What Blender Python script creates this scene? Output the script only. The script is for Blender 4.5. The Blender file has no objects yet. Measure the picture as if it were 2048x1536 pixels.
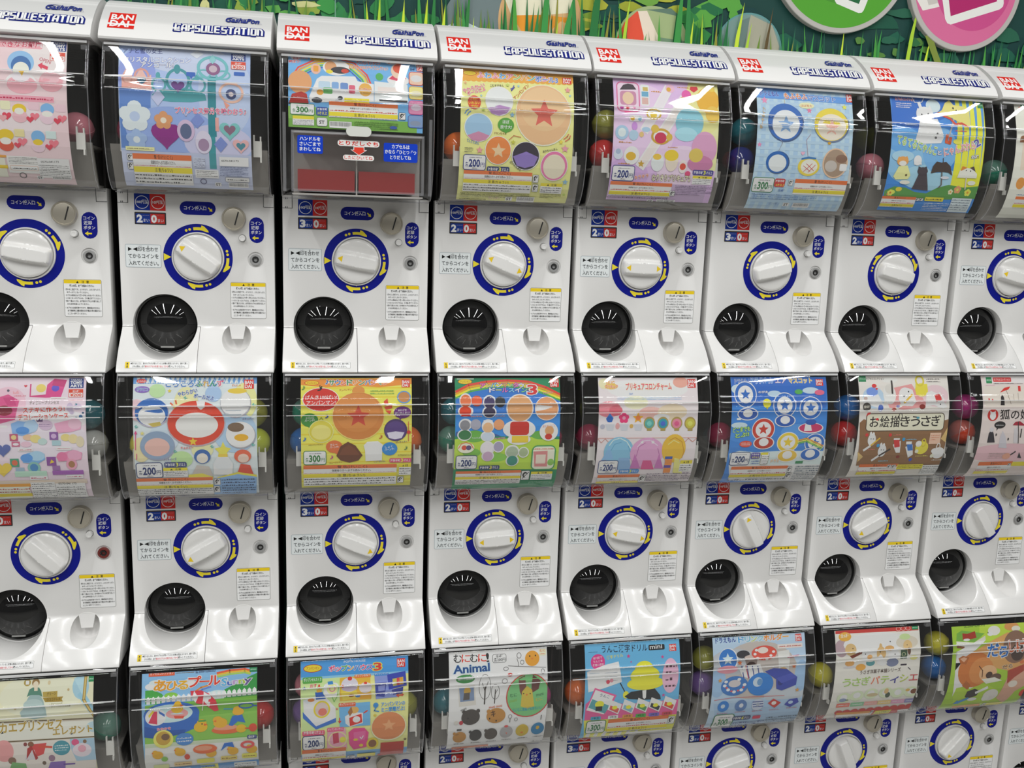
import bpy, bmesh, math, random
from mathutils import Vector, Matrix, Euler
from mathutils.geometry import tessellate_polygon
PI = math.pi
SC = bpy.context.scene
COL = SC.collection
Z0 = 1.25                      # height of the top row of dials above the floor
# ------------------------------------------------------------------ camera
cam = bpy.data.objects.new('camera', bpy.data.cameras.new('camera'))
COL.objects.link(cam)
cam.location = (0.45541, -1.55882, Z0 + 0.07244)
cam.rotation_euler = (1.395835, -0.032217, -0.195732)
cam.data.sensor_width = 36.0
cam.data.lens = 32.1868
cam.data.clip_start = 0.05
SC.camera = cam
# ------------------------------------------------------------------ world, lights, exposure
vs = SC.view_settings
vs.view_transform = 'Standard'; vs.look = 'None'; vs.gamma = 1.0; vs.use_curve_mapping = False
vs.exposure = -1.74
SC.cycles.max_bounces = 10; SC.cycles.transparent_max_bounces = 24
SC.cycles.diffuse_bounces = 3; SC.cycles.glossy_bounces = 4
world = bpy.data.worlds.new('store_air'); SC.world = world; world.use_nodes = True
bg = world.node_tree.nodes['Background']
bg.inputs[0].default_value = (1.0, 1.0, 0.99, 1); bg.inputs[1].default_value = 0.2
CEIL = 2.95
def tube_light(x, y, along_x, power, length=1.2):
    l = bpy.data.lights.new('fluorescent_tube', 'AREA')
    l.shape = 'RECTANGLE'; l.size = length; l.size_y = 0.075
    l.energy = power; l.color = (0.995, 1.0, 0.985)
    o = bpy.data.objects.new('fluorescent_tube', l); COL.objects.link(o)
    o.location = (x, y, CEIL - 0.05); o.rotation_euler = (0, 0, 0 if along_x else PI / 2)
for x in (-2.55, -1.45, -0.35, 0.75, 1.85, 2.95):
    for y in (-1.25, -2.52):
        tube_light(x, y, False, 44)
for y in (-5.2, -6.6):
    for k in range(9):
        tube_light(-5.2 + k * 1.36, y, True, 17)
# ------------------------------------------------------------------ helpers
def srgb(h):
    out = []
    for k in (0, 2, 4):
        c = int(h[k:k + 2], 16) / 255.0
        out.append(c / 12.92 if c <= 0.04045 else ((c + 0.055) / 1.055) ** 2.4)
    return out
def mat(name, base, rough=0.4, metal=0.0, coat=0.0, spec=0.5):
    m = bpy.data.materials.new(name); m.use_nodes = True
    b = m.node_tree.nodes['Principled BSDF']
    b.inputs['Base Color'].default_value = (*base, 1); b.inputs['Roughness'].default_value = rough
    b.inputs['Metallic'].default_value = metal; b.inputs['Coat Weight'].default_value = coat
    b.inputs['Specular IOR Level'].default_value = spec
    b.inputs['Coat Roughness'].default_value = 0.12
    return m
def noisy(m, scale, lo, hi, target='Roughness'):
    nt = m.node_tree; n = nt.nodes.new('ShaderNodeTexNoise'); n.inputs['Scale'].default_value = scale
    r = nt.nodes.new('ShaderNodeMapRange'); r.inputs[3].default_value = lo; r.inputs[4].default_value = hi
    nt.links.new(n.outputs[0], r.inputs[0]); nt.links.new(r.outputs[0], nt.nodes['Principled BSDF'].inputs[target])
    return m
def ink(name, rough, spec=0.4):
    m = mat(name, (1, 1, 1), rough, spec=spec); nt = m.node_tree
    a = nt.nodes.new('ShaderNodeAttribute'); a.attribute_name = 'ink'
    nt.links.new(a.outputs['Color'], nt.nodes['Principled BSDF'].inputs['Base Color'])
    return m
def clear(name, tint, gloss_rough, haze, haze_col):
    m = bpy.data.materials.new(name); m.use_nodes = True; nt = m.node_tree; nt.nodes.clear()
    out = nt.nodes.new('ShaderNodeOutputMaterial')
    tr = nt.nodes.new('ShaderNodeBsdfTransparent'); tr.inputs[0].default_value = (*tint, 1)
    gl = nt.nodes.new('ShaderNodeBsdfGlossy'); gl.inputs['Roughness'].default_value = gloss_rough
    di = nt.nodes.new('ShaderNodeBsdfDiffuse'); di.inputs[0].default_value = (*haze_col, 1)
    # both faces of the thin sheet reflect alike: Schlick term from the facing angle
    fr = nt.nodes.new('ShaderNodeLayerWeight'); fr.inputs['Blend'].default_value = 0.5
    pw = nt.nodes.new('ShaderNodeMath'); pw.operation = 'POWER'; pw.inputs[1].default_value = 5.0
    mul = nt.nodes.new('ShaderNodeMath'); mul.operation = 'MULTIPLY_ADD'; mul.inputs[1].default_value = 0.90; mul.inputs[2].default_value = 0.065; mul.use_clamp = True
    nt.links.new(fr.outputs['Facing'], pw.inputs[0]); nt.links.new(pw.outputs[0], mul.inputs[0])
    a = nt.nodes.new('ShaderNodeMixShader'); a.inputs[0].default_value = haze
    nt.links.new(tr.outputs[0], a.inputs[1]); nt.links.new(di.outputs[0], a.inputs[2])
    b = nt.nodes.new('ShaderNodeMixShader')
    nt.links.new(mul.outputs[0], b.inputs[0]); nt.links.new(a.outputs[0], b.inputs[1]); nt.links.new(gl.outputs[0], b.inputs[2])
    nt.links.new(b.outputs[0], out.inputs[0])
    return m
M = dict(
    white=noisy(mat('white_plastic', (0.80, 0.79, 0.775), 0.25, coat=0.35), 60, 0.2, 0.3),
    panel=noisy(mat('white_matte_plastic', (0.80, 0.79, 0.775), 0.45), 250, 0.40, 0.55),
    knob=mat('knob_white', (0.82, 0.81, 0.79), 0.22, coat=0.3),
    dark=noisy(mat('charcoal_sheet', (0.035, 0.032, 0.031), 0.55), 40, 0.45, 0.65),
    black=mat('black_gap', (0.012, 0.012, 0.012), 0.6),
    hopper=noisy(mat('frosted_grey_plastic', (0.25, 0.235, 0.215), 0.45), 30, 0.35, 0.55),
    tab=mat('white_tab', (0.74, 0.73, 0.69), 0.4),
    metal=noisy(mat('nickel', (0.52, 0.48, 0.40), 0.36, 0.55), 300, 0.26, 0.40),
    lock=mat('lock_steel', (0.42, 0.42, 0.415), 0.4, 0.35),
    lockred=mat('lock_red', (0.20, 0.035, 0.03), 0.4, 0.3),
    dome=mat('smoked_dome', (0.010, 0.010, 0.010), 0.025, spec=0.6),
    rim=mat('smoked_rim', (0.10, 0.10, 0.098), 0.15),
    slit=mat('grey_grip', (0.30, 0.30, 0.29), 0.3),
    red=noisy(mat('red_block', (0.36, 0.022, 0.022), 0.4), 30, 0.35, 0.5),
    knobclear=mat('milky_knob', (0.70, 0.71, 0.66), 0.3),
    highlight=clear('white_highlight_haze', (0.95, 0.95, 0.95), 0.08, 0.7, (0.9, 0.9, 0.9)),  # milky white haze, so the highlight on the acrylic is put into the colour
    cover=clear('clear_acrylic', (0.95, 0.95, 0.945), 0.03, 0.022, (0.75, 0.74, 0.72)),
    flange=clear('clear_acrylic_edge', (0.93, 0.93, 0.94), 0.05, 0.13, (0.7, 0.7, 0.72)),
    print=ink('printed_card', 0.5), sticker=ink('printed_sticker', 0.45, 0.25), mural=ink('printed_mural', 0.6, 0.3),
)
# ------------------------------------------------------------------ drawing printed matter as coloured mesh
_TXT = {}
def glyphs(s, off, shear=0.0):
    key = (s, off, shear)
    if key not in _TXT:
        c = bpy.data.curves.new('lettering', 'FONT')
        c.body = s; c.size = 1; c.resolution_u = 2; c.offset = off; c.shear = shear; c.fill_mode = 'FRONT'
        o = bpy.data.objects.new('lettering', c)
        me = o.to_mesh()
        vs_ = [(v.co.x, v.co.y) for v in me.vertices]; fs = [tuple(p.vertices) for p in me.polygons]
        o.to_mesh_clear(); bpy.data.objects.remove(o); bpy.data.curves.remove(c)
        if off == 0.0 and vs_:
            xs = [p[0] for p in vs_]; ys = [p[1] for p in vs_]
            bb = (min(xs), max(xs), min(ys), max(ys))
        else:
            bb = None
        _TXT[key] = (vs_, fs, bb)
    return _TXT[key]
def clip(poly, ax, lim, keep_less):
    out = []; n = len(poly)
    for i in range(n):
        a, b = poly[i], poly[(i + 1) % n]
        da = (lim - a[ax]) if keep_less else (a[ax] - lim)
        db = (lim - b[ax]) if keep_less else (b[ax] - lim)
        if da >= 0: out.append(a)
        if (da >= 0) != (db >= 0):
            t = da / (da - db); out.append((a[0] + (b[0] - a[0]) * t, a[1] + (b[1] - a[1]) * t))
    return out
class Art:
    """flat printed shapes in tenths of a millimetre (u right, s down), laid on a surface"""
    def __init__(self, surf, breaks=(), box=None, step=3e-5):
        self.v = []; self.f = []; self.c = []; self.layer = 0
        self.surf = surf; self.breaks = breaks; self.box = box; self.step = step; self.rnd = random.Random(5)
    def up(self): self.layer += 1
    def convex(self, poly, col):
        if self.box:
            u0, u1, s0, s1 = self.box
            for ax, lim, less in ((0, u0, False), (0, u1, True), (1, s0, False), (1, s1, True)):
                if not poly: return
                if any((p[ax] > lim) if less else (p[ax] < lim) for p in poly): poly = clip(poly, ax, lim, less)
        if len(poly) < 3: return
        lo = min(p[1] for p in poly); hi = max(p[1] for p in poly); rest = poly
        for b in self.breaks:
            if lo < b < hi:
                self.emit(clip(rest, 1, b, True), col); rest = clip(rest, 1, b, False)
                if len(rest) < 3: return
        self.emit(rest, col)
    def emit(self, poly, col):
        if len(poly) < 3: return
        h = self.layer * self.step; n = len(self.v)
        for p in poly: self.v.append(self.surf(p[0], p[1], h))
        self.f.append(tuple(range(n, n + len(poly)))); self.c.append(col)
    def poly(self, pts, col):
        self.up()
        for t in tessellate_polygon([[Vector((p[0], p[1], 0)) for p in pts]]): self.convex([pts[i] for i in t], col)
    def rect(self, a, b, c, d, col):
        self.up(); self.convex([(a, b), (c, b), (c, d), (a, d)], col)
    def rrect(self, a, b, c, d, col, r=None, border=None, bw=None):
        a, c = min(a, c), max(a, c); b, d = min(b, d), max(b, d)
        if r is None: r = 0.22 * min(c - a, d - b)
        def pts(k):
            q = []; rr = max(r - k, 0.5)
            for cx, cy, t0 in ((c - k - rr, d - k - rr, 0), (a + k + rr, d - k - rr, 90), (a + k + rr, b + k + rr, 180), (c - k - rr, b + k + rr, 270)):
                for j in range(5):
                    t = math.radians(t0 + j * 22.5); q.append((cx + rr * math.cos(t), cy + rr * math.sin(t)))
            return q
        self.up()
        if border:
            self.convex(pts(0), border); self.up(); self.convex(pts(bw or max(4, 0.05 * min(c - a, d - b))), col)
        else:
            self.convex(pts(0), col)
    def ell(self, cx, cy, rx, ry, col, n=None):
        self.up(); n = n or (14 if max(rx, ry) < 40 else 28)
        self.convex([(cx + rx * math.cos(2 * PI * i / n), cy + ry * math.sin(2 * PI * i / n)) for i in range(n)], col)
    def ring(self, cx, cy, rx, ry, t, col, n=28):
        self.up()
        for i in range(n):
            a, b = 2 * PI * i / n, 2 * PI * (i + 1) / n; kx, ky = max(rx - t, 1), max(ry - t, 1)
            self.convex([(cx + rx * math.cos(a), cy + ry * math.sin(a)), (cx + rx * math.cos(b), cy + ry * math.sin(b)),
                         (cx + kx * math.cos(b), cy + ky * math.sin(b)), (cx + kx * math.cos(a), cy + ky * math.sin(a))], col)
    def stroke(self, pts, w, col):
        self.up()
        for i in range(len(pts) - 1):
            (ax, ay), (bx, by) = pts[i], pts[i + 1]; dx, dy = bx - ax, by - ay; L = math.hypot(dx, dy) or 1
            nx, ny = -dy / L * w / 2, dx / L * w / 2; e = 0.35 * w; ex, ey = dx / L * e, dy / L * e
            if len(pts) > 4: ex, ey = ex * .5, ey * .5
            self.convex([(ax - ex + nx, ay - ey + ny), (bx + ex + nx, by + ey + ny), (bx + ex - nx, by + ey - ny), (ax - ex - nx, ay - ey - ny)], col)
    def star(self, cx, cy, r, col):
        self.poly([(cx + (r if i % 2 == 0 else .45 * r) * math.sin(PI * i / 5), cy - (r if i % 2 == 0 else .45 * r) * math.cos(PI * i / 5)) for i in range(10)], col)
    def flower(self, cx, cy, r, col, mid):
        for i in range(5):
            self.ell(cx + .55 * r * math.sin(2 * PI * i / 5), cy - .55 * r * math.cos(2 * PI * i / 5), .45 * r, .45 * r, col, 12)
        self.ell(cx, cy, .32 * r, .32 * r, mid, 12)
    def heart(self, cx, cy, r, col):
        self.poly([(cx + r * .062 * 16 * math.sin(t) ** 3, cy - r * .062 * (13 * math.cos(t) - 5 * math.cos(2 * t) - 2 * math.cos(3 * t) - math.cos(4 * t))) for t in [2 * PI * i / 24 for i in range(24)]], col)
    def text(self, s, ax, ay, bx, by, h, col, outline='', bold=0.012, shear=0.0):
        vs_, fs, bb = glyphs(s, 0.0, shear)
        if not vs_: return
        x0, x1, y0, y1 = bb
        cjk = any(ord(c) > 0x2E80 for c in s)
        yb, yt = (-.08, .84) if cjk else (0.0, max(y1, .70))
        dx, dy = bx - ax, by - ay; L = math.hypot(dx, dy) or 1
        kx = L / max(x1 - x0, .05); ky = h / (yt - yb)
        ex, ey = dx / L, dy / L; fx, fy = ey, -ex       # up direction on the sheet
        def put(off, c):
            v, f, _ = glyphs(s, off, shear)
            self.up()
            q = [(ax + ex * (p[0] - x0) * kx + fx * (p[1] - yb) * ky, ay + ey * (p[0] - x0) * kx + fy * (p[1] - yb) * ky) for p in v]
            for t in f: self.convex([q[i] for i in t], c)
        if outline: put(0.075, outline); put(0.028, col)
        else: put(bold, col)
    def lines(self, a, b, c, d, n, col):
        """rows of print too fine to read: short unreadable strokes"""
        a, c = min(a, c), max(a, c); b, d = min(b, d), max(b, d); self.up(); n = max(1, n); p = max(d - b, 3) / n; h = max(.42 * p, 1.5)
        for i in range(n):
            y = b + p * (i + .3); x = a; end = c - (self.rnd.random() * .35 * (c - a) if i % 3 == 2 else 0)
            while x < end:
                w = min(h * self.rnd.uniform(.5, 1.6), end - x); k = self.rnd.choice((1, 1, .7, .45))
                self.convex([(x, y + h * (1 - k)), (x + w, y + h * (1 - k)), (x + w, y + h), (x, y + h)], col); x += w + h * self.rnd.uniform(.22, .5)
    # --- printed blocks that repeat on the cards
    def bandai(self, a, b, c, d):
        self.rect(a, b, c, d, 'd8281f'); w, h = c - a, d - b
        self.text('BAN', a + .09 * w, b + .47 * h, c - .09 * w, b + .47 * h, .36 * h, 'ffffff', bold=.03)
        self.text('DAI', a + .09 * w, b + .90 * h, c - .22 * w, b + .90 * h, .36 * h, 'ffffff', bold=.03)
    def price(self, a, b, c, d, n, col):
        w, h = c - a, d - b
        self.rrect(a, b, c, d, 'f6f5f2', .16 * h, col, .045 * h)
        self.lines(a + .26 * w, b + .13 * h, c - .2 * w, b + .25 * h, 1, '6a6a70')
        self.text('各', a + .09 * w, b + .77 * h, a + .24 * w, b + .77 * h, .28 * h, col)
        self.text(str(n), a + .26 * w, b + .77 * h, a + .73 * w, b + .77 * h, .46 * h, col, bold=.035)
        self.text('円', a + .76 * w, b + .77 * h, c - .07 * w, b + .77 * h, .28 * h, col)
        self.text('(税込)', a + .4 * w, b + .92 * h, a + .62 * w, b + .92 * h, .1 * h, '5a5a60')
    def warn(self, a, b, c, d, kind):
        w, h = c - a, d - b
        self.rect(a, b, c, d, 'f1efe9')
        k = (.24, .44, .66, .92) if kind == 0 else ((.17, .31, .40, .58) if kind == 1 else (.26, .5, .66, .9))
        self.rect(a, b, c, b + k[0] * h, 'e2743a')
        self.text('警 告(けいこく)', a + .36 * w, b + k[0] * h * .86, a + .68 * w, b + k[0] * h * .86, k[0] * h * .7, '5a2a14')
        self.text('保護者の方へ 必ずお読みください。', a + .3 * w, b + k[1] * h, a + .72 * w, b + k[1] * h, .11 * h, '3a3a3a')
        self.lines(a + .01 * w, b + (k[1] + .03) * h, c - .02 * w, b + (k[2] - .005) * h, 1, 'c8503a')
        self.rect(a, b + k[2] * h, c, b + k[3] * h, 'efd52f')
        self.text('注 意(ちゅうい)', a + .36 * w, b + (k[3] - .025) * h, a + .66 * w, b + (k[3] - .025) * h, (k[3] - k[2]) * h * .72, '4a3f14')
        if kind == 1: self.lines(a + .01 * w, b + (k[3] + .02) * h, c - .02 * w, d - .03 * h, 3, '4a4a4a')
        elif kind == 0: self.lines(a + .01 * w, b + (k[3] + .01) * h, c - .02 * w, d, 1, '4a4a4a')
    def caut(self, a, b, c, d):
        w, h = c - a, d - b
        self.rect(a, b, c, d, 'f1efe9'); self.rect(a, b, c, b + .3 * h, 'efd52f')
        self.poly([(a + .28 * w, b + .25 * h), (a + .40 * w, b + .25 * h), (a + .34 * w, b + .07 * h)], '3a3a30')
        self.text('注意', a + .48 * w, b + .26 * h, a + .74 * w, b + .26 * h, .2 * h, '3a3a30')
        self.lines(a + .04 * w, b + .34 * h, c - .04 * w, d - .05 * h, 3, '55555a')
    def icon(self, a, b, c, d):
        w, h = c - a, d - b
        self.rrect(a, b, c, d, 'f4f3f0', .12 * w, '3a3a3a', .05 * w)
        self.ell(a + .46 * w, b + .44 * h, .3 * w, .3 * h, '2c2c2c'); self.ell(a + .56 * w, b + .5 * h, .2 * w, .2 * h, 'f4f3f0')
        self.stroke([(a + .2 * w, b + .82 * h), (c - .16 * w, b + .18 * h)], .09 * w, '2c2c2c')
    def bars(self, a, b, c, d):
        self.rect(a, b, c, d, 'f4f3f0'); self.up(); x = a + .04 * (c - a)
        while x < c - .05 * (c - a):
            w = self.rnd.choice((2, 3, 5)); self.convex([(x, b + .1 * (d - b)), (x + w, b + .1 * (d - b)), (x + w, d - .28 * (d - b)), (x, d - .28 * (d - b))], '2a2a2a'); x += w + self.rnd.choice((3, 4, 6))
    def item(self, it):
        k = it[0]; g = it[1:]
        if k == 'R': self.rect(*g)
        elif k == 'Q': self.rrect(g[0], g[1], g[2], g[3], g[4], None, g[5] if len(g) > 5 else None)
        elif k == 'E': self.ell(*g)
        elif k == 'ring':
            if g[4] > 0: self.ring(*g)
        elif k == 'P': self.poly(list(zip(g[1][::2], g[1][1::2])), g[0])
        elif k == 'S': self.stroke(list(zip(g[2][::2], g[2][1::2])), abs(g[1]), g[0])
        elif k == 'T': self.text(*g)
        elif k == 'star': self.star(*g)
        elif k == 'heart': self.heart(*g)
        elif k == 'flo': self.flower(*g)
        elif k == 'price': self.price(*g)
        elif k == 'warn': self.warn(*g)
        elif k == 'caut': self.caut(*g)
        elif k == 'bd': self.bandai(*g)
        elif k == 'ic': self.icon(*g)
        elif k == 'bar': self.bars(*g)
        elif k == 'ln': self.lines(*g)
        elif k == 'st':
            a, b, c, d = g; self.rect(a, b, c, d, 'f4f3f0'); w, h = c - a, d - b
            self.text('ST', a + .15 * w, d - .15 * h, c - .15 * w, d - .15 * h, .65 * h, '3a3a3a', bold=.03)
        elif k == 'age':
            a, b, c, d, n, col = g; w, h = c - a, d - b; self.rrect(a, b, c, d, col, .3 * h)
            self.text('対象年齢', a + .05 * w, b + .8 * h, a + .48 * w, b + .8 * h, .6 * h, 'f2f2f4')
            self.text(str(n), a + .52 * w, b + .84 * h, a + .62 * w, b + .84 * h, .7 * h, 'f4e24a', bold=.03)
            self.text('才以上', a + .65 * w, b + .8 * h, a + .95 * w, b + .8 * h, .6 * h, 'f2f2f4')
        elif k == 'tomy':
            a, b, c, d = g; w, h = c - a, d - b; self.rect(a, b, c, d, '243c84')
            self.text('TAKARA', a + .12 * w, b + .25 * h, c - .12 * w, b + .25 * h, .17 * h, 'e8ecf4', bold=.02)
            self.text('TOMY', a + .1 * w, b + .58 * h, c - .1 * w, b + .58 * h, .27 * h, 'f4f6fa', bold=.04)
            self.text('ARTS', a + .1 * w, b + .92 * h, c - .1 * w, b + .92 * h, .27 * h, 'f4f6fa', bold=.04)
        elif k == 'yen':
            a, b, c, d = g; w, h = c - a, d - b; self.rect(a, b, c, d, 'd8482f'); self.text('全5種', a + .25 * w, b + .38 * h, c - .25 * w, b + .38 * h, .28 * h, 'f6f2ee')
            self.rect(a + .04 * w, b + .45 * h, c - .04 * w, d - .05 * h, 'f6f1ec'); self.text('¥200', a + .12 * w, d - .12 * h, c - .12 * w, d - .12 * h, .36 * h, 'd8482f', bold=.03)
        elif k == 'epoch':
            a, b, c, d = g; w, h = c - a, d - b; self.rect(a, b, c, d, '1f8a54'); self.text('EPOCH', a + .12 * w, b + .62 * h, c - .12 * w, b + .62 * h, .26 * h, 'b8e0c8', bold=.03)
    def mesh(self, name, m, gain=1.0):
        me = bpy.data.meshes.new(name); me.from_pydata(self.v, [], self.f)
        at = me.attributes.new('ink', 'FLOAT_COLOR', 'CORNER'); buf = []; cache = {}
        for f, c in zip(self.f, self.c):
            if c not in cache: cache[c] = (*[min(.86, x * gain) for x in srgb(c)], 1.0)
            buf.extend(cache[c] * len(f))
        at.data.foreach_set('color', buf); me.materials.append(m); me.update()
        return me
def profile_surface(prof, off):
    A = [(z, y + off) for z, y in prof]; S_ = [0.0]
    for i in range(len(A) - 1): S_.append(S_[-1] + math.hypot(prof[i + 1][0] - prof[i][0], prof[i + 1][1] - prof[i][1]))
    def f(u, s, h):
        s *= 1e-4; i = 0
        while i < len(A) - 2 and s > S_[i + 1]: i += 1
        (z0, y0), (z1, y1) = A[i], A[i + 1]; L = S_[i + 1] - S_[i]; t = (s - S_[i]) / L
        nz, ny = (y0 - y1) / L, (z1 - z0) / L         # outward (towards the aisle)
        if ny > 0: nz, ny = -nz, -ny
        return (u * 1e-4, y0 + (y1 - y0) * t + ny * h, z0 + (z1 - z0) * t + nz * h)
    return f, [x * 1e4 for x in S_[1:-1]]
def flat_surface(y0):
    return lambda u, s, h: (u * 1e-4, y0 - h, -s * 1e-4)
# ------------------------------------------------------------------ solid mesh helpers
def bm_mesh(bm, name, *mats, smooth=None):
    bmesh.ops.recalc_face_normals(bm, faces=bm.faces)
    me = bpy.data.meshes.new(name); bm.to_mesh(me); bm.free()
    for m in mats: me.materials.append(m)
    if smooth is not None:
        me.polygons.foreach_set('use_smooth', [True] * len(me.polygons)); me.set_sharp_from_angle(angle=math.radians(smooth))
    return me
def add_box(bm, x0, x1, y0, y1, z0, z1, mi=0):
    v = [bm.verts.new(p) for p in ((x0, y0, z0), (x1, y0, z0), (x1, y1, z0), (x0, y1, z0), (x0, y0, z1), (x1, y0, z1), (x1, y1, z1), (x0, y1, z1))]
    for q in ((0, 3, 2, 1), (4, 5, 6, 7), (0, 1, 5, 4), (1, 2, 6, 5), (2, 3, 7, 6), (3, 0, 4, 7)):
        bm.faces.new([v[i] for i in q]).material_index = mi
    return v
def add_prism(bm, pts, x0, x1, mi=0):
    """closed (y,z) outline pushed along x"""
    a = [bm.verts.new((x0, p[0], p[1])) for p in pts]; b = [bm.verts.new((x1, p[0], p[1])) for p in pts]; n = len(pts)
    for i in range(n): bm.faces.new((a[i], a[(i + 1) % n], b[(i + 1) % n], b[i])).material_index = mi
    bm.faces.new(a).material_index = mi; bm.faces.new(b[::-1]).material_index = mi
def add_lathe(bm, prof, n=48, cx=0, cz=0, mi=0, cap=True):
    """(r, y) profile turned about the axis pointing out of the machine front"""
    rings = []
    for r, y in prof:
        if r < 1e-6: rings.append([bm.verts.new((cx, y, cz))])
        else: rings.append([bm.verts.new((cx + r * math.cos(2 * PI * i / n), y, cz + r * math.sin(2 * PI * i / n))) for i in range(n)])
    for a, b in zip(rings, rings[1:]):
        for i in range(n):
            j = (i + 1) % n
            if len(a) == 1: f = bm.faces.new((a[0], b[i], b[j]))
            elif len(b) == 1: f = bm.faces.new((a[i], a[j], b[0]))
            else: f = bm.faces.new((a[i], a[j], b[j], b[i]))
            f.material_index = mi
    if cap:
        for r in (rings[0], rings[-1]):
            if len(r) > 2: bm.faces.new(r).material_index = mi
def bevelled(bm, w, seg=2, ang=35):
    es = [e for e in bm.edges if len(e.link_faces) == 2 and e.calc_face_angle() > math.radians(ang)]
    bmesh.ops.bevel(bm, geom=es, offset=w, segments=seg, profile=.5, affect='EDGES', clamp_overlap=True)
def smooth_curve(pts, k=4):
    out = []
    for i in range(len(pts) - 1):
        p0, p1, p2, p3 = pts[max(i - 1, 0)], pts[i], pts[i + 1], pts[min(i + 2, len(pts) - 1)]
        for j in range(k):
            t = j / k
            out.append(tuple(.5 * (2 * p1[a] + (p2[a] - p0[a]) * t + (2 * p0[a] - 5 * p1[a] + 4 * p2[a] - p3[a]) * t * t + (3 * p1[a] - p0[a] - 3 * p2[a] + p3[a]) * t ** 3) for a in (0, 1)))
    return out + [pts[-1]]
def boolean(me, cutters, op='DIFFERENCE'):
    o = bpy.data.objects.new('work', me); COL.objects.link(o); tmp = []
    for cm in cutters:
        c = bpy.data.objects.new('work_cutter', cm); COL.objects.link(c); tmp.append(c)
        md = o.modifiers.new('b', 'BOOLEAN'); md.operation = op; md.object = c; md.solver = 'EXACT'
    dg = bpy.context.evaluated_depsgraph_get(); dg.update()
    res = bpy.data.meshes.new_from_object(o.evaluated_get(dg))
    for c in tmp: bpy.data.objects.remove(c)
    bpy.data.objects.remove(o)
    return res
def finish(me, name, m, smooth, bevel=None):
    bm = bmesh.new(); bm.from_mesh(me)
    bmesh.ops.remove_doubles(bm, verts=bm.verts, dist=1e-6)
    if bevel:
        es = [e for e in bm.edges if len(e.link_faces) == 2 and e.calc_face_angle() > math.radians(40)]
        bmesh.ops.bevel(bm, geom=es, offset=bevel, segments=2, profile=.5, affect='EDGES', clamp_overlap=True)
    for f in bm.faces: f.material_index = 0
    return bm_mesh(bm, name, m, smooth=smooth)
def link(name, me, parent=None, loc=(0, 0, 0)):
    o = bpy.data.objects.new(name, me); COL.objects.link(o); o.location = loc
    if parent: o.parent = parent
    return o
def empty(name, loc): return link(name, None, None, loc)
def tag(o, label=None, cat=None, group=None, kind=None):
    if label: o['label'] = label
    if cat: o['category'] = cat
    if group: o['group'] = group
    if kind: o['kind'] = kind
    return o
# ------------------------------------------------------------------ the place
PITCH = 0.25; ROW = 0.49168; DX = [-0.00225, 0.00081, 0.00249, 0.00148, -0.00087, -0.00176, -0.00122, 0.00132, 0.001]
BASE = 0.1788                 # dial centre above the foot of its machine
HW = 0.1190
YW = 0.20
PROF = [(0.3135, -0.0625), (0.29, -0.0715), (0.266, -0.0785), (0.2625, -0.08), (0.25, -0.0825), (0.246, -0.0818), (0.225, -0.0835), (0.2, -0.0835), (0.18, -0.082), (0.16, -0.0785), (0.143, -0.0735), (0.128, -0.0675), (0.116, -0.0595), (0.1075, -0.05), (0.1028, -0.041), (0.1008, -0.03), (0.1005, -0.012)]
CAP = [(0.3895, 0.06), (0.3895, 0.034), (0.388, 0.022), (0.384, 0.008), (0.379, -0.004), (0.373, -0.0145), (0.362, -0.031), (0.347, -0.0495), (0.334, -0.0625), (0.3195, -0.0725)]
bm = bmesh.new(); add_box(bm, -6, 6, -9, 1.5, -.05, 0); fl = link('floor', bm_mesh(bm, 'floor', noisy(mat('pale_vinyl', (.36, .35, .33), .35), 3, .25, .45))); tag(fl, kind='structure')
bm = bmesh.new(); add_box(bm, -6, 6, -9, 1.5, CEIL, CEIL + .05); ce = link('ceiling', bm_mesh(bm, 'ceiling', noisy(mat('ceiling_board', (.09, .09, .088), .8), 8, .7, .9))); tag(ce, kind='structure')
bm = bmesh.new(); add_box(bm, -.45, 2.35, -.0, YW, 0, Z0 - 2 * ROW - BASE); pl = link('trim_1', bm_mesh(bm, 'plinth', M['dark'])); tag(pl, kind='structure')
# ------------------------------------------------------------------ mural wall behind the machines
bm = bmesh.new(); add_box(bm, -6, 6, YW + .001, YW + .1, 0, CEIL)
wl = link('wall_back', bm_mesh(bm, 'wall_back', mat('wall_paint', (.05, .16, .12), .7))); tag(wl, kind='structure')
def wall_surface(u, s, h): return (u * 1e-4, YW - h, Z0 - s * 1e-4)
A = Art(wall_surface, box=(-12000, 40000, -17000, 2000), step=2e-5)
A.rect(-12000, -17000, 40000, 2000, '123f3a')
R = random.Random(11)
def blob(x, z, rx, rz, col, n=9, j=.3):
    A.poly([(x * 10 + rx * 10 * (1 + R.uniform(-j, j)) * math.cos(2 * PI * i / n), -z * 10 + rz * 10 * (1 + R.uniform(-j, j)) * math.sin(2 * PI * i / n)) for i in range(n)], col)
for i in range(70):
    blob(R.uniform(-400, 2600), R.uniform(420, 1000), R.uniform(30, 90), R.uniform(14, 40), R.choice(['0f4a3f', '16523f', '1d5c40', '0e3a38', '1b4f46']))
for i in range(26):
    blob(R.uniform(430, 1000), R.uniform(400, 520), R.uniform(12, 36), R.uniform(8, 22), R.choice(['1f6b40', '2a7a45', '12443c', '2f8048']))
for i in range(30):
    blob(R.uniform(905, 1120), R.uniform(440, 560), R.uniform(12, 40), R.uniform(5, 14), R.choice(['9aa030', 'a8ac38', '7c9a34', '5f8f3a', 'b4b440', '6ca040']))
for i in range(9):
    blob(R.uniform(905, 1120), R.uniform(448, 530), R.uniform(8, 18), R.uniform(2, 5), R.choice(['3a5a34', '2a4a3c']))
for i in range(14):
    blob(R.uniform(1130, 1260), R.uniform(430, 560), R.uniform(10, 36), R.uniform(8, 20), R.choice(['2f8040', '3a8f44', '1f6a40', '58a040']))
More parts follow.
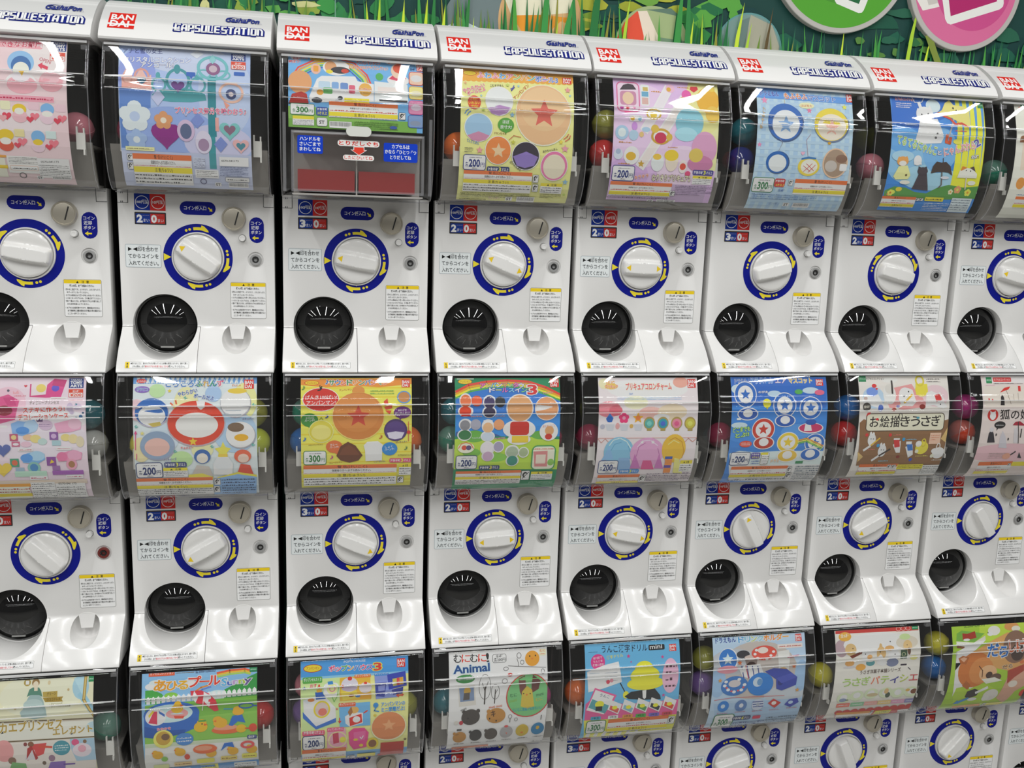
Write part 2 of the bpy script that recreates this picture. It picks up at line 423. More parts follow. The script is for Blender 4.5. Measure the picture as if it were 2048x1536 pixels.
for i in range(16):
    blob(R.uniform(1240, 1900), R.uniform(400, 520), R.uniform(14, 40), R.uniform(8, 18), R.choice(['1a5a46', '245f48', '0d3c3c', '164c42']))
for i in range(12):
    blob(R.uniform(1500, 1680), R.uniform(400, 480), R.uniform(8, 22), R.uniform(3, 9), R.choice(['3f7a38', '2d6a3c', '54803a']))
for i in range(24):
    blob(R.uniform(140, 470), R.uniform(385, 470), R.uniform(8, 24), R.uniform(6, 18), R.choice(['3a8f44', '8aa040', '5aa048', 'c8c88a', '2a7a45']))
def egg(x, z, rx, rz, col): A.ell(x * 10, -z * 10, rx * 10, rz * 10, col, 40)
def wp(pts, col): A.poly([(x * 10, -z * 10) for x, z in pts], col)
# large speckled egg shapes among the grass
egg(757, 418, 96, 92, '6d7c7d'); wp([(690, 440), (770, 400), (790, 380), (690, 370), (668, 400)], 'c9d6d8'); egg(700, 395, 50, 34, 'c9d6da')
egg(845, 440, 80, 92, 'd5aa76'); wp([(775, 480), (790, 448), (840, 452), (905, 462), (912, 500), (860, 540), (790, 530)], 'e9dfc4')
wp([(790, 449), (850, 454), (908, 452), (900, 400), (850, 372), (812, 420)], 'f2952c'); wp([(858, 372), (868, 430), (884, 445), (906, 440), (900, 390)], 'eab37a')
egg(1066, 412, 74, 74, '9fb07e'); wp([(1008, 452), (1032, 474), (1046, 470), (1052, 400), (1030, 360), (992, 380), (994, 420)], 'dd5138'); wp([(1034, 474), (1052, 476), (1078, 430), (1084, 370), (1050, 370), (1048, 430)], 'e6d6c4'); wp([(1050, 478), (1100, 484), (1120, 470), (1090, 474)], '5f7a6a'); wp([(1080, 430), (1138, 426), (1138, 418), (1084, 420)], '6d8a6e')
egg(1264, 418, 70, 70, '5f9496'); egg(1264, 418, 67, 67, '76938e'); wp([(1264, 484), (1310, 468), (1328, 430), (1326, 380), (1268, 360), (1250, 430)], 'a5a390'); wp([(1240, 470), (1262, 480), (1256, 420), (1236, 430)], '6a7f7a')
wp([(1316, 400), (1332, 418), (1334, 380), (1318, 376)], 'e6b8d8'); wp([(418, 400), (452, 414), (440, 420), (452, 390), (420, 380)], 'f0c8d8')
def blade(x, z0, h, w, lean, col):
    pts = [(x - w / 2, z0), (x + w / 2, z0), (x + lean * .55 + w * .28, z0 + h * .6), (x + lean, z0 + h), (x + lean * .45 - w * .3, z0 + h * .6)]
    wp(pts, col)
DK = ['1f6b3a', '2a7a3c', '3a8f44', '2f7a3a', '4a9a40']
for i in range(330):
    x = R.uniform(120, 2300); h = R.uniform(30, 95) + (40 if 450 < x < 1250 and R.random() < .4 else 0)
    blade(x, 340, h + 40 if x < 1000 else h + (20 if x < 1340 else 44), R.uniform(5, 14), R.uniform(-16, 16), R.choice(DK + ['6a8a34', '1a5a38', '8a8a34'] if x < 1350 else DK + ['1f5a44', '245f48']))
for x, top, w, lean in [(530, 455, 9, -6), (545, 470, 9, 4), (588, 462, 10, 4), (628, 470, 9, 6), (660, 458, 10, 6), (505, 430, 6, -8), (1002, 500, 8, 14), (1138, 470, 8, 6), (1165, 478, 9, -4), (1228, 505, 10, 18), (1250, 470, 8, 14), (1458, 470, 8, 3), (1600, 545, 10, 22), (1640, 470, 7, 14), (1812, 450, 7, 8), (1870, 440, 7, 10), (715, 440, 6, 4), (873, 450, 6, 4), (1420, 420, 5, -4)]:
    blade(x, 350, top - 350, w, lean, R.choice(['bcd633', 'c4dc3a', 'a8cc38']))
for x, top, w, lean in [(760, 440, 9, -6), (800, 520, 14, -10), (832, 470, 12, 8), (848, 560, 16, 12), (884, 500, 14, 24), (912, 520, 16, -8), (940, 560, 20, 20), (700, 432, 8, 4), (1080, 470, 12, -6), (1110, 540, 18, 10), (1136, 560, 16, -6), (960, 470, 12, 8), (1338, 480, 9, -10), (1366, 440, 9, -4), (1390, 460, 10, 6)]:
    blade(x, 340, top - 340, w, lean, R.choice(['3a8f44', '2f8040', '257038', '4c9a3c']))
for x, top, w, lean in [(1290, 500, 8, 16), (860, 470, 7, 3), (888, 462, 8, -3)]:
    blade(x, 340, top - 340, w, lean, R.choice(['a0a070', '5a4a2c']))
wp([(1640, 470), (1655, 474), (1672, 440), (1730, 340), (1705, 340), (1668, 420)], '7a8a3a')
A.rect(4690, -9000, 4706, -3300, '6f9a86')
mu = link('wall_mural', A.mesh('wall_mural', M['mural'], 1.1)); tag(mu, kind='structure'); mu.name = 'trim_2'
# round signs fixed to the mural
def round_sign(name, cx, cz, r, rin, face, shapes, label):
    root = tag(empty(name, (cx, YW, Z0 + cz)), label, 'sign')
    bm = bmesh.new(); add_lathe(bm, [(r, .0), (r, -.012), (r - .001, -.013), (0, -.013)], 96)
    link('sign_board', bm_mesh(bm, 'sign_board', mat('grey_board', (.50, .48, .45), .5), smooth=40), root)
    a = Art(lambda u, s, h: (u * 1e-4 - cx, -.0131 - h, -s * 1e-4 - cz), step=2e-5)
    a.ell(cx * 1e4, -cz * 1e4, rin * 1e4, rin * 1e4, face, 96)
    for col, pts in shapes:
        if isinstance(pts[0], tuple): a.poly([(x * 10, -z * 10) for x, z in pts], col)
        else: a.ell(pts[0] * 10, -pts[1] * 10, pts[2] * 10, pts[2] * 10, col, 72)
    link('sign_face', a.mesh('sign_face', M['mural']), root)
round_sign('round_sign', 1.4428, .6101, .1487, .1390, '55a630', [('4b9430', (1441, 612, 95)), ('f3f1ea', [(1426, 560), (1434, 521), (1438, 516), (1487, 502), (1494, 503), (1498, 508), (1516, 560), (1470, 620)]), ('1e6a3c', [(1446, 556), (1452, 527), (1486, 519), (1500, 556), (1470, 600)])],
           'round green wall sign with a grey rim and a white card outline')
round_sign('round_sign', 1.7210, .5720, .1267, .1162, 'dc6e9c', [('f0ebe4', [(1604, 572), (1606, 545), (1628, 517), (1672, 529), (1672, 640), (1620, 620)]), ('d0cbc4', [(1632, 545), (1640, 528), (1668, 536), (1668, 580), (1640, 580)]), ('cf4f8c', (1738, 572, 86)), ('f3efe9', [(1652, 600), (1680, 505), (1686, 497), (1694, 495), (1802, 532), (1809, 538), (1810, 545), (1790, 640)]), ('b5246a', [(1668, 600), (1692, 511), (1794, 547), (1776, 620)])],
           'round pink wall sign with a grey rim and a white card outline')
# ------------------------------------------------------------------ meshes shared by the machines
BUL = [(.1040, 0), (-.1080, 0), (-.1115, -.0008), (-.1165, -.0050), (-.1265, -.0170), (-.1430, -.0360), (-.1620, -.0530), (-.1720, -.0600), (-.1765, -.0625)]
front = [BUL[0]] + smooth_curve(BUL[1:], 4)
outline = [(y, z) for z, y in front] + [(-.0615, -.1782), (-.0585, -.1788), (.03, -.1788), (.03, .104)]
HOLE = (-.0535, -.1095, .0497); RET = (.0588, -.1280, .0227)
def cyl_cut(cx, cz, prof, n=72):
    bm = bmesh.new(); add_lathe(bm, prof, n, cx, cz); return bm_mesh(bm, 'cut')
def box_cut(*a):
    bm = bmesh.new(); add_box(bm, *a); return bm_mesh(bm, 'cut')
bm = bmesh.new(); add_prism(bm, outline, -HW, HW); solid = bm_mesh(bm, 'solid')
hole = cyl_cut(HOLE[0], HOLE[1], [(HOLE[2], -.12), (HOLE[2], .05)])
ret = cyl_cut(RET[0], RET[1], [(RET[2], -.12), (RET[2], -.004), (RET[2] * .96, .003), (RET[2] * .8, .009), (RET[2] * .5, .013), (0, .0145)], 56)
lowl = box_cut(-.2, .0012, -.2, .016, -.3, -.1118)
lowi = box_cut(-.2, .0003, -.2, .0155, -.3, -.1126)
SEAT = [cyl_cut(.0893, -.0015, [(.0126, -.1), (.0126, .002), (.0, .0021)], 40)]
me_house = finish(boolean(solid, [lowl, hole, ret] + SEAT), 'housing', M['panel'], 32, .0007)
me_chute = finish(boolean(boolean(solid, [lowi], 'INTERSECT'), [hole]), 'chute_cover', M['white'], 32, .0007)
me_house.materials.clear(); me_house.materials.append(M['panel']); me_house.materials.append(M['white'])
for p in me_house.polygons:
    if p.center.z < -.1095 and p.center.y < -.0004: p.material_index = 1
# dark cabinet behind the front
bm = bmesh.new()
add_box(bm, -HW + .001, HW - .001, .0301, .19, -.1788, .104); add_box(bm, -HW + .001, HW - .001, .075, .19, .104, .3128)
add_box(bm, -HW + .001, HW - .001, -.015, .075, .3075, .3128)
for s in (-1, 1): add_box(bm, s * HW - s * .001, s * HW - s * .004, .002, .075, .104, .3075)
me_cab = bm_mesh(bm, 'cabinet', M['dark'])
# grey hopper ledge behind the card
bm = bmesh.new()
add_prism(bm, [(-.058, .169), (-.0545, .169), (-.054, .1655), (.074, .1655), (.074, .162), (-.050, .162), (-.024, .1078), (.074, .1062), (.074, .1042), (-.0275, .1042), (-.055, .160)], -.114, .114)
me_hop = bm_mesh(bm, 'hopper', M['hopper'])
bm = bmesh.new()
add_box(bm, -.0062, .0062, -.0625, -.0582, .158, .182); add_box(bm, -.0062, -.0040, -.0625, -.0582, .182, .191); add_box(bm, .0036, .0056, -.0625, -.0582, .182, .189); add_box(bm, .0040, .0062, -.066, -.0582, .150, .158)
bevelled(bm, .0004, 1); me_tab = bm_mesh(bm, 'poster_holder', M['tab'])
# clear window
def cover_mesh(prof, hw, yb=.001, r=.0065):
    bm = bmesh.new(); rows = []
    for z, y in prof:
        q = [(-hw, yb), (-hw, y + r)]
        for k in range(1, 6): t = k * PI / 10; q.append((-hw + r - r * math.cos(t), y + r - r * math.sin(t)))
        q += [(-hw * .5, y), (0, y)]
        q += [(-x, yy) for x, yy in reversed(q[:-1])]
        rows.append([bm.verts.new((x, min(yy, yb), z)) for x, yy in q])
    for a, b in zip(rows, rows[1:]):
        for i in range(len(a) - 1): bm.faces.new((a[i], a[i + 1], b[i + 1], b[i]))
    return bm_mesh(bm, 'window_cover', M['cover'], smooth=38)
def cover_profile():
    base = smooth_curve([q for q in PROF if q[0] not in (.2625, .246)], 3)
    out = []; pend = [(.2640, 1.0), (.2475, .6)]
    for z, y in base:
        while pend and z < pend[0][0] + .0004:
            z0, k = pend.pop(0); y0 = out[-1][1] + (z0 - out[-1][0]) * (y - out[-1][1]) / (z - out[-1][0]); zz, yy = z0, y0
            for e in (28, 48, 68, 80, 68, 48, 28): t = math.radians(e); zz -= .00042 * k * math.cos(t); yy -= .00042 * k * math.sin(t); out.append((zz, yy))
            for m_ in (.0022, .0044): out.append((zz - m_, yy - m_ * .03))
        if not out or z < out[-1][0] - .0012: out.append((z, y if z > .262 else y - .0008 if z > .2 else y))
    top = [(.3143, -.0560), (.3142, -.0585), (.3138, -.0604), (.3130, -.0618), (.3118, -.0628)]
    return top + [q for q in out if q[0] < .3105]
me_cov = cover_mesh(cover_profile(), HW - .0005)
def small_box(name, m, *b):
    bm = bmesh.new(); add_box(bm, *b); bevelled(bm, .0006, 1); return bm_mesh(bm, name, m, smooth=40)
me_fl1 = small_box('window_lower_rail', M['flange'], -HW + .001, HW - .001, -.016, -.001, .0985, .1003)
me_fl2 = small_box('window_rail_highlight', M['highlight'], -HW + .004, HW - .004, -.0665, -.0638, .3092, .3125)  # upper rail whitened to stand in for the bright reflected band
def edge_mesh(s):
    bm = bmesh.new(); prof = cover_profile(); prof = prof[3:-1]; rows = []; x = s * (HW - .0022)
    for i, (z, y) in enumerate(prof):
        z0, y0 = prof[max(i - 1, 0)]; z1, y1 = prof[min(i + 1, len(prof) - 1)]; L = math.hypot(z1 - z0, y1 - y0) or 1
        nz, ny = (y0 - y1) / L, (z1 - z0) / L
        if ny > 0: nz, ny = -nz, -ny
        c = Vector((x, y + .0012, z)); k = .0008
        rows.append([bm.verts.new(c + Vector((k * math.cos(t), ny * k * math.sin(t), nz * k * math.sin(t)))) for t in [2 * PI * j / 6 for j in range(6)]])
    for a, b in zip(rows, rows[1:]):
        for j in range(6): bm.faces.new((a[j], a[(j + 1) % 6], b[(j + 1) % 6], b[j]))
    return bm_mesh(bm, 'window_edge', M['flange'], smooth=60)
me_edge = {s: edge_mesh(s) for s in (-1, 1)}
me_ridge_highlight = [small_box('window_ridge_highlight', M['highlight'], -HW + .006, HW - .006, y - .0012, y + .001, z - h, z + h) for z, y, h in ((.2636, -.0797, .0006), (.2472, -.0826, .00035))]  # whitened bars along the creases, standing in for their bright reflection lines
me_clip = small_box('window_clip', M['flange'], -.0045, .0045, -.0660, -.0590, .3000, .3060)
# dial
RD = .0366
def dial_mesh():
    bm = bmesh.new(); nr, na = 22, 96; rows = []
    def hgt(x, z):
        r = math.hypot(x, z) / RD
        base = .0075 + .0030 * math.sqrt(max(0, 1 - r * r))
        half = .0082 + .0016 * (1 - (x / RD) ** 2)
        top = .0205 - .0025 * (x / RD) ** 2
        k = (abs(z) - half) / .0042
        bar = top if k <= 0 else (0 if k >= 1 else top + (base - top) * (k * k * (3 - 2 * k)))
        h = max(base, bar) if k < 1 else base
        # scooped sides either side of the grip
        if k > 0: h = h - .0022 * math.exp(-((abs(z) - half - .006) / .006) ** 2)
        if r > .90: h = h + (.0065 - h) * min(1, ((r - .90) / .10)) ** 1.6
        return h
    for i in range(nr + 1):
        r = RD * (i / nr) ** .8
        if i == 0: rows.append([bm.verts.new((0, -hgt(0, 0), 0))]); continue
        rows.append([bm.verts.new((r * math.cos(2 * PI * j / na), -hgt(r * math.cos(2 * PI * j / na), r * math.sin(2 * PI * j / na)), r * math.sin(2 * PI * j / na))) for j in range(na)])
    rows.append([bm.verts.new((RD * math.cos(2 * PI * j / na), .001, RD * math.sin(2 * PI * j / na))) for j in range(na)])
    for a, b in zip(rows, rows[1:]):
        for j in range(na):
            k = (j + 1) % na
            if len(a) == 1: bm.faces.new((a[0], b[j], b[k]))
            else: bm.faces.new((a[j], a[k], b[k], b[j]))
    return bm_mesh(bm, 'dial', M['knob'], smooth=50)
me_dial = dial_mesh()
bm = bmesh.new(); add_lathe(bm, [(.0405, .0), (.0405, -.0022), (.0399, -.0034), (.0388, -.0036), (.0381, -.0028), (.0376, .0)], 72, cap=False); me_collar = bm_mesh(bm, 'dial_collar', M['panel'], smooth=50)
def arrow_mesh(side):
    a = Art(lambda u, s, h: (u * 1e-4, -(.0206 - .0025 * (u * 1e-4 / RD) ** 2) - h, -s * 1e-4), step=1e-5); k = -1 if side == 'L' else 1
    a.poly([(k * 318, 0), (k * 238, -52), (k * 238, 52)] if side == 'L' else [(318, 0), (238, -52), (238, 52)], 'ecc92c')
    return a.mesh('arrow_mark', M['sticker'])
me_arrow = {s: arrow_mesh(s) for s in 'LR'}
BLUE = '081488'; YEL = 'f1dc3a'
def dial_ring(variant):
    a = Art(flat_surface(-.0002))
    a.ring(0, 0, 535, 535, 132, BLUE, 96)
    def P(ang, r): t = math.radians(ang); return (r * math.cos(t), -r * math.sin(t))
    def arrow(rot):
        for d in (112, 105): a.ell(*P(d + rot, 460), 21, 21, YEL, 16)
        a.up()
        for k in range(8):
            t0, t1 = 98 + rot - k * 2.6, 98 + rot - (k + 1) * 2.6
            a.convex([P(t0, 437), P(t1, 437), P(t1, 482), P(t0, 482)], YEL)
        a.poly([P(83 + rot, 518), P(78 + rot, 506), P(69 + rot, 462), P(67 + rot, 437), P(72 + rot, 430), P(84 + rot, 440)], YEL)
    if variant == 'A':
        for rot in (0, -98, -180): arrow(rot)
        a.poly([(-525, -58), (-525, 58), (-412, 0)], YEL)
    else:
        for rot in (62, -60, -182): arrow(rot)
    a.ell(0, 408, 10, 6, 'f4f4f4', 10)
    return a.mesh('dial_ring', M['sticker'])
me_ring = {v: dial_ring(v) for v in 'AB'}
# coin slot, button, lock
bm = bmesh.new(); add_lathe(bm, [(.0188, .0), (.0188, -.0095), (.0180, -.0112), (.0168, -.0112), (.0160, -.0100), (.0150, -.0103), (0, -.0107)], 56); me_slot = bm_mesh(bm, 'coin_slot', M['metal'], smooth=28)
bm = bmesh.new(); q = Vector((.0058, 0, .0205)).normalized(); n_ = Vector((q.z, 0, -q.x))
vv = []
for y in (-.01115, -.0102):
    for a, b in ((-1, -1), (1, -1), (1, 1), (-1, 1)):
        p = Vector((.0046, y, .0004)) + n_ * .00095 * a + q * .0108 * b; vv.append(bm.verts.new(p))
for f in ((0, 1, 2, 3), (7, 6, 5, 4), (0, 4, 5, 1), (1, 5, 6, 2), (2, 6, 7, 3), (3, 7, 4, 0)): bm.faces.new([vv[i] for i in f])
me_slit = bm_mesh(bm, 'slot', M['black'])
bm = bmesh.new(); add_lathe(bm, [(.0061, 0), (.0061, -.0004), (.0052, -.0004)], 32, cap=False, mi=1); add_lathe(bm, [(.0050, 0), (.0050, -.0072), (.0045, -.0080), (.0026, -.0080), (.0022, -.0076), (0, -.0076)], 32); me_btn = bm_mesh(bm, 'return_button', M['panel'], M['slit'], smooth=30)
def lock_mesh(core):
    bm = bmesh.new()
    add_lathe(bm, [(.0093, .003), (.0093, -.0018), (.0086, -.0026), (.0058, -.0026), (.0052, -.0016)], 40, cap=False)
    add_lathe(bm, [(.0052, .0008), (0, .0008)], 32, cap=False, mi=1)
    add_lathe(bm, [(.0044, .0010), (.0044, -.0020), (.0029, -.0020), (.0029, .0010)], 32, cap=False, mi=2)
    add_lathe(bm, [(.0029, .0000), (0, .0000)], 24, cap=False)
    add_box(bm, -.0006, .0006, -.0023, -.0015, .0020, .0056, 2)
    return bm_mesh(bm, 'key_lock', core, M['lock'], M['black'], smooth=30)
me_lock = lock_mesh(M['lock']); me_lockr = lock_mesh(M['lockred'])
# smoked chute dome
DR = .0484
def dome_y(r):
    # steep ball in the middle, flatter brim
    y, q, n = 0.0, DR, 60
    for i in range(n):
        a = r + (DR - r) * (i + .5) / n
        ang = math.asin(a / .054) if a < .040 else math.radians(47.8 - 30 * (a - .040) / (DR - .040))
        y += math.tan(ang) * (DR - r) / n
    return -y + .0012
bm = bmesh.new(); prof = []
for k in range(29):
    r = DR * k / 28; prof.append((r, dome_y(r)))
add_lathe(bm, prof, 72, cap=False); me_dome = bm_mesh(bm, 'chute_dome', M['dome'], smooth=60)
bm = bmesh.new(); add_lathe(bm, [(DR + .0006, .003), (DR + .0006, -.0015), (DR - .0004, -.0026), (DR - .0016, -.0018), (DR - .0016, .003)], 72, cap=False); me_rim = bm_mesh(bm, 'dome_rim', M['rim'], smooth=40)
bm = bmesh.new(); add_box(bm, -.0105, .0105, dome_y(.0373) - .0016, dome_y(.0373) + .002, -.0388, -.0358); bevelled(bm, .0011, 2); me_grip = bm_mesh(bm, 'dome_grip', M['slit'], smooth=40)
bm = bmesh.new()
for k in (-2, -1, 0, 1, 2):
    t = math.radians(-90 + k * 24); d = Vector((math.cos(t), 0, math.sin(t))); n_ = Vector((-d.z, 0, d.x))
    rr = [.021, .026, .031]; vv = []
    for r in rr:
        y = dome_y(r)
        vv.append([bm.verts.new(d * r + n_ * .0005 * s + Vector((0, y - .0002, 0))) for s in (-1, 1)])
    for a, b in zip(vv, vv[1:]): bm.faces.new((a[0], a[1], b[1], b[0]))
me_rib = bm_mesh(bm, 'dome_rib', M['rim'])
# coin return flap
bm = bmesh.new(); arc = [(RET[0] + RET[2] * 1.0 * math.cos(math.radians(t)), RET[1] + RET[2] * 1.0 * math.sin(math.radians(t))) for t in range(55, 126, 7)]
pts = arc + [(RET[0] - .0090, -.1310), (RET[0] + .0090, -.1310)]
a_ = [bm.verts.new((x, -.0008 - .004 * max(0, (-.108 - z) / .023), z)) for x, z in pts]; b_ = [bm.verts.new((x, .0135, z)) for x, z in pts]
bm.faces.new(a_); bm.faces.new(b_[::-1])
for i in range(len(pts)): j = (i + 1) % len(pts); bm.faces.new((a_[i], a_[j], b_[j], b_[i]))
me_flap = bm_mesh(bm, 'coin_return_flap', M['white'])
# hinge tabs in the top corners
def hinge_mesh(s):
    bm = bmesh.new(); x0, x1 = (-.1188, -.1040) if s < 0 else (.1035, .1188)
    add_box(bm, x0, x1, -.0006, .001, .0838, .1020)
    e = .0009
    if s < 0: add_box(bm, x1, x1 + e, -.0002, .001, .0830, .1038, 1)
    else: add_box(bm, x0 - e, x0, -.0002, .001, .0830, .1038, 1)
    add_box(bm, x0, x1, -.0002, .001, .0830, .0838, 1)
    if s < 0:
        for z in (.0850, .0990): add_box(bm, x0 + .0045, x0 + .0056, -.0008, .0, z - .0016, z + .0010, 1); add_box(bm, x0 + .0070, x0 + .0080, -.0008, .0, z - .0016, z + .0010, 1)
    return bm_mesh(bm, 'hinge_tab', M['panel'], M['black'])
me_hinge = {s: hinge_mesh(s) for s in (-1, 1)}
# stickers
def sticker(fn, y=-.0002):
    a = Art(flat_surface(y)); fn(a); return a
def coins(a):
    a.rect(-942, -980, -708, -722, '0f2f90'); a.rect(-708, -980, -475, -722, 'd0302c')
    for cx, s in ((-826, '100円玉'), (-590, '10円玉')):
        a.ring(cx, -848, 102, 102, 9, 'f2f2f4', 40); w = 88 if cx < -700 else 78; a.text(s, cx - w, -828, cx + w, -828, 48, 'f2f2f4', bold=.022); a.lines(cx, -892, cx + 70, -878, 1, 'dfe2ee')
me_coins = sticker(coins).mesh('coin_sticker', M['sticker'])
def count_mesh(n):
    def f(a):
        a.rrect(-944, -694, -472, -502, '3a3638', 12); a.rect(-926, -672, -708, -520, '173a92'); a.rect(-708, -672, -492, -520, 'c8352f')
        for x0, d in ((-905, str(n)), (-690, '0')):
            a.text(d, x0, -538, x0 + 72, -538, 112, 'f4f2ee', bold=.05); a.text('まい', x0 + 92, -540, x0 + 182, -540, 56, 'd8d8e2'); a.lines(x0 + 80, -650, x0 + 180, -638, 1, 'b8a8b8')
    return sticker(f).mesh('counter_display', M['sticker'])
me_count = {n: count_mesh(n) for n in (2, 3)}
def arr(a, cx, cy, ang, k):
    pts = [(-60, -14), (4, -14), (4, -42), (62, 0), (4, 42), (4, 14), (-60, 14)]; t = math.radians(ang)
    a.poly([(cx + k * (x * math.cos(t) - y * math.sin(t)), cy + k * (x * math.sin(t) + y * math.cos(t))) for x, y in pts], YEL)
def entry(a):
    a.rrect(-262, -886, 288, -676, BLUE, 104); a.text('コイン投入口', -196, -752, 142, -752, 62, 'eef0f6', bold=.016); a.lines(0, -826, 126, -812, 1, 'b8c0e0'); arr(a, 205, -765, 45, .72)
me_entry = sticker(entry).mesh('coin_entry_sticker', M['sticker'])
def back(a):
    a.rrect(801, -668, 1031, -256, BLUE, 114)
    for i, s in enumerate(('コイン', '返却', 'ボタン')): a.text(s, 828 if i != 1 else 832, -545 + i * 74, 996 if i != 1 else 950, -545 + i * 74, 58, 'eef0f6', bold=.016)
    a.lines(834, -534, 946, -524, 1, 'b8c0e0'); arr(a, 895, -335, 180, .86)
me_back = sticker(back).mesh('coin_return_sticker', M['sticker'])
def instr(a):
    a.rrect(-1103, -186, -566, 176, 'e9eef0', 22, '9aa8b0', 6)
    a.poly([(-1062, -142), (-1062, -78), (-1002, -110)], '1e1e1e'); a.poly([(-920, -142), (-920, -78), (-992, -110)], '1e1e1e')
    a.text('印を合わせ', -912, -76, -612, -76, 74, '262a2e'); a.text('てからコインを', -1060, 34, -606, 34, 74, '262a2e'); a.text('入れてください。', -1058, 146, -606, 146, 74, '262a2e')
    a.text('しるし', -910, -152, -846, -152, 18, '262a2e', bold=0.004); a.text('あ', -770, -152, -748, -152, 18, '262a2e', bold=0.004); a.text('い', -1050, 66, -1030, 66, 16, '262a2e', bold=0.004)
me_instr = sticker(instr).mesh('instruction_sticker', M['sticker'])
CT = ['購入の際、必ずお読みください。', '・揺れると危険です。ぶつけたり、ぶらさがったり、', 'ゆすったりしないでください。', '・カプセル取出口より奥へ手を入れないでください。', '・いらなくなったカプセルは、ゴミ箱に捨ててください。', '・続けて遊ぶときは、必ず前のカプセルを取り出して', 'からお金を投入してください。', '・カプセルは危険物ですので、開封後はただちに', 'お子様(特に3歳未満のお子様)の手の届かない', 'ところへ捨ててください。']
def caution(a):
    a.rrect(488, 386, 1052, 978, 'f0f1ee', 26, '8a8a86', 6); a.rect(497, 394, 1043, 452, 'efcf28')
    a.poly([(676, 446), (716, 446), (696, 408)], '2e2e22'); a.text('注', 758, 447, 796, 447, 44, '2e2e22'); a.text('意', 828, 447, 866, 447, 44, '2e2e22')
    ys = [504, 560, 606, 652, 698, 744, 790, 850, 896, 942]
    for i, (s, y) in enumerate(zip(CT, ys)):
        x0 = 580 if i == 0 else (504 if s[0] == '・' else 534); x1 = min(1036, x0 + len(s) * (23 if i else 24)); a.text(s, x0, y, x1, y, 30 if i else 36, '3c3c3c', bold=.012 if i else .03)
me_caut = sticker(caution).mesh('caution_sticker', M['sticker'])
bul_s, bul_b = profile_surface(front, -.0002)
SL = 0.0
for p, q in zip(front, front[1:]):
    if q[0] < -.1640: break
    SL += math.hypot(q[0] - p[0], q[1] - p[1])
a = Art(bul_s, bul_b); t0 = SL * 1e4
a.rrect(-1062, t0, -112, t0 + 112, 'f0f1ee', 8, '8a8a86', 4); a.rect(-1060, t0 + 3, -996, t0 + 109, 'efcf28'); a.poly([(-1044, t0 + 42), (-1012, t0 + 42), (-1028, t0 + 12)], '2e2e22'); a.text('注', -1042, t0 + 72, -1014, t0 + 72, 26, '2e2e22'); a.text('意', -1042, t0 + 102, -1014, t0 + 102, 26, '2e2e22')
a.text('●取り出し口に、前のカプセルが残っていると故障の原因になります。続けて購入', -980, t0 + 48, -130, t0 + 48, 34, '3c3c3c'); a.text('される際は、必ず', -950, t0 + 98, -770, t0 + 98, 34, '3c3c3c'); a.text('前のカプセルを取り出してから', -766, t0 + 98, -420, t0 + 98, 34, 'd8384a'); a.text('購入してください。', -416, t0 + 98, -170, t0 + 98, 34, '3c3c3c')
me_strip = a.mesh('warning_strip', M['sticker'])
# white cap of the top row, with its lettering
cap_front = smooth_curve(CAP[1:], 4)
capo = [(y, z) for z, y in cap_front] + [(-.0715, .3165), (-.055, .3145), (.19, .3145), (.19, .3895)]
bm = bmesh.new(); add_prism(bm, capo, -.1215, .1215)
es = [e for e in bm.edges if len(e.link_faces) == 2 and all(abs(abs(v.co.x) - .1215) < 1e-5 for v in e.verts) and min(v.co.z for v in e.verts) > .3170 and abs(e.verts[0].co.z - e.verts[1].co.z) + abs(e.verts[0].co.y - e.verts[1].co.y) > 1e-6 and not all(abs(v.co.y - .19) < 1e-5 for v in e.verts)]
bmesh.ops.bevel(bm, geom=es, offset=.011, segments=5, profile=.5, affect='EDGES', clamp_overlap=True)
me_cap = bm_mesh(bm, 'cap', M['panel'], smooth=42)
def cap_art():
    f, br = profile_surface(CAP, -.0004); a = Art(f, br); st = Art(f, br)
    st.bandai(-1102, 1010, -735, 1408)
    gl = {'C': [[(1, 0), (0, 0), (0, 1), (1, 1)]], 'A': [[(0, 1), (0, .35), (.35, 0), (1, 0), (1, 1)], [(0, .6), (1, .6)]], 'P': [[(0, 1), (0, 0), (1, 0), (1, .58), (0, .58)]], 'S': [[(1, 0), (0, 0), (0, .5), (1, .5), (1, 1), (0, 1)]],
          'U': [[(0, 0), (0, 1), (1, 1), (1, 0)]], 'L': [[(0, 0), (0, 1), (1, 1)]], 'E': [[(1, 0), (0, 0), (0, 1), (1, 1)], [(0, .5), (.9, .5)]], 'T': [[(0, 0), (1, 0)], [(.5, 0), (.5, 1)]], 'I': [[(.5, 0), (.5, 1)]], 'O': [[(0, 0), (1, 0), (1, 1), (0, 1), (0, 0)]], 'N': [[(0, 1), (0, 0), (.55, 0), (1, .3), (1, 1)]]}
    def word(w, x, y, h, cw, gap, wd, col):
        for ch in w:
            k = cw * (.25 if ch == 'I' else 1)
            for st_ in gl[ch]: a.stroke([(x + p[0] * k, y + p[1] * h) for p in st_], wd, col)
            x += k + gap
        return x
    for wd, col in ((74, '1a2580'), (30, 'f6f6f8')):
        x = word('CAPSULE', -160, 1218, 150, 58, 36, wd, col); word('STATION', x + 6, 1218, 150, 58, 36, wd, col)
    for off, col in ((0, '25307e'),):
        a.text('GashaPon', 540, 1060, 1030, 1060, 140, '2a3584', '', bold=.03, shear=.3)
    a.stroke([(560, 985), (640, 905), (760, 950), (900, 935), (1010, 1010)], 14, '25307e'); a.ring(1052, 1062, 14, 14, 3, '6a70a0', 14)
    return a.mesh('cap_lettering', M['sticker']), st.mesh('brand_sticker', M['sticker'])
me_capt, me_brand = cap_art()
